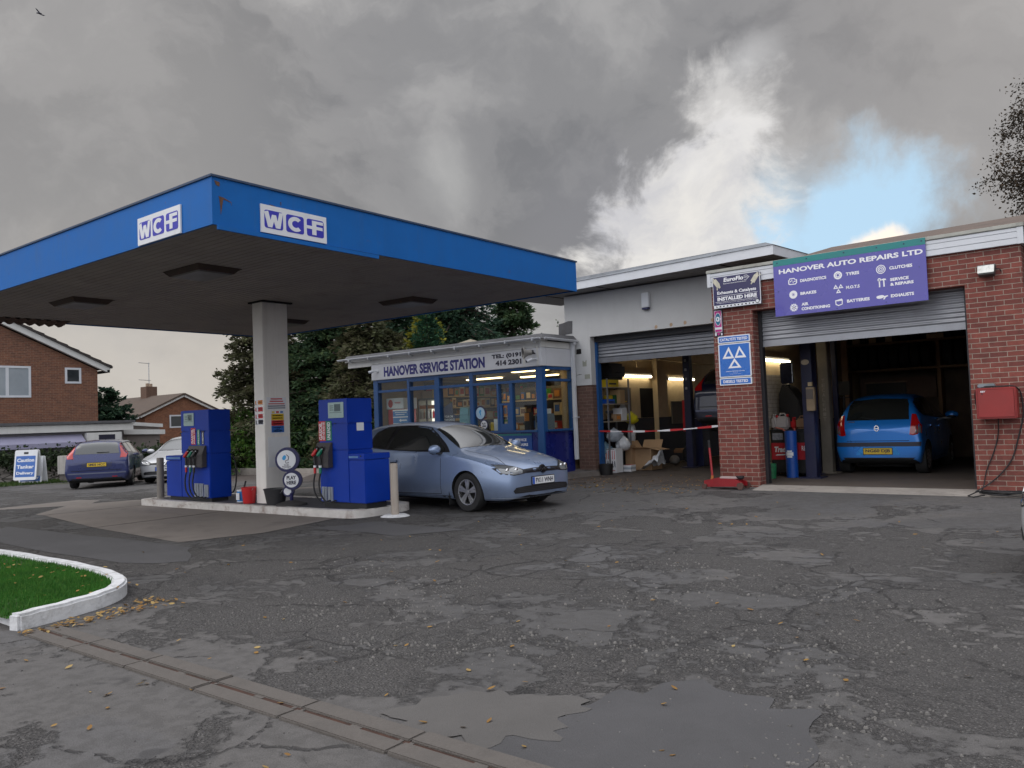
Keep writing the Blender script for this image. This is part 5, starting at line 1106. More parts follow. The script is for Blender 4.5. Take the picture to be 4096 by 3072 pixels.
def wheel(parent, x, y, r, side, style, wd=.2):
    z = r; mb = MB(); s = side
    mb.lathe([(r*.62, -wd*.5*s), (r*.93, -wd*.5*s), (r, -wd*.36*s), (r, wd*.36*s), (r*.945, wd*.5*s), (r*.70, wd*.52*s), (r*.64, wd*.46*s)], (x, y, z), 'y', 36)
    w_ = mb.build('wheel', rubber, parent, local=True, smooth=True)
    mb = MB()
    if style == 'alloy':
        mb.lathe([(r*.64, wd*.46*s), (r*.655, wd*.50*s), (r*.60, wd*.49*s), (r*.58, wd*.2*s)], (x, y, z), 'y', 36)
        mb.lathe([(.0, wd*.47*s), (r*.10, wd*.47*s), (r*.12, wd*.44*s)], (x, y, z), 'y', 20)
        for i in range(5):
            for da in (-.16, .16):
                a = 2*pi*i/5+.3; d0 = Vector((cos(a+da*.9), 0, sin(a+da*.9))); d1 = Vector((cos(a+da), 0, sin(a+da))); t = Vector((-sin(a), 0, cos(a)))
                c = Vector((x, y, z)); yy = Vector((0, s*wd, 0)); h0 = .018; h1 = .024
                p0 = c+d0*r*.10; p1 = c+d1*r*.61
                mb.add([p0-t*h0+yy*.46, p0+t*h0+yy*.46, p1+t*h1+yy*.475, p1-t*h1+yy*.475, p0-t*h0+yy*.36, p0+t*h0+yy*.36, p1+t*h1+yy*.40, p1-t*h1+yy*.40], [(0, 1, 2, 3), (0, 4, 5, 1), (1, 5, 6, 2), (2, 6, 7, 3), (3, 7, 4, 0)])
    else:
        mb.lathe([(r*.64, wd*.46*s), (r*.655, wd*.50*s), (r*.56, wd*.49*s), (r*.52, wd*.44*s), (r*.30, wd*.46*s), (r*.24, wd*.50*s), (0, wd*.51*s)], (x, y, z), 'y', 30)
    mb.build('rim', alloy, w_, local=True, smooth=True)
    mb = MB(); mb.lathe([(r*.60, wd*.18*s), (0, wd*.17*s)], (x, y, z), 'y', 24); mb.build('hub_shadow', under, w_, local=True)
    if style == 'cover':
        mb = MB()
        for i in range(9):
            a = 2*pi*i/9; c = Vector((x, y+s*wd*.487, z)); d_ = Vector((cos(a), 0, sin(a))); t = Vector((-sin(a), 0, cos(a)))
            mb.add([c+d_*r*.34-t*.012, c+d_*r*.50-t*.024, c+d_*r*.50+t*.024, c+d_*r*.34+t*.012], [(0, 1, 2, 3)])
        mb.build('vent_slot', under, w_, local=True)
def put_plate(parent, text, bvh, view, cy, cz, w_, h_, mat, euro):
    o, d_ = VIEW[view](cy, cz); loc, nor, i, dist = bvh.ray_cast(o, d_)
    if nor.dot(d_) > 0: nor = -nor
    nor = (nor*.5-d_*.5).normalized(); nor.y = 0; nor.normalize()
    u = Vector((0, 1, 0)) if view == 'F' else Vector((0, -1, 0)); v = nor.cross(u); f = (loc+nor*.012, u, v, nor)
    mb = MB(); mb.poly(rrect(-w_/2-.012, w_/2+.012, -h_/2-.012, h_/2+.012, .012), f, -.03, .004); pl = mb.build('number_plate', car_black, parent, local=True)
    mb = MB(); mb.poly(rrect(-w_/2, w_/2, -h_/2, h_/2, .008), f, .004, .006); mb.build('plate_face', mat, pl, local=True)
    mb = MB(); put_text(mb, text, -w_/2+(.075 if euro else .035), w_/2-.03, -h_*.34, h_*.34, f, .006, .03); mb.build('lettering', pdk, pl, local=True)
    if euro: mb = MB(); mb.poly(rect(-w_/2+.002, -w_/2+.05, -h_/2+.002, h_/2-.002), f, .006, .0075); mb.build('plate_badge', M('euro_blue', (.02, .10, .50), .4), pl, local=True)
def mirror(parent, x, y, z, s, paint):
    mb = MB(); mb.ball((x, y+s*.10, z+.02), .075, .125, .078, 14, 10); m_ = mb.build('door_mirror', paint, parent, local=True, smooth='all')
    mb = MB(); mb.obox((x+.005, y+s*.02, z-.045), .11, .16, .03); mb.ball((x-.012, y+s*.10, z-.012), .066, .10, .05, 12, 8); mb.build('mirror_base', car_black, m_, local=True, smooth=True)

def dress(t, me, bvh, sp, paint):
    o = bpy.data.objects.new('body', me); COL.objects.link(o); o.parent = t
    X = lambda s: sp['fo']-s; W = sp['hw']
    for view, sg in (('R', -1), ('L', 1)):
        mb = MB(); conform(mb, bvh, [(X(a), b) for a, b in sp['surround']], view, .003, .07); su = mb.build('window_surround', car_black, t, local=True, smooth='all')
        for pl in sp['sidewin']: mb = MB(); conform(mb, bvh, [(X(a), b) for a, b in pl], view, .007, .07); mb.build('side_window', car_glass, su, local=True, smooth='all')
        mb = MB()
        for ln in sp['seams']: strip(bvh, [(X(a), b) for a, b in ln], view, .009, mb, .0015, .10)
        mb.build('door_seam', under, t, local=True, smooth='all')
        for hs, hz in sp['handles']:
            loc, nor, i_, d_ = bvh.ray_cast(Vector((X(hs), sg*3, hz)), Vector((0, -sg, 0)))
            mb = MB(); mb.obox((X(hs), loc.y+sg*.022, hz), .20, .022, .034); hd_ = mb.build('door_handle', paint, t, local=True, bevel=.008)
            mb = MB(); mb.obox((X(hs), loc.y+sg*.004, hz-.012), .17, .012, .055); mb.build('handle_recess', under, hd_, local=True)
        if sp.get('mirror'): mirror(t, X(sp['mirror'][0]), sg*sp['mirror'][1], sp['mirror'][2], sg, sp.get('mirror_mat', paint))
        if sp.get('sill'): mb = MB(); strip(bvh, [(X(a), b) for a, b in sp['sill']], view, sp.get('sillw', .05), mb, .004, .12); mb.build('sill_trim', car_black, t, local=True, smooth='all')
    for nm, view, poly, mat, off in sp['skins']:
        for fl in ((1, -1) if nm.endswith('*') else (1,)):
            mb = MB(); pl = [(a*fl, b) for a, b in poly] if view in 'FB' else [(X(a), b*fl) for a, b in poly] if view == 'T' else [(X(a), b) for a, b in poly]
            vw = view if view not in 'RL' or fl == 1 else 'L'
            conform(mb, bvh, pl, vw, off, .045); mb.build(nm.rstrip('*'), mat, t, local=True, smooth='all')
    for x in (0, -sp['wb']):
        for s_ in (1, -1): wheel(t, x, s_*(sp['tr']), sp['wr'], s_, sp['wheel'])
    return o

# ---- three door hatchback at the pumps
golf_p = paint_mat('paint_silver_blue', (.25, .33, .50), .45, .30)
GOLF = [(.0, .25, .50, .45, .58, .60, .56, .63, .34, .65), (.06, .20, .68, .45, .735, .64, .715, .685, .52, .71), (.22, .18, .77, .48, .83, .70, .81, .76, .60, .79), (.55, .18, .80, .52, .885, .80, .86, .855, .66, .885), (.95, .18, .82, .55, .893, .875, .872, .93, .70, .965), (1.22, .18, .83, .55, .893, .905, .878, .975, .715, 1.02),
        (1.55, .18, .83, .55, .893, .925, .878, 1.165, .665, 1.205), (1.98, .18, .83, .55, .893, .945, .876, 1.375, .60, 1.425), (2.45, .18, .83, .55, .893, .955, .874, 1.42, .59, 1.485), (3.05, .18, .83, .56, .893, .975, .87, 1.425, .585, 1.485), (3.55, .19, .82, .57, .888, .995, .86, 1.405, .575, 1.465), (3.84, .20, .81, .58, .88, 1.01, .848, 1.375, .57, 1.43), (3.98, .21, .80, .58, .87, 1.01, .83, 1.22, .61, 1.26), (4.11, .22, .79, .58, .86, 1.0, .81, 1.02, .68, 1.04), (4.18, .26, .74, .56, .82, .88, .77, .93, .62, .95), (4.20, .30, .66, .52, .74, .78, .68, .82, .55, .84)]
me, bv = car_body(GOLF, 2.578, .87, .355, golf_p)
th = radians(-4.5)
golf = T('hatchback_car', 'pale silver blue three door hatchback parked by the pumps facing right', 'car', (-8.74, 10.45, 0), th)
SPG = dict(fo=.87, hw=.893, wb=2.578, tr=.765, wr=.317, wheel='alloy', mirror=(1.50, .875, .985), sill=[(1.25, .215), (3.0, .215)], sillw=.06,
    surround=[(1.30, .952), (1.50, 1.085), (1.80, 1.255), (2.05, 1.365), (2.45, 1.412), (2.95, 1.412), (3.25, 1.395), (3.48, 1.30), (3.56, 1.10), (3.50, 1.035), (3.0, .998), (2.2, .968)],
    sidewin=[[(1.66, 1.0), (1.66, 1.145), (1.85, 1.255), (2.08, 1.345), (2.45, 1.388), (2.84, 1.388), (2.90, 1.01), (2.2, .985)], [(1.42, .978), (1.63, 1.115), (1.63, .99)], [(3.0, 1.02), (2.95, 1.385), (3.22, 1.37), (3.40, 1.28), (3.46, 1.11), (3.42, 1.055)]],
    seams=[[(1.46, .945), (1.47, .60), (1.50, .27), (2.90, .25), (2.99, .50), (2.93, .98)]], handles=[(2.72, .80)],
    skins=[('windscreen', 'T', [(1.24, .64), (1.20, .3), (1.19, 0), (1.20, -.3), (1.24, -.64), (1.55, -.60), (1.93, -.535), (1.99, 0), (1.93, .535), (1.55, .60)], car_glass, .004),
           ('rear_window', 'B', [(-.55, 1.06), (.55, 1.06), (.50, 1.28), (0, 1.33), (-.50, 1.28)], car_glass, .004),
           ('headlight*', 'F', [(.46, .605), (.44, .65), (.52, .70), (.66, .735), (.775, .745), (.80, .70), (.77, .62), (.62, .595)], lamp_clear, .006),
           ('headlight_surround*', 'F', [(.40, .60), (.405, .665), (.52, .715), (.66, .75), (.79, .76), (.825, .70), (.785, .605), (.62, .58)], car_black, .002),
           ('upper_grille', 'F', [(-.44, .605), (.44, .605), (.41, .665), (.2, .675), (-.2, .675), (-.41, .665)], car_black, .004),
           ('lower_grille', 'F', [(-.62, .30), (.62, .30), (.65, .34), (.60, .39), (.40, .405), (-.40, .405), (-.60, .39), (-.65, .34)], car_black, .005),
           ('wiper*', 'T', [(1.16, .1), (1.19, .5), (1.175, .5), (1.145, .1)], under, .012)])
dress(golf, me, bv, SPG, golf_p)
put_plate(golf, 'PX11 WNH', bv, 'F', 0, .475, .52, .112, plate_w, True)
# front badge, grille bars, lamp reflectors, bumper strips, wipers, headrests are seen through nothing: glass is tinted
o_, d_ = VIEW['F'](0, .652); loc, nor, i_, q_ = bv.ray_cast(o_, d_)
f = (loc+Vector((.012, 0, .0)), Vector((0, 1, 0)), Vector((-.25, 0, .97)).normalized(), Vector((.97, 0, .25)).normalized())
mb = MB(); mb.poly(circ(0, 0, .068, 28), f, -.02, .006); bg_ = mb.build('badge', car_black, golf, local=True)
mb = MB(); mb.ringpoly(circ(0, 0, .066, 28), circ(0, 0, .055, 28), f, .006, .012)
def barx(a, b, w_=.009):
    a, b = Vector(a), Vector(b); t = (b-a).normalized(); n = Vector((-t.y, t.x))*w_; mb.poly([tuple(a-n), tuple(b-n), tuple(b+n), tuple(a+n)], f, .006, .0115)
for p_ in (((-.020, .052), (0, .008)), ((.020, .052), (0, .008)), ((-.050, .022), (-.024, -.046)), ((-.024, -.046), (0, -.004)), ((0, -.004), (.024, -.046)), ((.024, -.046), (.050, .022))): barx(*p_)
mb.build('badge_ring', chrome, bg_, local=True)
for z_ in (.622, .645): mb = MB(); strip(bv, [(-.40, z_), (-.08, z_)], 'F', .007, mb, .008, .08); strip(bv, [(.08, z_), (.40, z_)], 'F', .007, mb, .008, .08); mb.build('grille_bar', M('gloss_black', (.03, .03, .033), .15, coat=.6), golf, local=True)
for z_ in (.325, .35, .375): mb = MB(); strip(bv, [(-.56, z_), (.56, z_)], 'F', .006, mb, .008, .08); mb.build('grille_bar', M('grille_grey', (.05, .05, .055), .5), golf, local=True)
for yy in (.545, .70, -.545, -.70):
    o_, d_ = VIEW['F'](yy, .665); loc, nor, i_, q_ = bv.ray_cast(o_, d_)
    mb = MB(); mb.ball(tuple(loc+Vector((-.004, 0, 0))), .022, .040, .036, 14, 10); mb.build('reflector', chrome, golf, local=True, smooth='all')
mb = MB(); strip(bv, [(-.80, .235), (-.4, .225), (.4, .225), (.80, .235)], 'F', .014, mb, .006, .06); mb.build('bumper_lip', M('lip_silver', (.30, .34, .42), .3, .5), golf, local=True)
mb = MB(); strip(bv, [(.87-.10, -.66), (.87-.55, -.52), (.87-1.16, -.62)], 'T', .008, mb, .002, .08); strip(bv, [(.87-.10, .66), (.87-.55, .52), (.87-1.16, .62)], 'T', .008, mb, .002, .08); mb.build('bonnet_seam', under, golf, local=True)
mb = MB(); mb.box(-.44, -.86, .10, -.43, -.68, .36); mb.box(-.44, .68, .10, -.43, .86, .36); mb.build('mud_flap', rubber, golf, local=True)
mb = MB(); mb.box(-2.3, -.6, .14, .5, .6, .26); mb.tube([(-3.1, .4, .25), (-3.28, .4, .2)], .03, 10); mb.build('underbody', under, golf, local=True)

# ---- estate, left background
est_p = paint_mat('paint_navy', (.010, .020, .105), .25, .28)
EST = [(.0, .26, .50, .45, .62, .60, .60, .64, .38, .66), (.12, .2, .74, .48, .82, .70, .78, .77, .56, .80), (.6, .18, .80, .52, .91, .84, .86, .90, .64, .94), (1.05, .18, .82, .55, .915, .92, .87, .98, .70, 1.03), (1.30, .18, .82, .55, .915, .94, .88, 1.04, .71, 1.09), (2.10, .18, .82, .55, .917, .96, .88, 1.40, .61, 1.45), (2.80, .18, .82, .55, .917, .98, .88, 1.44, .61, 1.49), (3.60, .18, .82, .55, .915, 1.0, .87, 1.43, .61, 1.48), (4.08, .19, .81, .55, .905, 1.02, .86, 1.40, .60, 1.44), (4.30, .21, .80, .55, .895, 1.02, .85, 1.26, .63, 1.29), (4.40, .24, .79, .55, .89, 1.0, .84, 1.04, .72, 1.05), (4.46, .28, .76, .55, .86, .82, .82, .88, .70, .89), (4.48, .32, .70, .52, .78, .72, .74, .78, .6, .79)]
me_e, bv_e = car_body(EST, 2.64, .87, .35, est_p)
SPE = dict(fo=.87, hw=.917, wb=2.64, tr=.78, wr=.318, wheel='cover', mirror=(1.62, .93, 1.0), sill=[(1.3, .215), (3.1, .215)],
    surround=[(1.42, .985), (1.70, 1.15), (2.12, 1.36), (2.6, 1.40), (3.5, 1.395), (4.0, 1.36), (4.2, 1.20), (4.15, 1.06), (3.4, 1.03)],
    sidewin=[[(1.62, 1.01), (1.75, 1.14), (2.13, 1.335), (2.5, 1.37), (2.52, 1.02)], [(2.60, 1.02), (2.58, 1.375), (3.30, 1.37), (3.38, 1.05)], [(3.46, 1.06), (3.40, 1.365), (3.94, 1.335), (4.10, 1.19), (4.07, 1.08)]],
    seams=[[(1.46, .94), (1.47, .5), (1.52, .27), (3.0, .25), (3.35, .55), (3.42, 1.0)], [(2.55, 1.0), (2.56, .27)]], handles=[(2.4, .84), (3.25, .86)],
    skins=[('windscreen', 'T', [(1.30, .66), (1.26, 0), (1.30, -.66), (2.02, -.55), (2.08, 0), (2.02, .55)], car_glass, .004),
           ('headlight*', 'F', [(.46, .62), (.50, .70), (.74, .78), (.80, .72), (.72, .64)], lamp_clear, .006), ('upper_grille', 'F', [(-.40, .58), (.40, .58), (.44, .66), (-.44, .66)], car_black, .004), ('lower_grille', 'F', [(-.6, .30), (.6, .30), (.55, .42), (-.55, .42)], car_black, .004),
           ('rear_window', 'B', [(-.61, 1.055), (.61, 1.055), (.56, 1.30), (.50, 1.375), (0, 1.395), (-.50, 1.375), (-.56, 1.30)], car_glass, .004),
           ('tail_light*', 'B', [(.66, 1.36), (.58, 1.38), (.66, 1.05), (.64, .93), (.80, .92), (.84, 1.02), (.75, 1.18)], lamp_red, .006),
           ('tailgate_recess', 'B', [(-.40, .66), (.40, .66), (.42, .80), (-.42, .80)], M('navy_dark', (.010, .016, .07), .3, coat=.6), .002),
           ('tailgate_seam', 'B', [(-.70, .555), (.70, .555), (.70, .570), (-.70, .570)], under, .003), ('bumper_trim', 'B', [(-.80, .46), (.80, .46), (.80, .50), (-.80, .50)], M('trim_grey_blue', (.10, .11, .17), .4), .004),
           ('rear_valance', 'B', [(-.66, .27), (.66, .27), (.70, .335), (-.70, .335)], car_black, .004), ('rear_reflector*', 'B', [(.42, .35), (.56, .35), (.56, .375), (.42, .375)], lamp_red, .005),
           ('rear_wiper', 'B', [(-.02, 1.075), (-.34, 1.085), (-.34, 1.10), (.02, 1.10)], under, .012), ('roof_rail*', 'T', [(2.2, .60), (4.0, .60), (4.0, .635), (2.2, .635)], M('rail_silver', (.45, .46, .48), .3, .6), .03)])
a = radians(90+57)
est = T('estate_car', 'dark navy estate car parked by the ivy wall seen from behind', 'car', (-25.98-2.64*sin(radians(57))*1.0-.0, 11.50+2.64*cos(radians(57)), gz(-26, 11.5)+.0), a)
dress(est, me_e, bv_e, SPE, est_p); put_plate(est, 'SM05 HCC', bv_e, 'B', 0, .735, .52, .112, plate_y, False)
mb = MB(); mb.box(-2.6, -.6, .16, .5, .6, .28); mb.build('underbody', under, est, local=True)

# ---- small hatchback inside the right hand bay
hat_p = paint_mat('paint_bright_blue', (.008, .21, .72), .25, .30)
HAT = [(.0, .28, .44, .45, .54, .62, .52, .66, .35, .68), (.12, .2, .64, .46, .70, .74, .68, .80, .50, .83), (.45, .17, .70, .50, .785, .86, .74, .93, .58, .97), (.80, .17, .72, .55, .79, .94, .76, 1.04, .64, 1.09), (1.0, .17, .72, .55, .795, .96, .765, 1.10, .66, 1.15), (1.75, .17, .72, .55, .797, .98, .765, 1.45, .57, 1.50), (2.30, .17, .72, .55, .797, 1.0, .765, 1.48, .57, 1.54), (2.95, .17, .72, .55, .795, 1.03, .755, 1.46, .57, 1.51), (3.28, .18, .72, .55, .785, 1.05, .74, 1.36, .57, 1.41), (3.44, .20, .71, .55, .775, 1.03, .73, 1.09, .65, 1.10), (3.53, .25, .69, .53, .76, .86, .72, .92, .64, .93), (3.565, .30, .62, .50, .70, .76, .64, .82, .55, .83)]
me_h, bv_h = car_body(HAT, 2.38, .72, .33, hat_p)
SPH = dict(fo=.72, hw=.797, wb=2.38, tr=.68, wr=.285, wheel='cover', mirror=(1.36, .82, 1.04), sill=None,
    surround=[(1.15, 1.0), (1.40, 1.17), (1.78, 1.40), (2.3, 1.43), (2.95, 1.41), (3.20, 1.33), (3.25, 1.15), (3.1, 1.09), (2.2, 1.03)],
    sidewin=[[(1.35, 1.03), (1.42, 1.16), (1.80, 1.375), (2.10, 1.405), (2.12, 1.05)], [(2.19, 1.055), (2.17, 1.405), (2.80, 1.385), (2.88, 1.09)], [(2.95, 1.11), (2.90, 1.37), (3.10, 1.31), (3.15, 1.15)]],
    seams=[[(1.18, .97), (1.2, .5), (1.25, .27), (2.4, .25), (2.75, .5), (2.86, 1.06)], [(2.15, 1.02), (2.16, .26)]], handles=[(2.0, .86), (2.75, .89)],
    skins=[('windscreen', 'T', [(1.02, .60), (.98, 0), (1.02, -.60), (1.68, -.51), (1.74, 0), (1.68, .51)], car_glass, .004), ('headlight*', 'F', [(.40, .66), (.45, .76), (.62, .84), (.68, .76), (.60, .66)], lamp_clear, .006), ('lower_grille', 'F', [(-.5, .30), (.5, .30), (.46, .44), (-.46, .44)], car_black, .004),
           ('rear_window', 'B', [(-.555, 1.02), (.555, 1.02), (.53, 1.30), (.48, 1.40), (0, 1.425), (-.48, 1.40), (-.53, 1.30)], car_glass, .004),
           ('tail_light*', 'B', [(.595, 1.12), (.66, 1.11), (.745, .90), (.75, .76), (.62, .725), (.56, .74), (.585, .90)], lamp_red, .007), ('reversing_light*', 'B', [(.67, .92), (.735, .90), (.742, .77), (.66, .755)], lamp_clear, .009),
           ('tailgate_seam', 'B', [(-.55, .625), (.55, .625), (.55, .635), (-.55, .635)], under, .002), ('bumper_strip', 'B', [(-.74, .525), (.74, .525), (.745, .605), (-.745, .605)], M('strip_dark', (.028, .032, .055), .5), .006),
           ('plate_recess', 'B', [(-.40, .36), (.40, .36), (.30, .515), (-.30, .515)], M('blue_pale', (.02, .26, .70), .25, .3, coat=.6), .003), ('rear_valance', 'B', [(-.60, .285), (.60, .285), (.64, .315), (-.64, .315)], car_black, .004),
           ('badge', 'B', circ(0, .865, .045, 16, .06), M('badge_blue', (.01, .10, .40), .15, .5, coat=.5), .006), ('rear_wiper', 'B', [(.02, 1.005), (-.02, 1.04), (.30, 1.075), (.30, 1.06)], under, .016), ('lettering', 'B', [(.40, .985), (.52, .985), (.52, 1.0), (.40, 1.0)], alloy, .006)])
hat = T('hatchback_car', 'small bright blue hatchback in the right workshop bay seen from behind', 'car', (-4.38, 16.60+2.38, .156), radians(91.5))
dress(hat, me_h, bv_h, SPH, hat_p); put_plate(hat, 'NG60 DJB', bv_h, 'B', 0, .437, .50, .11, plate_y, False)
mb = MB(); mb.box(-2.4, -.5, .12, .4, .5, .26); mb.build('underbody', under, hat, local=True)
mb = MB(); mb.ringpoly(circ(0, .865, .043, 16, .058), circ(0, .865, .030, 16, .042), (Vector((-2.845, 0, 0)), Vector((0, -1, 0)), Vector((0, 0, 1)), Vector((-1, 0, 0))), .0, .012); mb.poly(rect(-.03, .03, .855, .872), (Vector((-2.845, 0, 0)), Vector((0, -1, 0)), Vector((0, 0, 1)), Vector((-1, 0, 0))), 0, .011); mb.build('badge_ring', chrome, hat, local=True)

# ---- further cars reuse these bodies: a silver one behind the left pump, a dark blue one up on the lift
def clone(src, name, label, loc, rz, swap):
    r = src.copy(); COL.objects.link(r); r.name = name; r.location = loc; r.rotation_euler = (0, 0, rz); r['label'] = label
    for ch in list(src.children):
        c = ch.copy(); COL.objects.link(c); c.parent = r
        for g in ch.children:
            d_ = g.copy(); COL.objects.link(d_); d_.parent = c
            if g.data and any(m and m.name in swap for m in g.data.materials):
                d_.data = g.data.copy()
                for i, m in enumerate(d_.data.materials):
                    if m and m.name in swap: d_.data.materials[i] = swap[m.name]
        if ch.data and any(m and m.name in swap for m in ch.data.materials):
            c.data = ch.data.copy()
            for i, m in enumerate(c.data.materials):
                if m and m.name in swap: c.data.materials[i] = swap[m.name]
    return r
sil_p = paint_mat('paint_silver', (.52, .53, .55), .35, .30)
clone(golf, 'hatchback_car', 'white silver car mostly hidden behind the left fuel pump facing the road', (-25.15, 13.40, gz(-25.5, 13.4)), radians(-48), {'paint_silver_blue': sil_p})
lift_p = paint_mat('paint_navy_shaded', (.002, .004, .022), .2, .35); plate_d = M('plate_yellow_shaded', (.10, .075, .012), .7, var=.3, scale=20)  # bay shade put into the colours of the raised car's paint and plate
lc = clone(est, 'estate_car', 'dark blue car raised on a lift in the left workshop bay', (-7.30, 17.3+2.64, 1.00), radians(90), {'paint_navy': lift_p, 'navy_dark': lift_p, 'plate_yellow': plate_d})
clone(golf, 'hatchback_car', 'white silver car whose front just enters the picture at the right edge', (-.16, 8.45, 0), radians(180), {'paint_silver_blue': sil_p})
# ------------------------------------------------------------------ lamps
tube_e = emit_mat('tube_warm', (1, .86, .60), 9); tube_shop = emit_mat('tube_shop', (1, .74, .36), 6.5); fridge_e = emit_mat('fridge_led', (.95, .98, 1.0), 7)
def tube(label, x, y0, y1, z, grp='fluorescent tubes on the workshop walls'):
    t = T('fluorescent_light', label, 'light', (x, (y0+y1)/2, z-.05), group=grp)
    mb = MB(); mb.box(x-.055, y0, z+.028, x-.005, y1, z+.068); mb.box(x-.04, y0+.0, z-.03, x+.01, y0+.03, z+.03); mb.box(x-.04, y1-.03, z-.03, x+.01, y1, z+.03); mb.build('batten', white_paint, t)
    mb = MB(); mb.tube([(x, y0+.03, z), (x, y1-.03, z)], .024, 12); mb.build('tube', tube_e, t, smooth=True)
tube('lit fluorescent tube on the cream wall nearer the shelves in the left bay', -10.235, 16.72, 18.28, 2.40)
tube('lit fluorescent tube on the cream wall nearer the lift in the left bay', -10.15, 18.98, 20.5, 2.35)
tube('lit fluorescent tube on the side wall of the right bay', -6.03, 14.95, 16.55, 2.42)

# ------------------------------------------------------------------ left bay interior
mb = MB(); mb.box(-10.311, 15.36, .16, -10.295, 24.7, 1.36); mb.box(-10.16, 18.42, .16, -10.143, 18.95, 1.36); mb.build('dado', dado_dark, ww)
mb = MB(); mb.box(-10.31, 18.42, .1, -10.16, 18.95, 3.7); mb.build('pilaster', cream_wall, ww)
mb = MB(); mb.box(-10.309, 17.77, 1.365, -10.293, 18.40, 2.11); mb.build('wall_opening', _M['void_dark'], ww)
mb = MB(); mb.box(-10.309, 16.55, 1.365, -10.291, 17.30, 2.11); mb.build('wall_opening', M('opening_grey', (.16, .14, .125), .8, var=.2), ww)
mb = MB(); mb.box(-10.14, 19.05, 1.17, -10.11, 20.0, 1.76); mb.build('grey_board', M('board_grey', S(120, 112, 100), .8, var=.1, dirt=.2), ww)
def pipe(lab, pts, r=.015):
    mb = MB(); mb.tube(pts, r, 8); mb.build('conduit', cream_wall, ww, smooth=True)
pipe('', [(-10.26, 15.6, 2.86), (-10.26, 17.6, 2.80), (-10.26, 18.4, 2.84), (-10.12, 18.5, 2.84), (-10.12, 20.5, 2.80), (-10.26, 22, 2.82)]); pipe('', [(-10.26, 17.5, 2.79), (-10.22, 17.52, 2.95), (-10.22, 17.52, 3.6)], .02); pipe('', [(-10.24, 17.55, 2.8), (-10.24, 17.56, 2.62)], .012)
# shelves at the left of the doorway with their contents
shf = T('shelf_unit', 'open metal shelf unit against the left wall just inside the left doorway', 'shelves', (-10.1, 16.0, .16))
for z in (1.30, 1.70, 2.08): mb = MB(); mb.box(-10.29, 15.55, z, -9.88, 16.55, z+.025); mb.build('shelf_board', M('shelf_grey', S(150, 140, 125), .6, var=.12, dirt=.3), shf)
for y in (15.57, 16.50):
    for x in (-10.27, -9.90): mb = MB(); mb.box(x, y, .16, x+.03, y+.03, 2.3); mb.build('upright', galv, shf)
def boxthing(name, label, cat, x0, y0, z0, x1, y1, z1, mat, bev=.008, grp=None, extra=None):
    t = T(name, label, cat, ((x0+x1)/2, (y0+y1)/2, z0), group=grp)
    mb = MB(); mb.box(x0, y0, z0, x1, y1, z1); mb.build('case', mat, t, bevel=bev)
    if extra:
        for (nm, a, m) in extra: mb = MB(); mb.box(*a); mb.build(nm, m, t)
    return t
yel_pl = M('yellow_box', (.62, .46, .02), .45, var=.08); card = M('cardboard', (.36, .235, .135), .85, var=.1, dirt=.15); card_in = M('cardboard_in', (.24, .155, .09), .9)
t = T('storage_case', 'black rounded case on top of the shelf unit', 'case', (-10.1, 16.1, 2.15)); mb = MB(); mb.box(-10.28, 15.72, 2.28, -9.88, 16.45, 2.66); mb.build('case', black_pl, t, bevel=.07, seg=4); mb = MB(); mb.tube([(-9.87, 15.95, 2.45), (-9.84, 16.0, 2.45), (-9.84, 16.2, 2.45), (-9.87, 16.25, 2.45)], .012, 8); mb.build('handle', dark_metal, t)
boxthing('storage_box', 'yellow flat box under the black case on the top shelf', 'box', -10.27, 15.60, 2.106, -9.90, 16.12, 2.275, yel_pl, extra=[('print', (-9.899, 15.7, 2.16, -9.896, 16.0, 2.20), pdk)])
boxthing('tool_case', 'bright blue tool case on the middle shelf', 'case', -10.2, 15.62, 1.726, -9.92, 15.95, 1.83, M('case_blue', (.01, .09, .50), .4), extra=[('handle', (-9.918, 15.70, 1.75, -9.89, 15.87, 1.775), black_pl)])
boxthing('storage_box', 'small yellow box behind the blue tool case', 'box', -10.25, 15.98, 1.726, -10.08, 16.12, 1.92, yel_pl)
boxthing('storage_box', 'small dark green box beside the small yellow box', 'box', -10.2, 16.14, 1.726, -10.05, 16.25, 1.93, M('box_green', (.02, .12, .04), .5))
boxthing('storage_box', 'tall pale cardboard carton at the back end of the middle shelf', 'box', -10.25, 16.27, 1.726, -9.98, 16.5, 2.05, M('carton_pale', S(190, 160, 120), .8))
boxthing('power_tool', 'black cordless drill standing on the lower shelf', 'tool', -10.10, 15.85, 1.326, -10.0, 15.98, 1.38, black_pl, extra=[('grip', (-10.07, 15.89, 1.38, -10.03, 15.94, 1.50), black_pl), ('barrel', (-10.09, 15.8, 1.50, -10.01, 16.0, 1.57), M('drill_grey', (.06, .06, .07), .5))])
boxthing('storage_box', 'brown carton with an orange end on the lower shelf', 'box', -10.2, 16.02, 1.326, -9.95, 16.25, 1.48, card, extra=[('end_label', (-9.949, 16.06, 1.36, -9.945, 16.2, 1.44), org)])
boxthing('storage_box', 'white carton at the far end of the lower shelf', 'box', -10.2, 16.28, 1.326, -9.95, 16.5, 1.62, sign_white)
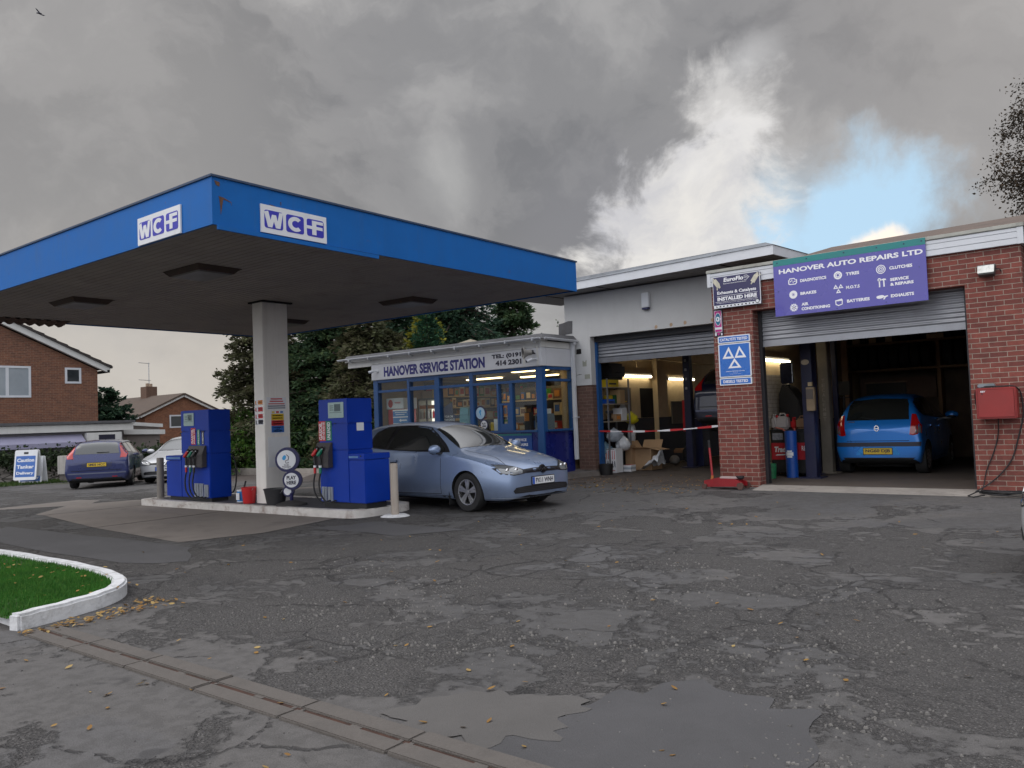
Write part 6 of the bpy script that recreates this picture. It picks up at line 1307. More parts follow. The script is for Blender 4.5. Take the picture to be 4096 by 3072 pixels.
# plastic bags: crumpled sacks
poly_w = M('polythene', (.55, .57, .60), .25, var=.15, scale=9, coat=.4); poly_y = M('poly_yellow', (.62, .55, .02), .4, var=.15, scale=8); poly_g = M('poly_grey', (.36, .40, .46), .35, var=.2, scale=9)
def sack(label, c, rx, ry, rz, mat, seed, pull=(0, 0, 1), cat='bag'):
    r = random.Random(seed); mb = MB(); n, m = 18, 12; ph = [r.uniform(0, 6) for _ in range(6)]
    mb.ball((0, 0, 0), 1, 1, 1, n, m); vs = []
    for v in mb.v:
        x, y, z = v; a = atan2(y, x); k_ = 1+.10*sin(5*a+ph[0]+3*z)+.08*sin(9*a+ph[1]-4*z)+.05*r.uniform(-1, 1)
        if z > .3: k_ *= max(.12, 1-(z-.3)*1.25)
        vs.append((c[0]+rx*x*k_+pull[0]*max(0, z)*rx, c[1]+ry*y*k_+pull[1]*max(0, z)*ry, c[2]+rz*z*(1.25 if z > 0 else .9)))
    mb.v = vs; return mb.build('plastic_bag', mat, smooth=True, label=label, cat=cat)
sack('yellow plastic bag hanging under the shelves of the left bay', (-9.98, 16.75, 1.36), .15, .17, .15, poly_y, 3)
sack('clear plastic bag hanging behind the yellow bag', (-10.12, 16.62, 1.52), .10, .10, .24, poly_w, 4)
sack('long clear plastic bag drooping below the yellow bag', (-10.05, 16.85, 1.00), .10, .11, .32, poly_w, 5)
sack('pale grey bag bulging out under the lowest shelf', (-9.98, 15.95, .98), .18, .25, .16, poly_g, 6)
sack('white plastic bag drooping under the pale grey bag', (-9.84, 16.10, .78), .17, .19, .18, poly_w, 7)
sack('bluish bag of rags behind the printed white carton', (-10.08, 15.72, .66), .16, .17, .17, M('poly_blue', (.16, .27, .36), .4, var=.25, scale=8), 8)
boxthing('clothes_hook', 'yellow plastic hanger on the wall above the hanging bags', 'hanger', -10.22, 16.58, 1.76, -10.18, 16.92, 1.79, yel_pl, .004, extra=[('hook', (-10.21, 16.73, 1.79, -10.19, 16.76, 1.88), steel)])
t = boxthing('printed_carton', 'tall white printed carton standing just inside the left doorway', 'box', -10.02, 15.60, .155, -9.74, 15.90, .70, sign_white, .004)
f = FX(0, 15.60, 0); mb = MB()
for i in range(5): mb.poly(rect(-9.995+.052*i, -9.98+.052*i, .46, .66), f, 0, .002)
mb.poly(rect(-9.99, -9.77, .20, .215), f, 0, .002); mb.build('red_print', prd, t); mb = MB()
for i in range(4): x = -9.985+.06*i; mb.poly([(x, .28), (x+.012, .28), (x+.03, .38), (x+.042, .28), (x+.054, .28), (x+.034, .43), (x+.024, .43)], f, 0, .002)
mb.poly(rect(-9.99, -9.77, .680, .692), f, 0, .002); mb.build('dark_print', pdk, t)
boxthing('cardboard_tube_box', 'tall narrow brown carton between the printed carton and the open box', 'box', -9.95, 16.35, .155, -9.78, 16.55, .74, card, .004)
t = T('cardboard_box', 'open cardboard box with its flaps out on the left bay floor', 'box', (-9.55, 16.75, .155)); bx0, bx1, by0, by1, bh = -9.86, -9.35, 16.5, 17.0, .50
mb = MB()
for a in ((bx0, by0, bx1, by0+.01), (bx0, by1-.01, bx1, by1), (bx0, by0+.0101, bx0+.01, by1-.0101), (bx1-.01, by0+.0101, bx1, by1-.0101)): mb.box(a[0], a[1], .156, a[2], a[3], .155+bh)
mb.box(bx0+.011, by0+.011, .158, bx1-.011, by1-.011, .20); mb.build('box_walls', card, t)
for v in ([(bx0, by0, .655), (bx1, by0, .655), (bx1+.02, by0-.20, .70), (bx0-.02, by0-.20, .70)], [(bx1, by0, .655), (bx1, by1, .655), (bx1+.22, by1, .62), (bx1+.22, by0, .62)], [(bx0, by1, .655), (bx0, by0, .655), (bx0-.12, by0, .83), (bx0-.12, by1, .83)], [(bx1, by1, .655), (bx0, by1, .655), (bx0, by1+.10, .84), (bx1, by1+.10, .84)]):
    mb = MB(); mb.add(v+[(a, b, c-.006) for a, b, c in v], [(0, 1, 2, 3), (7, 6, 5, 4), (0, 4, 5, 1), (1, 5, 6, 2), (2, 6, 7, 3), (3, 7, 4, 0)]); mb.build('flap', M('cardboard_light', (.46, .30, .17), .85, var=.08), t)
mb = MB(); r = random.Random(9); g = []
for i in range(9):
    for j in range(7): u_, v_ = i/8, j/6; g.append((-9.55+.55*u_, 16.25+.35*v_+.04*sin(i*2.1), .17+.50*u_*max(0, 1-abs(v_-.4)*1.2)+.05*sin(i*3.3+j*2.1)*u_+.03*r.random()))
mb.add(g, [(i*7+j, i*7+j+1, (i+1)*7+j+1, (i+1)*7+j) for i in range(8) for j in range(6)]); mb.build('polythene_sheet', poly_w, smooth=True, label='crumpled clear polythene sheet leaning on the open cardboard box', cat='sheet')
for i, (z, w_) in enumerate(((.155, .26), (.205, .24), (.255, .22))): boxthing('parts_box', ['white flat parts box, lowest of the stack before the open box', 'pale flat parts box in the middle of the stack before the open box', 'red topped flat parts box on the stack before the open box'][i], 'box', -9.86+.02*i, 16.0, z, -9.86+w_+.02*i, 16.22, z+.048, [sign_white, poly_g, sign_white][i], .003, 'flat boxes stacked on the floor', [('red_lid', (-9.85+.02*i, 16.01, z+.048, -9.88+w_+.02*i, 16.21, z+.051), prd)] if i == 2 else None)
mb = MB(); mb.lathe([(0, 0), (.13, 0), (.16, .26), (.15, .26), (.125, .02), (0, .02)], (-9.70, 15.12, .13), 'z', 18); mb.build('waste_bin', M('bin_black', (.012, .012, .013), .6), smooth=True, label='small black plastic bin outside the left doorway by the pier', cat='bin')
# barrier tape
tp = T('barrier_tape', 'red and white barrier tape strung across the left doorway', 'tape', (-8, 14.6, 1.1))
p0, p1 = Vector((-9.86, 15.16, 1.115)), Vector((-6.32, 13.98, 1.20)); n = 10
for i in range(n):
    mb = MB(); q = []
    for s_ in range(5):
        t_ = (i+s_/4)/n; p = p0.lerp(p1, t_); p.z -= .05*sin(pi*t_); q.append((p, .016+.006*sin(t_*23)))
    vs = [a+uz*b for a, b in q]+[a-uz*b for a, b in q]; mb.add(vs, [(j, j+1, 6+j, 5+j) for j in range(4)]); mb.build('tape_band', prd if i % 2 == 0 else sign_white, tp)
# spare wheel, rag and plank
t = T('spare_wheel', 'spare wheel with a cream slotted trim leaning at the back of the left bay', 'wheel', (-9.2, 18.4, .155)); c = Vector((-9.25, 18.45, .42)); ax = Vector((.62, -.76, .12)).normalized(); b1 = Vector((.76, .62, 0)).normalized(); b2 = ax.cross(b1)
def lathe_ax(prof, n=32): mb = MB(); mb.add([c+(b1*cos(2*pi*j/n)+b2*sin(2*pi*j/n))*r_+ax*h_ for r_, h_ in prof for j in range(n)], [(i*n+j, i*n+(j+1) % n, (i+1)*n+(j+1) % n, (i+1)*n+j) for i in range(len(prof)-1) for j in range(n)]); return mb
lathe_ax([(.19, -.08), (.26, -.08), (.275, -.04), (.275, .05), (.255, .08), (.19, .075)]).build('tyre', rubber, t, smooth=True)
lathe_ax([(.19, .072), (.185, .09), (.165, .092)]).build('trim_ring', M('trim_cream', (.62, .58, .48), .4, var=.1), t, smooth=True); lathe_ax([(.105, .090), (.07, .098), (.0, .10)]).build('trim_centre', _M['trim_cream'], t, smooth=True); lathe_ax([(.17, .06), (0, .06)]).build('trim_back', under, t)
mb = MB()
for i in range(12):
    a = 2*pi*i/12; d0, d1 = a-.13, a+.13
    q = [c+(b1*cos(x)+b2*sin(x))*r_+ax*.091 for x, r_ in ((a-.11, .10), (a+.11, .10), (a+.10, .168), (a-.10, .168))]; mb.add(q, [(0, 1, 2, 3)])
mb.build('trim_spoke', _M['trim_cream'], t)
mb = MB(); mb.obox((-9.55, 18.6, .50), .55, .22, .07, .3, .2); mb.build('plank', M('plank_brown', (.20, .10, .05), .8, var=.2), label='short brown plank beside the spare wheel', cat='plank', bevel=.004)
mb = MB(); mb.ball((-9.68, 18.25, .28), .13, .13, .12, 14, 10, .05, random.Random(2)); mb.build('rag_bundle', M('rag_grey', S(120, 116, 112), .9, var=.2), smooth=True, label='grey bundle of rags on the floor left of the spare wheel', cat='rags')
# lift post and tool cabinet
def liftpost(label, x, y, h, w_, mat, holes=False, letters=None):
    t = T('lift_post', label, 'lift', (x, y, .155), group='upright posts of the car lifts')
    mb = MB(); mb.box(x-w_/2, y-w_/2, .156, x+w_/2, y+w_/2, .155+h); mb.build('post', mat, t, bevel=.01); mb = MB(); mb.box(x-w_, y-w_, .156, x+w_, y+w_, .175); mb.build('foot_plate', mat, t)
    if holes:
        mb = MB(); f = FX(x, y-w_/2, 0)
        for i in range(6): mb.poly(rrect(-.035, .02, 2.0+.22*i, 2.06+.22*i, .01), f, .001, .006)
        mb.build('slot_plate', galv, t)
    if letters:
        mb = MB(); f = FX(x, y-w_/2, 0)
        for i, ch in enumerate(letters): put_text(mb, ch, -.03, .03, 1.95-.095*i, 2.02-.095*i, f, .001, .02)
        mb.build('lettering', M('post_letter', S(150, 145, 135), .6), t)
    return t
post_navy = M('post_navy', (.012, .014, .05), .45, var=.15, dirt=.2); post_grey = M('post_grey', S(125, 118, 108), .5, var=.12, dirt=.3)
liftpost('dark navy slotted lift post in front of the cream wall of the left bay', -8.86, 17.55, 3.3, .17, post_navy, True)
t = boxthing('tool_chest', 'tall tool chest with a red end behind the slotted lift post', 'tool chest', -9.12, 17.9, .156, -8.72, 18.3, 1.76, M('chest_blue', (.012, .016, .06), .4), extra=[('red_side', (-9.22, 17.9, 1.0, -9.121, 18.3, 1.76), red_pl), ('drawer_edge', (-9.10, 17.895, 1.3, -8.74, 17.899, 1.31), steel)])

# trolley jack
t = T('trolley_jack', 'red trolley jack with an upright handle in front of the brick pillar', 'trolley jack', (-6.05, 13.25, .1))
jr = M('jack_red', (.30, .012, .018), .4, var=.15, dirt=.3, dcol=(.06, .02, .02)); zj = .112
mb = MB()
for y in (13.15, 13.36): mb.add([(-6.42, y, zj+.03), (-5.72, y, zj+.05), (-5.72, y, zj+.12), (-5.86, y, zj+.175), (-6.22, y, zj+.185), (-6.42, y, zj+.14)]+[(a, y+.02, b) for a, b in ((-6.42, zj+.03), (-5.72, zj+.05), (-5.72, zj+.12), (-5.86, zj+.175), (-6.22, zj+.185), (-6.42, zj+.14))], [(0, 1, 2, 3, 4, 5), (11, 10, 9, 8, 7, 6)]+[(i, (i+1) % 6, 6+(i+1) % 6, 6+i) for i in range(6)])
mb.box(-6.22, 13.171, zj+.06, -5.80, 13.359, zj+.16); mb.build('side_plate', jr, t)
mb = MB(); mb.obox((-5.98, 13.265, zj+.19), .34, .12, .03, 0, 0); mb.build('lift_arm', M('jack_pale', S(190, 170, 168), .5, var=.15), t, bevel=.006)
mb = MB(); mb.lathe([(0, .03), (.07, .03), (.07, 0), (.04, -.03)], (-5.80, 13.265, zj+.19), 'z', 14); mb.build('saddle', dark_metal, t)
for x, r_ in ((-6.40, .045), (-5.74, .06)):
    for y in (13.10, 13.385): mb = MB(); mb.lathe([(0, 0), (r_, 0), (r_, .04), (0, .04)], (x, y, zj-.002+r_), 'y', 18); mb.build('wheel', M('castor', (.10, .05, .04), .6, var=.2), t, smooth=True)
mb = MB(); mb.tube([(-6.33, 13.265, zj+.12), (-6.31, 13.27, zj+.22)], .025, 10); mb.build('socket', M('jack_orange', (.45, .16, .04), .5), t)
mb = MB(); mb.tube([(-6.315, 13.27, zj+.22), (-6.36, 13.30, .82)], .020, 10); mb.build('handle', jr, t, smooth=True); mb = MB(); mb.tube([(-6.36, 13.30, .82), (-6.365, 13.305, .95)], .024, 10); mb.build('grip', rubber, t, smooth=True)

# ------------------------------------------------------------------ right bay interior
mb = MB(); mb.box(-6.099, 14.02, 1.1, -6.085, 16.6, 2.14); mb.build('block_panel', brick_mat('block_white', (.42, .38, .33), (.38, .34, .30), (.26, .23, .20), .1), bw)
mb = MB(); mb.box(-6.099, 16.61, .16, -6.085, 21.6, 1.2); mb.build('dado', dado_dark, bw)
liftpost('navy lift post with an oval cream badge in the right bay', -5.21, 15.2, 2.9, .20, post_navy)
liftpost('pale grey lift column with raised letters between two dark posts', -5.30, 16.4, 3.1, .20, post_grey, False, 'TECALEMIT')
liftpost('slim dark post just right of the grey lift column', -5.27, 16.95, 3.1, .10, post_navy)
liftpost('slim dark violet post just left of the grey lift column', -5.37, 16.0, 3.1, .09, post_navy)
mb = MB(); mb.poly(circ(-5.22, 2.31, .075, 24, .05), FX(0, 15.097, 0), 0, .006); mb.build('oval_badge', M('badge_cream', S(190, 175, 150), .5), label='oval cream badge on the navy lift post', cat='badge')
t = boxthing('control_box', 'pale control box fixed to the navy lift post', 'control box', -5.20, 15.0, 1.40, -5.05, 15.095, 1.84, M('ctrl_beige', S(140, 122, 98), .6, var=.15), extra=[('motor', (-5.19, 14.98, 1.62, -5.07, 14.999, 1.80), M('motor_grey', (.12, .10, .09), .6)), ('switch', (-5.15, 14.985, 1.86, -5.08, 15.05, 1.93), M('ctrl_cream', S(175, 155, 120), .6))])
# wheel balancer: black hood and column
t = T('wheel_balancer', 'black wheel balancing machine with a curved hood against the pale wall', 'machine', (-5.75, 16.1, .156))
mb = MB(); q = [(-.02, .95), (-.02, 1.75), (.06, 1.95), (.22, 1.86), (.36, 1.62), (.42, 1.30), (.40, .95)]; mb.poly(q, FX(-5.98, 15.75, .0), -.45, -.0); mb.build('hood', black_pl, t, bevel=.02)
mb = MB(); mb.box(-5.98, 15.8, .156, -5.50, 16.3, .95); mb.build('base', black_pl, t, bevel=.02)
mb = MB(); mb.obox((-5.83, 15.8, 2.16), .24, .10, .42, .2, .15); s_ = mb.build('screen', M('screen_navy', (.012, .016, .03), .2, coat=.5), t, bevel=.02); mb = MB(); mb.tube([(-5.84, 15.88, 1.95), (-5.88, 16.0, 1.7)], .03, 8); mb.build('arm', black_pl, t)
mb = MB(); mb.obox((-5.70, 15.735, 2.15), .014, .012, .36, .2, .0); mb.build('screen_edge', steel, t)
# tool trolley with a red banner
t = T('tool_trolley', 'black tool trolley fronted with a red banner in the right bay', 'trolley', (-5.75, 15.5, .156))
mb = MB(); mb.box(-6.07, 15.42, .22, -5.30, 15.85, 1.03); mb.build('trolley_body', black_pl, t, bevel=.01); mb = MB(); mb.box(-6.08, 15.40, 1.035, -5.28, 15.87, 1.06); mb.build('worktop', dark_metal, t)
mb = MB(); mb.box(-6.06, 15.395, .48, -5.32, 15.418, .80); ba = mb.build('banner', M('banner_red', (.42, .018, .03), .4, var=.08), t); f = FX(0, 15.395, 0); mb = MB(); put_text(mb, 'Trade', -6.0, -5.72, .62, .73, f, .001, .05, .2); mb.poly([(-5.98, .555), (-5.62, .575), (-5.62, .595), (-5.96, .580)], f, .001, .003); put_text(mb, 'RE', -5.47, -5.39, .65, .74, f, .001, .02); mb.build('lettering', sign_white, ba)
for x in (-6.0, -5.36): mb = MB(); mb.lathe([(0, 0), (.035, 0), (.035, .03), (0, .03)], (x, 15.5, .19), 'y', 12); mb.build('castor', rubber, t)
mb = MB(); mb.box(-6.03, 15.40, .86, -5.83, 15.417, .99); mb.build('drawer_parts', M('parts_grey', (.25, .26, .30), .5, var=.4, scale=25), t)
def jerry(label, x, y, z, w_, h, mat, cap):
    t = T('jerry_can', label, 'can', (x, y, z)); mb = MB(); mb.box(x-w_/2, y-.09, z, x+w_/2, y+.09, z+h*.82); mb.build('can_body', mat, t, bevel=.035, seg=3, smooth=True)
    mb = MB(); mb.tube([(x-w_*.3, y, z+h*.80), (x-w_*.2, y, z+h*.97), (x+w_*.15, y, z+h*.97), (x+w_*.25, y, z+h*.80)], .016, 8); mb.build('handle', mat, t, smooth=True); mb = MB(); mb.tube([(x+w_*.36, y, z+h*.78), (x+w_*.40, y, z+h*.93)], .026, 10); mb.build('cap', cap, t, smooth=True); return t
jerry('white plastic jerry can on the tool trolley', -5.86, 15.55, 1.061, .24, .31, M('can_white', S(176, 170, 168), .45, var=.08, dirt=.2), red_pl)
jerry('small red fuel can between the white and the tan can', -5.66, 15.62, 1.061, .12, .22, red_pl, black_pl)
jerry('tan plastic container at the right end of the tool trolley', -5.47, 15.55, 1.061, .24, .25, M('can_tan', S(128, 98, 72), .5, var=.12), black_pl)
jerry('pale can at the left end of the tool trolley', -6.0, 15.5, 1.061, .11, .30, M('can_white', S(176, 170, 168)), red_pl)
mb = MB(); mb.tube([(-5.95, 15.38, 1.10), (-5.80, 15.33, 1.07), (-5.68, 15.30, .98), (-5.60, 15.30, .93), (-5.56, 15.31, 1.0), (-5.57, 15.36, 1.08)], .014, 8); mb.build('hose', M('hose_pink', (.45, .12, .09), .5), smooth=True, label='pinkish red hose drooping from the jerry cans over the trolley', cat='hose')
t = T('oil_drum', 'narrow bright blue drum with a white round badge before the tool trolley', 'drum', (-5.6, 15.2, .157))
mb = MB(); mb.lathe([(0, 0), (.11, 0), (.11, .28), (.115, .285), (.11, .29), (.11, .58), (.115, .585), (.11, .59), (.11, .88), (0, .88)], (-5.60, 15.2, .157), 'z', 28); mb.build('drum_body', M('drum_blue', (.01, .07, .34), .35, var=.08, coat=.2), t, smooth=True)
mb = MB()
for z0, z1, w_ in ((.64, .67, .05), (.57, .635, .075), (.535, .565, .05)):
    n = 8; a0 = w_/.112; mb.add([(-5.60+.112*sin(-a0+2*a0*i/n)*1, 15.2-.112*cos(-a0+2*a0*i/n), z) for z in (z0, z1) for i in range(n+1)], [(i, i+1, n+2+i, n+1+i) for i in range(n)])
mb.build('badge', sign_white, t)
bucket('bucket', 'green bucket on the floor just inside the right doorway', (-5.89, 14.9, .157), .085, .10, .28, M('bucket_green', (.02, .17, .07), .4, var=.25, scale=12), steel)
# tyre racks at the back with tyres on edge
rk = T('tyre_rack', 'wooden tyre rack across the back wall of the right bay', 'rack', (-4, 20.4, .156)); wood = M('rack_wood', (.22, .13, .07), .8, var=.2, dirt=.3)
for z in (2.28, 2.90): mb = MB(); mb.box(-6.05, 20.0, z-.04, -1.9, 20.06, z+.01); mb.box(-6.05, 20.44, z-.04, -1.9, 20.5, z+.01); mb.build('rail', wood, rk)
for x in (-6.02, -4.0, -1.95): mb = MB(); mb.box(x, 20.07, .156, x+.07, 20.43, 3.3); mb.build('upright', wood, rk)
mb = MB(); mb.lathe([(.19, -.09), (.29, -.09), (.31, -.06), (.31, .06), (.29, .09), (.19, .09), (.19, -.09)], (-5.8, 20.25, 2.565), 'x', 26)
ty = mb.build('tyre', rubber, smooth=True, label='', cat='tyre', group='tyres on the rack'); k_ = 0
for row, z in enumerate((2.565, 3.185)):
    for i in range(17):
        x = -5.78+.225*i
        if abs(x+3.97) < .13: continue
        o = ty if k_ == 0 else ty.copy()
        if k_: COL.objects.link(o)
        o.location = (x, 20.25, z-.31+.0); k_ += 1
        o['label'] = ['black tyre standing on edge on the lower rail of the tyre rack', 'black tyre standing on edge on the upper rail of the tyre rack'][row]
for i, (x, w_, h_) in enumerate(((-5.75, .16, .12), (-5.38, .15, .16), (-5.02, .14, .17), (-4.15, .34, .10))):
    boxthing('parts_carton', ['pale carton at the left end of the tyre rack top', 'pale carton second from the left along the tyre rack', 'tilted pale carton third along the tyre rack', 'long pale carton furthest right along the tyre rack'][i], 'box', x, 19.93, 2.912, x+w_, 19.995, 2.912+h_, M('carton_dim', S(190, 165, 135), .8), .004, 'cartons on the tyre rack')
mb = MB(); mb.box(-5.9, 20.9, 1.6, -4.2, 20.95, 2.1); t = T('wall_board', 'brown framed board on the back wall under the tyre rack', 'board', (-5.0, 20.9, 1.2)); mb.build('board', M('board_brown', (.16, .10, .075), .7, var=.15), t); mb = MB(); mb.box(-5.75, 20.87, 1.72, -4.85, 20.899, 1.98); mb.build('dark_panel', M('panel_dark', (.03, .028, .025), .5), t); mb = MB(); mb.box(-5.78, 20.86, 1.985, -4.82, 20.899, 2.02); mb.build('ledge', M('ledge_brown', (.30, .20, .14), .7), t)
t = T('monitor', 'dark computer monitor on a thin stand behind the hatchback', 'monitor', (-5.4, 18, .156)); mb = MB(); mb.box(-5.56, 18.0, 1.70, -5.30, 18.06, 2.0); mb.build('screen', black_pl, t, bevel=.01); mb = MB(); mb.box(-5.46, 18.02, .156, -5.42, 18.05, 1.70); mb.box(-5.62, 17.95, 1.64, -5.30, 18.1, 1.66); mb.build('stand', dark_metal, t)
boxthing('timber_post', 'bare timber post behind the hatchback left of the tyre rack', 'post', -5.75, 19.0, .156, -5.62, 19.1, 3.3, M('timber', (.34, .20, .115), .8, var=.15), .004)

# ------------------------------------------------------------------ shop interior
def ceil_light(label, x, y):
    t = T('ceiling_light', label, 'light', (x, y, 2.55), group='lit ceiling lights in the shop'); mb = MB(); mb.box(x-.62, y-.11, 2.575, x+.62, y+.11, 2.618); mb.build('fitting', white_paint, t); mb = MB(); mb.box(x-.58, y-.08, 2.545, x+.58, y+.08, 2.574); mb.build('diffuser', tube_shop, t)
ceil_light('lit ceiling light over the left half of the shop', -14.2, 16.3); ceil_light('lit ceiling light over the middle of the shop', -12.8, 16.9); ceil_light('lit ceiling light over the till at the right of the shop', -11.35, 14.75); ceil_light('lit ceiling light at the back right of the shop', -11.6, 17.2)
t = T('drinks_machine', 'red and white drinks machine behind the leftmost shop window', 'machine', (-15.3, 14.3, .14)); mb = MB(); mb.box(-15.62, 14.10, .14, -15.02, 14.55, 1.82); mb.build('body', M('machine_red', (.50, .02, .025), .35, coat=.2), t, bevel=.02)
mb = MB(); mb.box(-15.64, 14.08, 1.825, -15.0, 14.56, 2.10); hd_ = mb.build('header', sign_white, t, bevel=.01); f = FX(0, 14.08, 0); mb = MB(); mb.poly(circ(-15.48, 1.965, .085, 28, .105), f, .001, .004); mb.poly(rect(-15.33, -15.10, 1.985, 2.0), f, .001, .004); mb.poly(rect(-15.30, -15.12, 1.965, 1.975), f, .001, .004); mb.build('red_disc', red_pl, hd_)
t = T('window_notice', 'blue and white arrow notice in the leftmost shop window', 'sign', (-14.9, 13.9, 1.45)); f = FX(0, 13.92, 0); mb = MB(); mb.poly(rect(-15.22, -14.64, 1.44, 1.80), f, 0, .006); mb.build('board', M('notice_blue', (.03, .16, .42), .4), t); mb = MB()
for a, b in ((1.765, 1.80), (1.60, 1.625), (1.44, 1.46)): mb.poly(rect(-15.22, -14.64, a, b), f, .006, .008)
mb.poly(rect(-15.15, -14.72, 1.72, 1.735), f, .006, .008); mb.poly(rect(-15.12, -14.80, 1.67, 1.685), f, .006, .008); mb.poly([(-15.0, 1.53), (-14.93, 1.575), (-14.93, 1.545), (-14.72, 1.545), (-14.72, 1.515), (-14.93, 1.515), (-14.93, 1.485)], f, .006, .0085); mb.build('arrow_print', sign_white, t)
t = T('drinks_fridge', 'lit double door drinks fridge behind the second shop window', 'fridge', (-15.0, 15.0, .14)); fx0, fx1, fy, fz = -15.30, -14.62, 14.85, 2.08
mb = MB(); mb.box(fx0, fy+.02, .14, fx0+.04, fy+.55, fz); mb.box(fx1-.04, fy+.02, .14, fx1, fy+.55, fz); mb.box(fx0, fy+.50, .14, fx1, fy+.55, fz); mb.box(fx0, fy+.02, fz-.05, fx1, fy+.55, fz); mb.box(fx0, fy+.02, .14, fx1, fy+.55, .5); mb.build('cabinet', M('fridge_grey', S(110, 108, 100), .4, .3), t)
mb = MB(); mb.box(fx0+.05, fy+.485, .55, fx1-.05, fy+.495, fz-.06); mb.build('back_light', emit_mat('fridge_glow', (1, .95, .82), 1.3), t)
mb = MB()
for z in (.9, 1.25, 1.55, 1.80): mb.box(fx0+.045, fy+.08, z, fx1-.045, fy+.48, z+.012)
mb.build('shelf', white_paint, t); mb = MB(); mb.box(fx0+.05, fy+.04, 1.81, fx1-.05, fy+.055, 1.90); mb.build('orange_band', org, t); mb = MB(); mb.box(-14.98, fy, .5, -14.94, fy+.03, fz-.04); mb.build('door_frame', dark_metal, t); mb = MB(); mb.box(fx1-.085, fy+.03, .6, fx1-.05, fy+.06, 1.80); mb.build('light_strip', fridge_e, t)
r = random.Random(21); bm_ = MB(); bm_.lathe([(0, 0), (.028, 0), (.028, .14), (.012, .19), (.012, .215), (0, .215)], (0, 0, 0), 'z', 8); bmesh_ = None; mats_b = [pdk, red_pl, M('bottle_amber', (.20, .08, .02), .2), sign_white, green_pl]; names_b = ['dark', 'red', 'amber', 'white', 'green']; protos = []
for z, sh in ((.913, 'lowest'), (1.263, 'second'), (1.563, 'third')):
    for i in range(7):
        j = r.randrange(5); x = fx0+.095+.078*i
        if i == 4: x += .02
        mb = MB(); mb.v = [(x+a, fy+.16+b, z+c) for a, b, c in bm_.v]; mb.f = list(bm_.f); mb.m = list(bm_.m)
        mb.build('drink_bottle', mats_b[j], smooth=True, label=f'{names_b[j]} drink bottle, {"first second third fourth fifth sixth seventh".split()[i]} from the left on the {sh} fridge shelf', cat='bottle', group='bottles in the drinks fridge')
# window displays
t = T('window_display', 'black display card in the third shop window', 'display', (-13.3, 14.0, 1.2)); f = FX(0, 13.95, 0); mb = MB(); mb.poly([(-13.46, 1.20), (-13.10, 1.20), (-13.10, 1.62), (-13.16, 1.62), (-13.18, 1.92), (-13.46, 1.80)], f, 0, .008); mb.build('card', M('card_navy', (.016, .03, .09), .5), t); mb = MB(); put_text(mb, 'YOUR CAR', -13.44, -13.16, 1.55, 1.60, f, .008, .03); put_text(mb, 'YOUR CHOICE', -13.45, -13.12, 1.47, 1.52, f, .008, .03); mb.poly(rect(-13.32, -13.22, 1.28, 1.42), f, .008, .010); mb.build('lettering', sign_white, t)
t = T('teal_stand', 'pale teal plastic stand in the third shop window', 'stand', (-12.85, 14.1, 1.2)); mb = MB(); mb.add([(-13.05, 14.0, 1.2), (-12.68, 14.0, 1.2), (-12.72, 14.0, 1.74), (-13.0, 14.0, 1.78), (-13.05, 14.25, 1.2), (-12.68, 14.25, 1.2), (-12.70, 14.25, 1.80), (-13.0, 14.25, 1.80)], [(0, 1, 2, 3), (7, 6, 5, 4), (0, 4, 5, 1), (1, 5, 6, 2), (2, 6, 7, 3), (3, 7, 4, 0)]); mb.build('stand_body', M('teal_pl', (.10, .33, .42), .4, var=.1), t, bevel=.015); mb = MB()
for z in (1.35, 1.47, 1.59): mb.box(-13.0, 13.985, z, -12.72, 13.999, z+.015)
mb.build('slot', M('teal_dark', (.05, .20, .28), .5), t)
def sticker(label, x, z, r_, kind):
    t = T('window_sticker', label, 'sticker', (x, 13.88, z-r_)); f = FX(x, 13.884, z); mb = MB(); mb.poly(circ(0, 0, r_*1.25, 32), f, 0, .001); mb.build('disc', navy, t); mb = MB(); mb.poly(circ(0, 0, r_, 32), f, .001, .002); mb.build('face', M('sticker_face', (.42, .58, .70), .4) if kind else sign_white, t); mb = MB()
    if kind: mb.poly(smooth_poly([(-.05, .02), (0, .09), (.045, .05), (.01, .02), (.03, -.05), (-.01, -.05), (-.02, 0)]), f, .002, .003); put_text(mb, 'THE NATIONAL', -.06, .06, -.075, -.055, f, .002); put_text(mb, 'LOTTERY', -.05, .05, -.10, -.082, f, .002)
    else: put_text(mb, 'PLAY', -.06, .06, .005, .05, f, .002, .05); put_text(mb, 'HERE', -.06, .06, -.055, -.01, f, .002, .05)
    mb.build('print', M('lottery_blue', (.03, .30, .62), .4) if kind else pdk, t)
sticker('large round lottery sticker with a blue figure on the shop window', -12.25, 1.62, .135, True); sticker('smaller round PLAY HERE sticker on the shop window', -12.15, 1.35, .095, False)
boxthing('leaflet_holder', 'white leaflet holder on the sill right of the round stickers', 'holder', -11.92, 13.96, 1.21, -11.73, 14.05, 1.47, sign_white, .004); boxthing('leaflet_holder', 'yellow leaflet on the sill beside the white holder', 'holder', -12.04, 13.98, 1.21, -11.95, 14.04, 1.40, yel, .004)
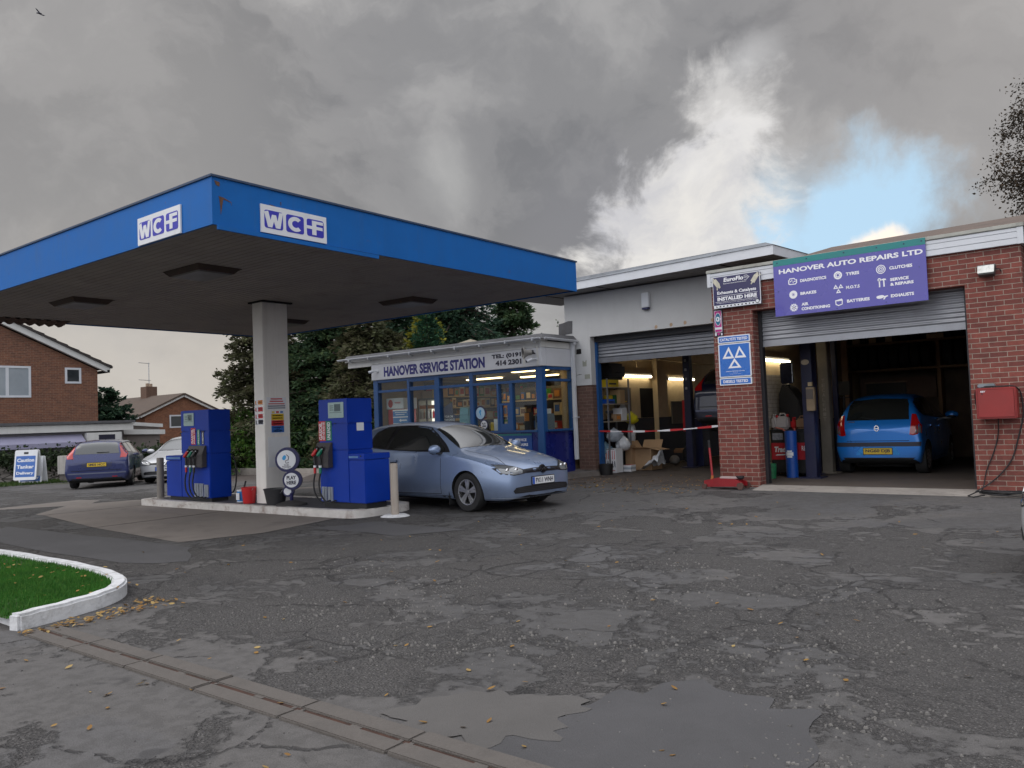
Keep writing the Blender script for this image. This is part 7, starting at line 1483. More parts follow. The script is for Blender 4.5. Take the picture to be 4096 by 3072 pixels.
# counter, till, sacks; shelving with goods
boxthing('shop_counter', 'dark wooden counter along the right hand shop window', 'counter', -12.3, 14.3, .14, -10.7, 14.75, 1.10, M('counter_wood', (.09, .055, .035), .5), .01, extra=[('worktop', (-12.35, 14.26, 1.101, -10.68, 14.79, 1.14), M('counter_top', S(190, 186, 178), .4))])
boxthing('till', 'grey till standing at the right end of the counter', 'till', -11.05, 14.35, 1.141, -10.72, 14.68, 1.55, M('till_grey', S(120, 128, 136), .5, var=.1), .02, extra=[('screen', (-11.0, 14.345, 1.36, -10.80, 14.349, 1.50), black_pl), ('printer', (-10.95, 14.4, 1.551, -10.76, 14.6, 1.66), sign_white)])
boxthing('card_stand', 'yellow topped display at the left of the counter', 'stand', -11.35, 14.35, 1.141, -11.18, 14.5, 1.60, M('stand_dark', (.05, .05, .055), .5), .01, extra=[('orange_card', (-11.34, 14.345, 1.40, -11.2, 14.349, 1.58), org)])
mb = MB(); mb.box(-13.6, 18.66, .9, -12.35, 18.74, 2.5); t = T('slatwall_panel', 'white slatted display panel at the back right of the shop', 'panel', (-13.0, 18.7, .9)); mb.build('panel', sign_white, t); mb = MB()
for i in range(12): mb.box(-13.6, 18.645, 1.0+.125*i, -12.35, 18.659, 1.012+.125*i)
mb.build('slot', M('slot_shade', (.06, .06, .06), .6), t)
shop_sh = M('shelf_cream', S(200, 180, 140), .6, var=.05); goods_m = [M('g_red', (.45, .03, .03), .4), M('g_dark', (.025, .022, .025), .4), M('g_green', (.05, .22, .05), .45), M('g_cream', (.60, .50, .34), .6), M('g_white', (.62, .62, .60), .5), M('g_blue', (.03, .10, .34), .4), M('g_brown', (.16, .08, .04), .6), M('g_orange', (.55, .22, .03), .5)]; gn = ['red', 'black', 'green', 'cream', 'white', 'blue', 'brown', 'orange']
ordn = 'first second third fourth fifth sixth seventh eighth ninth tenth eleventh twelfth thirteenth fourteenth fifteenth'.split()
def shelving(label, x0, x1, y, levels, seed, where):
    t = T('shelving', label, 'shelves', ((x0+x1)/2, y, .14)); r = random.Random(seed)
    mb = MB(); mb.box(x0, y+.30, .14, x1, y+.32, levels[-1]+.35); mb.build('back_panel', M('shelf_back', (.07, .06, .055), .7), t)
    for li, z in enumerate(levels):
        mb = MB(); mb.box(x0, y, z-.03, x1, y+.29, z); mb.build('shelf_board', shop_sh, t); x = x0+.03; k_ = 0; nx_ = (levels+[levels[-1]+.42])[li+1]
        while x < x1-.14:
            w_ = r.uniform(.10, .26); h_ = r.uniform(.12, min(.30, nx_-z-.06)); w_ = min(w_, x1-.02-x); j = r.randrange(8); q = T('product_box', f'{gn[j]} product box, {ordn[k_]} from the left on the {["lowest", "second", "third", "fourth"][li]} {where}', 'goods', (x+w_/2, y+.12, z), group='goods on the shop shelves')
            mb = MB(); mb.box(x, y+.03, z+.001, x+w_, y+.22, z+h_); mb.build('carton', goods_m[j], q); mb = MB(); jj = (j+r.randrange(1, 7)) % 8; mb.box(x+w_*.15, y+.024, z+h_*.2, x+w_*.85, y+.0295, z+h_*.8); mb.build('carton_label', goods_m[jj], q); x += w_+r.uniform(.01, .06); k_ += 1
shelving('cream shelves of boxed goods along the back wall of the shop', -15.4, -12.5 if False else -13.7, 18.3, [1.05, 1.45, 1.85, 2.2], 5, 'back wall shelf'); shelving('cream display shelves of goods in the middle of the shop', -14.2, -12.2, 17.0, [1.15, 1.55, 1.95], 8, 'middle display shelf'); shelving('cream shelves of goods at the right end of the shop', -12.1, -10.85, 17.6, [1.1, 1.5, 1.9], 12, 'right end shelf')
def side_shelving():
    t = T('shelving', 'cream shelves of goods along the left wall of the shop', 'shelves', (-15.5, 17, .14)); r = random.Random(31); x0 = -15.69; lv = [1.12, 1.50, 1.85, 2.16]
    mb = MB(); mb.box(x0, 15.5, .14, x0+.02, 18.6, 2.55); mb.build('back_panel', _M['shelf_back'], t)
    for li, z in enumerate(lv):
        mb = MB(); mb.box(x0+.021, 15.5, z-.03, x0+.30, 18.6, z); mb.build('shelf_board', shop_sh, t); y = 15.53; k_ = 0
        while y < 18.4 and k_ < 14:
            w_ = r.uniform(.12, .30); h_ = r.uniform(.14, .29); j = r.randrange(8); q = T('product_box', f'{gn[j]} product box, {ordn[k_]} from the front on the {["lowest", "second", "third", "fourth"][li]} left wall shelf', 'goods', (x0+.15, y+w_/2, z), group='goods on the shop shelves')
            mb = MB(); mb.box(x0+.05, y, z+.001, x0+.25, y+w_, z+h_); mb.build('carton', goods_m[j], q); mb = MB(); jj = (j+r.randrange(1, 7)) % 8; mb.box(x0+.2505, y+w_*.15, z+h_*.2, x0+.255, y+w_*.85, z+h_*.8); mb.build('carton_label', goods_m[jj], q); y += w_+r.uniform(.01, .05); k_ += 1
side_shelving()
boxthing('wall_cupboard', 'brown cupboard high on the back wall right of the shop shelves', 'cupboard', -12.3, 18.4, 1.9, -11.0, 18.7, 2.5, M('cup_brown', (.13, .07, .035), .6, var=.15), .01)
t = T('flat_canopy_shelf', 'brown cartons stacked on top of the drinks fridge', 'cartons', (-14.95, 15.1, 2.085)); mb = MB(); mb.box(-15.2, 14.95, 2.085, -14.85, 15.3, 2.27); mb.build('carton', card, t); mb = MB(); mb.box(-14.83, 14.95, 2.085, -14.62, 15.3, 2.30); mb.build('carton', M('carton_gold', (.55, .33, .10), .8), t)
# ------------------------------------------------------------------ trees and background
import numpy as np
def leaves_obj(name, P, D, size, wid, mat, parent, seed, flat=.5, **kw):
    """many small leaf faces: P base points, D pointing directions"""
    rg = np.random.default_rng(seed); n = len(P); D = D/np.linalg.norm(D, axis=1)[:, None]
    rv = rg.normal(size=(n, 3)); rv[:, 2] += flat; s = np.cross(D, rv); s /= np.linalg.norm(s, axis=1)[:, None]+1e-9
    L = size[:, None]; W = wid[:, None] if hasattr(wid, 'shape') else L*wid
    off = np.array(parent.location)
    A = P; B = P+D*L*.45+s*W*.5; C = P+D*L; E_ = P+D*L*.45-s*W*.5
    V = np.stack([A, B, C, E_], 1).reshape(-1, 3)-off; me = bpy.data.meshes.new(name)
    me.vertices.add(4*n); me.vertices.foreach_set('co', V.ravel().astype(np.float32)); me.loops.add(4*n); me.loops.foreach_set('vertex_index', np.arange(4*n, dtype=np.int32))
    me.polygons.add(n); me.polygons.foreach_set('loop_start', np.arange(0, 4*n, 4, dtype=np.int32)); me.materials.append(mat); me.update(); me.validate()
    o = bpy.data.objects.new(name, me); COL.objects.link(o); o.parent = parent; return o
bark = M('bark', (.045, .034, .026), .9, var=.3, scale=8, bump=.6, bscale=20)
fir = leaf_mat('fir', (.045, .085, .036), (.024, .050, .026), (.085, .12, .045), .8, .9); fir_b = leaf_mat('fir_brown', (.085, .078, .042), (.048, .055, .028), (.095, .11, .045), .8, .9); fir_d = leaf_mat('fir_dark', (.030, .070, .040), (.018, .044, .030), (.055, .10, .048), .8, .9)
gold = leaf_mat('golden', (.26, .25, .03), (.10, .14, .03), (.42, .38, .045), .8, 1.6); cyp = leaf_mat('cypress', (.030, .095, .050), (.018, .055, .036), (.06, .14, .055), .8, 1.4)
laur = leaf_mat('laurel', (.075, .16, .030), (.035, .085, .020), (.15, .25, .05), .45, 1.1); laur_d = leaf_mat('laurel_dark', (.036, .078, .032), (.022, .048, .022), (.075, .13, .04), .5, 1.1); ivy_m = leaf_mat('ivy', (.030, .050, .020), (.016, .028, .014), (.06, .09, .03), .6, 1.5)
def conifer(label, x, y, z0, H, R, seed, mat, nbr=150, per=70, droop=.35, up=.25, shape=.8, lsz=.16, base=.06, wind=0., grp='trees behind the shop', cluster=.22, name='conifer_tree', trunk=True):
    rg = np.random.default_rng(seed); t = T(name, label, 'tree', (x, y, z0), group=grp); P = []; D = []; S_ = []
    mb = MB(); mb.tube([(x, y, z0-.1), (x+.05, y, z0+H*.5), (x, y, z0+H*.97)], [R*.07+.06, R*.045+.03, .015], 9)
    for i in range(nbr):
        u = base+(1-base)*rg.random()**1.15; l = R*((1-u)**shape)*rg.uniform(.62, 1.12)+.12; a = rg.uniform(0, 2*pi); d0 = np.array([cos(a), sin(a), 0.])
        tt = np.linspace(0, 1, 8); h = z0+H*u; bx = np.array([x, y, h])+np.outer(tt*l, d0); bx[:, 2] += up*l*tt-droop*l*tt**2
        if l > .5: mb.tube([tuple(q) for q in bx[::3]], [max(.008, .035*l*(1-q)+.006) for q in tt[::3]], 5, False)
        n = int(per*(.35+.65*l/R)); s = rg.random(n)**.65; lat = rg.normal(size=n)*l*cluster*(1.05-s*.75); n2 = np.array([-d0[1], d0[0], 0.])
        base_p = np.array([x, y, h])+np.outer(s*l, d0)+np.outer(lat, n2); base_p[:, 2] += up*l*s-droop*l*s**2-np.abs(lat)*.30+rg.normal(size=n)*.05*l**.5
        P.append(base_p); dd = np.outer(np.ones(n), d0)*.7+np.outer(np.sign(lat)*.8, n2)+rg.normal(size=(n, 3))*.35; dd[:, 2] += -.15+up*.5; D.append(dd); S_.append(rg.uniform(.6, 1.3, n)*lsz)
    mb.build('trunk', bark, t); P = np.concatenate(P); leaves_obj('crown', P, np.concatenate(D), np.concatenate(S_), .42, mat, t, seed); return t
conifer('ragged brownish conifer behind the canopy column with branches reaching left', -27.0, 18.3, -.2, 8.2, 2.7, 1, fir_b, 260, 150, .30, .30, .62, .20)
conifer('tall dark green conifer close behind the left end of the shop', -24.9, 19.6, -.1, 8.4, 2.8, 2, fir, 330, 170, .30, .22, .6, .20)
conifer('dark blue green conifer left of the golden conifer', -26.2, 24.6, 0, 8.2, 3.0, 3, fir_d, 300, 150, .3, .2, .65, .22)
conifer('bright yellow tipped golden conifer standing behind the shop', -24.1, 24.0, 0, 6.35, 1.75, 4, gold, 170, 90, .10, .55, .7, .17, grp='trees behind the shop')
conifer('dense pointed dark green cypress in front of the golden conifer', -22.9, 22.9, 0, 6.0, 1.12, 5, cyp, 210, 90, .05, .75, .62, .14, cluster=.30)
conifer('broad dark cedar reaching highest behind the right part of the shop', -26.4, 28.3, 0, 9.6, 4.7, 6, fir_d, 480, 190, .5, .2, .60, .22)
conifer('shadowy brown conifer filling the gap behind the shop roof', -22.6, 19.6, -.1, 6.2, 2.5, 7, fir_b, 290, 150, .3, .2, .6, .19)
conifer('dark conifer at the back between the golden conifer and the cedar', -25.4, 31.5, 0, 8.0, 3.2, 8, fir, 240, 140, .3, .2, .65, .24)
conifer('small dark bushy conifer beside the left brick house', -45.3, 20.2, -1.1, 5.0, 2.2, 9, fir_d, 170, 110, .15, .5, .55, .22, grp='evergreens by the houses')
conifer('second small dark conifer half hidden by the left brick house', -47.2, 19.6, -1.1, 4.7, 1.7, 10, fir_d, 130, 100, .15, .5, .55, .22, grp='evergreens by the houses')
def shrub(label, x, y, z0, rx, ry, h, seed, mat, n=3500, lsz=.16, name='laurel_shrub', grp='shrubs along the far edge of the forecourt', airy=False):
    rg = np.random.default_rng(seed); t = T(name, label, 'shrub', (x, y, z0), group=grp); mb = MB()
    K = 26; cl = rg.normal(size=(K, 3)); cl /= np.linalg.norm(cl, axis=1)[:, None]; cl[:, 2] = np.abs(cl[:, 2])*1.0; cl *= rg.uniform(.45, .95, K)[:, None]; cr = rg.uniform(.22, .42, K)
    k = rg.integers(0, K, n); d = rg.normal(size=(n, 3)); d /= np.linalg.norm(d, axis=1)[:, None]; q = cl[k]+d*cr[k][:, None]*rg.uniform(.6, 1.05, n)[:, None]; q[:, 2] = np.clip(q[:, 2], .0, 1.25)
    P = np.stack([x+q[:, 0]*rx, y+q[:, 1]*ry, z0+q[:, 2]*h], 1)
    for i in range(9): c = cl[i]; mb.tube([(x+c[0]*.1, y+c[1]*.1, z0-.05), (x+c[0]*rx*.5, y+c[1]*ry*.5, z0+c[2]*h*.55), (x+c[0]*rx, y+c[1]*ry, z0+c[2]*h)], [.03, .02, .008], 5, False)
    mb.build('stem', bark, t); D = d+rg.normal(size=(n, 3))*.5; D[:, 2] -= .2 if not airy else -.4
    leaves_obj('foliage', P, D, rg.uniform(.6, 1.25, n)*lsz, .5, mat, t, seed, 1.0); return t
shrub('low dark shrub behind the silver car', -31.0, 17.6, -.3, 1.5, 1.0, 1.75, 21, laur_d); shrub('leafy green laurel just left of the left fuel pump', -29.3, 17.7, -.3, 1.4, 1.1, 2.0, 22, laur); shrub('tallest bright green laurel between the left fuel pump and the column', -27.0, 17.0, -.2, 1.6, 1.1, 2.25, 23, laur, 4500)
shrub('mid green laurel behind the foot of the column', -25.2, 17.6, -.1, 1.3, 1.0, 2.0, 24, laur, 3500); shrub('dark laurel right of the column', -23.7, 18.2, -.1, 1.4, 1.0, 2.1, 25, laur_d); shrub('dark laurel close behind the right fuel pump', -21.9, 18.5, 0, 1.5, 1.0, 2.2, 26, laur_d); shrub('dark shrub by the left end of the shop', -19.9, 18.8, 0, 1.4, 1.0, 2.3, 27, laur_d)
shrub('light airy shrub showing over the shop roof near its right end', -24.0, 31.0, 0, 1.0, 1.0, 5.6, 28, laur_d, 900, .20, 'tall_shrub', 'shrubs seen over the shop roof', True); shrub('thin wispy shrub furthest right over the shop roof', -23.0, 32.3, 0, .55, .6, 5.8, 29, laur_d, 420, .18, 'tall_shrub', 'shrubs seen over the shop roof', True); shrub('feathery shrub between the cedar and the airy shrub', -25.6, 30.2, 0, 1.0, .9, 5.6, 30, laur_d, 1000, .2, 'tall_shrub', 'shrubs seen over the shop roof', True)
# thinning tree over the workshop roof
t = T('autumn_tree', 'thinning autumn tree rising over the workshop roof at the right edge', 'tree', (-1.15, 36, 0)); mb = MB(); r = random.Random(12); tips = []
def br(p, d, l, rad, dep):
    q = [p]; dd = d.copy()
    for i in range(4): dd = (dd+Vector((r.uniform(-.18, .18), r.uniform(-.18, .18), r.uniform(-.08, .08)))).normalized(); q.append(q[-1]+dd*l/4)
    mb.tube([tuple(a) for a in q], [rad*(1-.13*i) for i in range(5)], 5 if dep < 3 else 3, False)
    if dep >= 2: tips.extend((a, dd) for a in q[1:])
    if dep >= 4: return
    for i in range(4 if dep else 11):
        s = q[1+i % 4]; a = r.uniform(0, 2*pi) if dep else i*2.4; o = dd.orthogonal().normalized(); o2 = dd.cross(o); nd = (dd*r.uniform(.25, .8)+(o*cos(a)+o2*sin(a))*r.uniform(.6, 1.0)).normalized(); br(s, nd, l*r.uniform(.55, .72) if dep else r.uniform(1.7, 2.45), rad*.5, dep+1)
mb.tube([(-1.15, 36, 0), (-1.15, 36, 7.0)], [.24, .17], 8)
br(Vector((-1.15, 36, 6.8)), Vector((-.05, 0, 1)), 4.7, .16, 0)
mb.build('trunk', bark, t)
rg = np.random.default_rng(5); tp_ = np.array([tuple(a) for a, b in tips]); n = 19000; k = rg.integers(0, len(tp_), n); leaves_obj('crown', tp_[k]+rg.normal(size=(n, 3))*.16, rg.normal(size=(n, 3)), rg.uniform(.07, .15, n), .6, leaf_mat('autumn', (.045, .033, .022), (.025, .022, .015), (.08, .05, .025), .8, 1), t, 5)

# ------------------------------------------------------------------ stone wall with ivy
def stone_wall_mat():
    m = bpy.data.materials.new('dry_stone'); m.use_nodes = True; k = NT(m.node_tree); p = k.pos(); s = k.n('ShaderNodeSeparateXYZ'); k.set(s.inputs[0], p)
    cb = k.n('ShaderNodeCombineXYZ'); k.set(cb.inputs[0], k.math('MULTIPLY', k.math('ADD', s.outputs[0], s.outputs[1]), 2.2)); k.set(cb.inputs[1], k.math('MULTIPLY', s.outputs[2], 8.0))
    v = k.voro(cb.outputs[0], 1.0, 'DISTANCE_TO_EDGE'); c = k.voro(cb.outputs[0], 1.0, 'F1', 'Color'); col = k.mix(k.noise(p, 6, 6), (.13, .115, .10), (.30, .275, .25)); col = k.mix(.35, col, k.mix(k.n('ShaderNodeSeparateXYZ', i_0=c).outputs[0], (.10, .09, .085), (.34, .31, .28))); col = k.mix(k.math('SUBTRACT', 1.0, k.ss(v, .02, .10)), col, (.03, .027, .024))
    b = k.n('ShaderNodeBsdfPrincipled'); k.set(b.inputs['Base Color'], col); b.inputs['Roughness'].default_value = .9; k.set(b.inputs['Normal'], k.bump(v, .8, .03)); out = k.n('ShaderNodeOutputMaterial'); k.set(out.inputs[0], b.outputs[0]); return m
w0, w1 = Vector((-36.6, 8.6, 0)), Vector((-32.4, 17.2, 0)); wu = (w1-w0).normalized(); wn = Vector((wu.y, -wu.x, 0)); WL = (w1-w0).length; t = T('stone_wall', 'old coursed stone boundary wall with ivy over its top', 'wall', tuple(w0.lerp(w1, .5)+Vector((0, 0, -.4))))
r = random.Random(6); prof = [(0, -.6), (WL, -.6), (WL, .55)]+[(WL*(1-i/14), .72+r.uniform(-.05, .05)) for i in range(1, 14)]+[(0, .75)]
mb = MB(); mb.poly(prof, (w0, wu, uz, wn), -.18, .18); mb.build('wall', stone_wall_mat(), t)
rg = np.random.default_rng(8); n = 9000; a = rg.random(n)*WL; b = rg.normal(size=n)*.22; z = .72+rg.normal(size=n)*.17-np.abs(rg.normal(size=n))*.16*(1+np.sin(a*1.7)); P = np.outer(a, np.array(wu))+np.array(w0)+np.outer(b+.12, np.array(wn)); P[:, 2] = z; leaves_obj('ivy', P, rg.normal(size=(n, 3))+np.array(wn)*.6+np.array([0, 0, -.4]), rg.uniform(.08, .16, n), .8, ivy_m, t, 8)
mb = MB(); mb.quad((-38, 6, -.35), (-31.9, 10.2, -.27), (-30.9, 12.6, -.255), (-31.4, 17.0, -.27), (-33.5, 17.5, -.3)); mb.build('verge_soil', M('verge_soil', (.05, .06, .025), .95, var=.3, scale=2), kind='structure')
rg = np.random.default_rng(9); n = 6000; tt = rg.random(n); Pg = np.stack([-33.6+2.0*rg.random(n)+1.2*tt-.6, 9.5+7.2*tt, np.full(n, -.27)], 1); em = T('verge_grass', 'rough green grass along the foot of the stone wall', 'grass', (-33, 13, -.3)); em['kind'] = 'stuff'
D = rg.normal(size=(n, 3))*.4; D[:, 2] = 1; leaves_obj('grass_blades', Pg, D, rg.uniform(.06, .16, n), .2, leaf_mat('rough_grass', (.05, .10, .02), (.03, .06, .016), (.09, .12, .03), .8, 2), em, 9)
# A-boards, meter box
def aboard(label, p, u, h, w_, lines, lean):
    u = Vector(u).normalized(); n = Vector((u.y, -u.x, 0)); v = (uz-n*lean).normalized(); nn_ = u.cross(v); t = T('pavement_sign', label, 'sign', p, group='folding boards by the stone wall'); f = (Vector(p), u, v, nn_)
    mb = MB(); mb.poly(rrect(0, w_, 0, h, .06), f, -.02, .02); mb.build('front_board', sign_white, t); f2 = (Vector(p)-n*.45, u, (uz+n*lean).normalized(), u.cross((uz+n*lean).normalized())); mb = MB(); mb.poly(rrect(0, w_, 0, h, .06), f2, -.02, .02); mb.build('rear_board', sign_white, t)
    mb = MB(); mb.poly(rrect(w_*.07, w_*.93, h*.10, h*.80, .02), f, .02, .023); mb.build('blue_panel', M('aboard_blue', (.04, .13, .42), .45), t); mb = MB(); mb.poly(rrect(w_*.40, w_*.60, h*.86, h*.93, .01), f, .02, .024); mb.build('hand_hole', black_pl, t); mb = MB()
    for i, s in enumerate(lines): put_text(mb, s, w_*.12, w_*.88, h*(.60-.22*i), h*(.72-.22*i), f, .023, .035)
    mb.build('lettering', sign_white, t)
aboard('white framed folding board reading Caution Tanker Delivery', (-32.62, 11.28, -.09), (.74, .67, 0), 1.10, .80, ['Caution', 'Tanker', 'Delivery'], .16); aboard('second folding board mostly hidden behind the tanker delivery board', (-32.90, 11.55, -.26), (.74, .67, 0), 1.02, .82, ['Caution', 'Tanker', 'Delivery'], .16)
t = T('meter_box', 'grey and white metal meter box standing against the stone wall', 'meter box', (-32.0, 12.9, -.25)); mb = MB(); mb.obox((-32.0, 12.95, .38), .70, .38, .68, 1.0); mb.build('box', M('box_grey_w', S(180, 176, 170), .6, var=.1, streak=.3), t, bevel=.01); mb = MB(); mb.obox((-32.05, 12.93, -.06), .5, .28, .36, 1.0); mb.build('legs', conc_dark, t)
# far kerbs of the forecourt
for lab, a, b in (('pale concrete kerb along the planting behind the pumps', (-31.2, 16.4), (-24.5, 16.2)), ('pale concrete kerb from the planting towards the shop', (-24.4, 16.25), (-17.0, 17.4))):
    a, b = Vector((*a, 0)), Vector((*b, 0)); u = (b-a).normalized(); mb = MB(); mb.poly([(0, 0), ((b-a).length, 0), ((b-a).length, .14), (0, .14)], (a, u, Vector((-u.y, u.x, 0)), uz), -.3, .06); mb.build('concrete_kerb', concrete, label=lab, cat='kerb', bevel=.015)

# ------------------------------------------------------------------ houses on the left
hs = T('brick_house', 'brown brick house with a white bargeboard gable and a flat roofed front', 'house', (-41, 11.5, -1.2)); HX = -38.09; fr = FY(HX, 0, 0); ap = 11.5; er, el = 16.70, 6.3; ze, za = 4.42, 6.78
mb = MB(); mb.poly([(el, -1.2), (er, -1.2), (er, ze), (ap, za), (el, ze)], fr, -8, 0); mb.build('wall', brick_house, hs)
def rake(y0, z0, y1, z1, th, d0, d1, name, mat, par):
    a, b = Vector((y0, z0)), Vector((y1, z1)); t_ = (b-a).normalized(); n = Vector((-t_.y, t_.x))*th; n = n if n.y > 0 else -n; mb = MB(); mb.poly([tuple(a), tuple(b), tuple(b+n), tuple(a+n)], fr, d0, d1); return mb.build(name, mat, par)
rake(er+.42, ze-.13, ap, za+.06, .25, .02, .22, 'bargeboard', white_paint, hs); rake(el-.42, ze-.13, ap, za+.06, .25, .02, .22, 'bargeboard', white_paint, hs)
rf = rake(er+.55, ze+.07, ap, za+.34, .09, -8.2, .30, 'roof', M('tile_dark', (.045, .038, .036), .8, var=.2), hs); rake(el-.55, ze+.07, ap, za+.34, .09, -8.2, .30, 'roof', _M['tile_dark'], hs)
mb = MB()
for i in range(12): t_ = i/12; y = er+.55-(er+.55-ap)*t_; z = ze+.16+(za-ze+.27)*t_; mb.poly([(y, z), (y-.42, z+.19), (y-.02, z+.05)], fr, -.1, .31)
mb.build('tile_edge', _M['tile_dark'], rf); mb = MB(); mb.box(HX-.6, 15.95, 4.95, HX-.45, 16.1, 5.2); mb.box(HX-.65, 15.90, 5.2, HX-.40, 16.15, 5.27); mb.build('vent_pipe', dark_metal, hs)
mb = MB(); mb.box(HX-8, er+.35, ze-.12, HX+.22, er+.47, ze+.0); mb.build('gutter', dark_metal, hs); mb = MB(); mb.box(HX-.3, er+.02, ze-.12, HX-.22, er+.10, 1); mb.build('downpipe', dark_metal, hs)
def window(y0, y1, z0, z1, mull=(), parent=None, X=HX, blind=False):
    f = FY(X, 0, 0); mb = MB(); b_ = .09
    mb.ringpoly(rect(y0, y1, z0, z1), rect(y0+b_, y1-b_, z0+b_, z1-b_), f, -.02, .03)
    for m_ in mull: mb.poly(rect(m_-.06, m_+.06, z0+b_, z1-b_), f, -.02, .028)
    w_ = mb.build('window', white_pvc, parent); mb = MB(); mb.poly(rect(y0+b_, y1-b_, z0+b_, z1-b_), f, -.03, .005); mb.build('pane', M('blind_glass', S(150, 158, 165), .12, var=.06, coat=.6) if blind else M('dark_glass', (.03, .035, .04), .08, coat=.8), w_)
window(11.5, 13.90, 3.17, 4.52, (12.98,), hs, HX, True); window(15.29, 15.98, 3.79, 4.50, (), hs, HX)
mb = MB(); mb.box(HX+.02, 9, 1.62, -36.5, 17.55, 1.92); mb.box(HX+.02, 9, 1.925, -36.55, 17.5, 2.02); ext = mb.build('flat_roof_fascia', white_paint, hs); mb = MB(); mb.box(HX+.03, 9, 1.95, -36.4, 17.6, 2.06); mb.build('flat_roof', felt, hs)
mb = MB(); mb.box(HX+.02, 9, -1.2, -36.75, 17.2, 1.618); mb.build('front_wall', M('shopfront_grey', S(120, 118, 120), .7, var=.1), hs)
mb = MB(); mb.add([(-36.74, 9, 1.50), (-36.74, 15.4, 1.50), (-36.3, 15.4, 1.18), (-36.3, 9, 1.18), (-36.74, 9, 1.0), (-36.74, 15.4, 1.0), (-36.3, 15.4, .98), (-36.3, 9, .98)], [(0, 1, 2, 3), (3, 2, 6, 7), (4, 7, 6, 5), (0, 3, 7, 4), (1, 5, 6, 2)]); mb.build('awning', M('awning_lilac', S(150, 148, 172), .7, var=.06, streak=.2, dcol=(.3, .3, .35)), hs)
mb = MB(); mb.box(-36.70, 15.5, 1.10, -36.45, 17.0, 1.55); mb.build('sign_box', white_paint, hs); mb = MB(); mb.box(-36.449, 16.0, 1.2, -36.44, 16.7, 1.45); mb.build('sign_panel', pdk, hs)
an = T('garage_annex', 'low white fascia flat roofed annex right of the brick house', 'building', (-38.5, 18.2, -1.2)); mb = MB(); mb.poly([(17.62, 1.86), (19.5, 1.70), (19.5, 1.86), (17.62, 2.02)], FY(-37.6, 0, 0), -.05, .02); mb.poly([(17.62, 1.42), (19.6, 1.36), (19.6, 1.58), (17.62, 1.66)], FY(-37.6, 0, 0), -.05, .03); mb.build('fascia', white_paint, an); mb = MB(); mb.box(-40.5, 17.62, -1.2, -37.7, 19.4, 1.8); mb.build('wall', M('annex_wall', S(120, 112, 108), .8, var=.1), an)
# bungalow further back
bg2 = T('brick_bungalow', 'red brick bungalow with a brown ridge roof and a chimney behind the cars', 'house', (-53, 26.8, -1.2)); BX = -49.17; fr = FY(BX, 0, 0); ap, zb_, za = 26.86, 2.55, 3.68; e0, e1_ = 24.35, 29.4
mb = MB(); mb.poly([(e0, -1.2), (e1_, -1.2), (e1_, zb_), (ap, za), (e0, zb_)], fr, -9, 0); mb.build('wall', brick_mat('brick_bung', (.24, .095, .05), (.17, .07, .04), (.22, .15, .10), .2), bg2)
rake(e0-.3, zb_-.16, ap, za+.0, .17, .02, .2, 'bargeboard', white_paint, bg2); rake(e1_+.3, zb_-.16, ap, za+.0, .17, .02, .2, 'bargeboard', white_paint, bg2); brown_t = M('tile_brown', (.085, .060, .046), .85, var=.2, scale=3, dirt=.3)
r1 = rake(e0-.4, zb_-.06, ap, za+.14, .10, -9.3, .26, 'roof', brown_t, bg2); rake(e1_+.4, zb_-.06, ap, za+.14, .10, -9.3, .26, 'roof', brown_t, bg2)
mb = MB(); mb.box(-54.0, 26.5, 3.5, -53.2, 27.25, 4.55); ch = mb.build('chimney', M('brick_plain', (.12, .07, .05), .9, var=.25, scale=12), bg2); mb = MB(); mb.tube([(-53.8, 26.9, 4.55), (-53.8, 26.9, 4.8)], .13, 10); mb.tube([(-53.4, 26.9, 4.55), (-53.4, 26.9, 4.75)], .12, 10); mb.build('chimney_pot', M('pot', (.30, .22, .16), .8), bg2)
mb = MB(); mb.tube([(-53.6, 26.9, 4.5), (-53.6, 26.9, 6.2)], .025, 6); mb.tube([(-53.2, 26.0, 6.15), (-53.7, 27.0, 6.15)], .02, 6); mb.tube([(-53.2, 26.0, 5.0), (-53.8, 27.1, 5.0)], .02, 6); mb.build('aerial', steel, bg2)
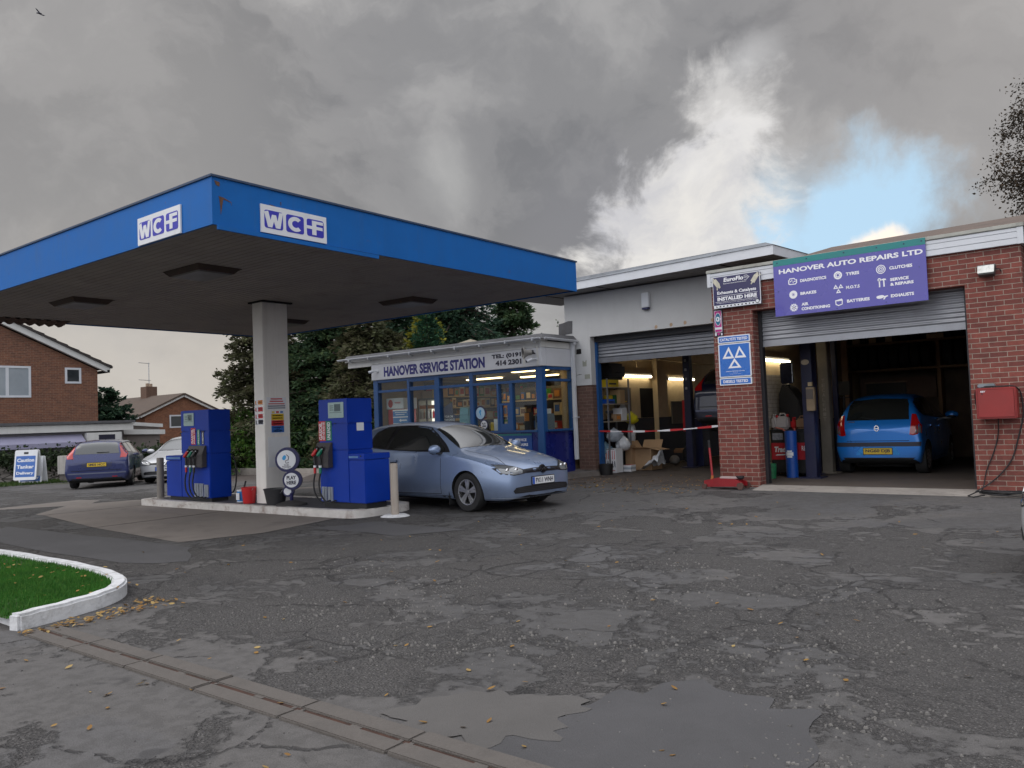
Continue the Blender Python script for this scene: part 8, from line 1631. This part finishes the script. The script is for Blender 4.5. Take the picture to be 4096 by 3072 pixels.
window(25.95, 26.9, 1.7, 2.52, (), bg2, BX); mb = MB(); mb.box(BX-9, e0-.50, zb_-.22, BX+.1, e0-.38, zb_-.10); mb.box(BX-.5, e0-.48, 0, BX-.42, e0-.40, zb_-.2); mb.build('gutter', white_paint, bg2); mb = MB(); mb.box(BX-2.2, e0-.03, 1.7, BX-1.2, e0-.001, 2.35); mb.build('side_window', white_pvc, bg2)
# pale pyramid roof behind the shop
t = T('garden_shed', 'pale pyramid roofed shed showing over the shop roof', 'shed', (-20.6, 22.4, 0)); mb = MB(); c = (-20.3, 22.6); mb.add([(c[0]-1.6, c[1]-1.6, 3.85), (c[0]+1.6, c[1]-1.6, 3.85), (c[0]+1.6, c[1]+1.6, 3.85), (c[0]-1.6, c[1]+1.6, 3.85), (c[0], c[1], 4.52)], [(0, 1, 4), (1, 2, 4), (2, 3, 4), (3, 0, 4), (3, 2, 1, 0)]); mb.build('roof', M('shed_roof', S(140, 132, 116), .85, var=.12, dirt=.3), t); mb = MB(); mb.box(c[0]-1.4, c[1]-1.4, 0, c[0]+1.4, c[1]+1.4, 3.85); mb.build('wall', bark, t)
# bird
t = Vector((-.84862, .32112, .42039))*46+Vector((0, 0, 1.47)); mb = MB(); u = Vector((.35, .93, 0)).normalized(); v = Vector((.3, -.1, .9)).normalized()
mb.tube([t-u*.10-v*.02, t, t+u*.13+v*.0], [.015, .045, .012], 8); B_ = MB()
for s_ in (1,): 
    A1 = [t, t-u*.10+v*.12, t-u*.14+v*.20, t-u*.05+v*.14, t+u*.06+v*.02]; A2 = [t, t+u*.12-v*.03, t+u*.26-v*.05, t+u*.18-v*.09, t+u*.02-v*.05]
    n_ = u.cross(v)*.012
    for A_ in (A1, A2): mb.add([p+n_ for p in A_]+[p-n_ for p in A_], [(0, 1, 2, 3, 4), (9, 8, 7, 6, 5)]+[(i, (i+1) % 5, 5+(i+1) % 5, 5+i) for i in range(5)])
mb.build('bird', pdk, label='dark bird flying high in the upper left of the sky', cat='bird')
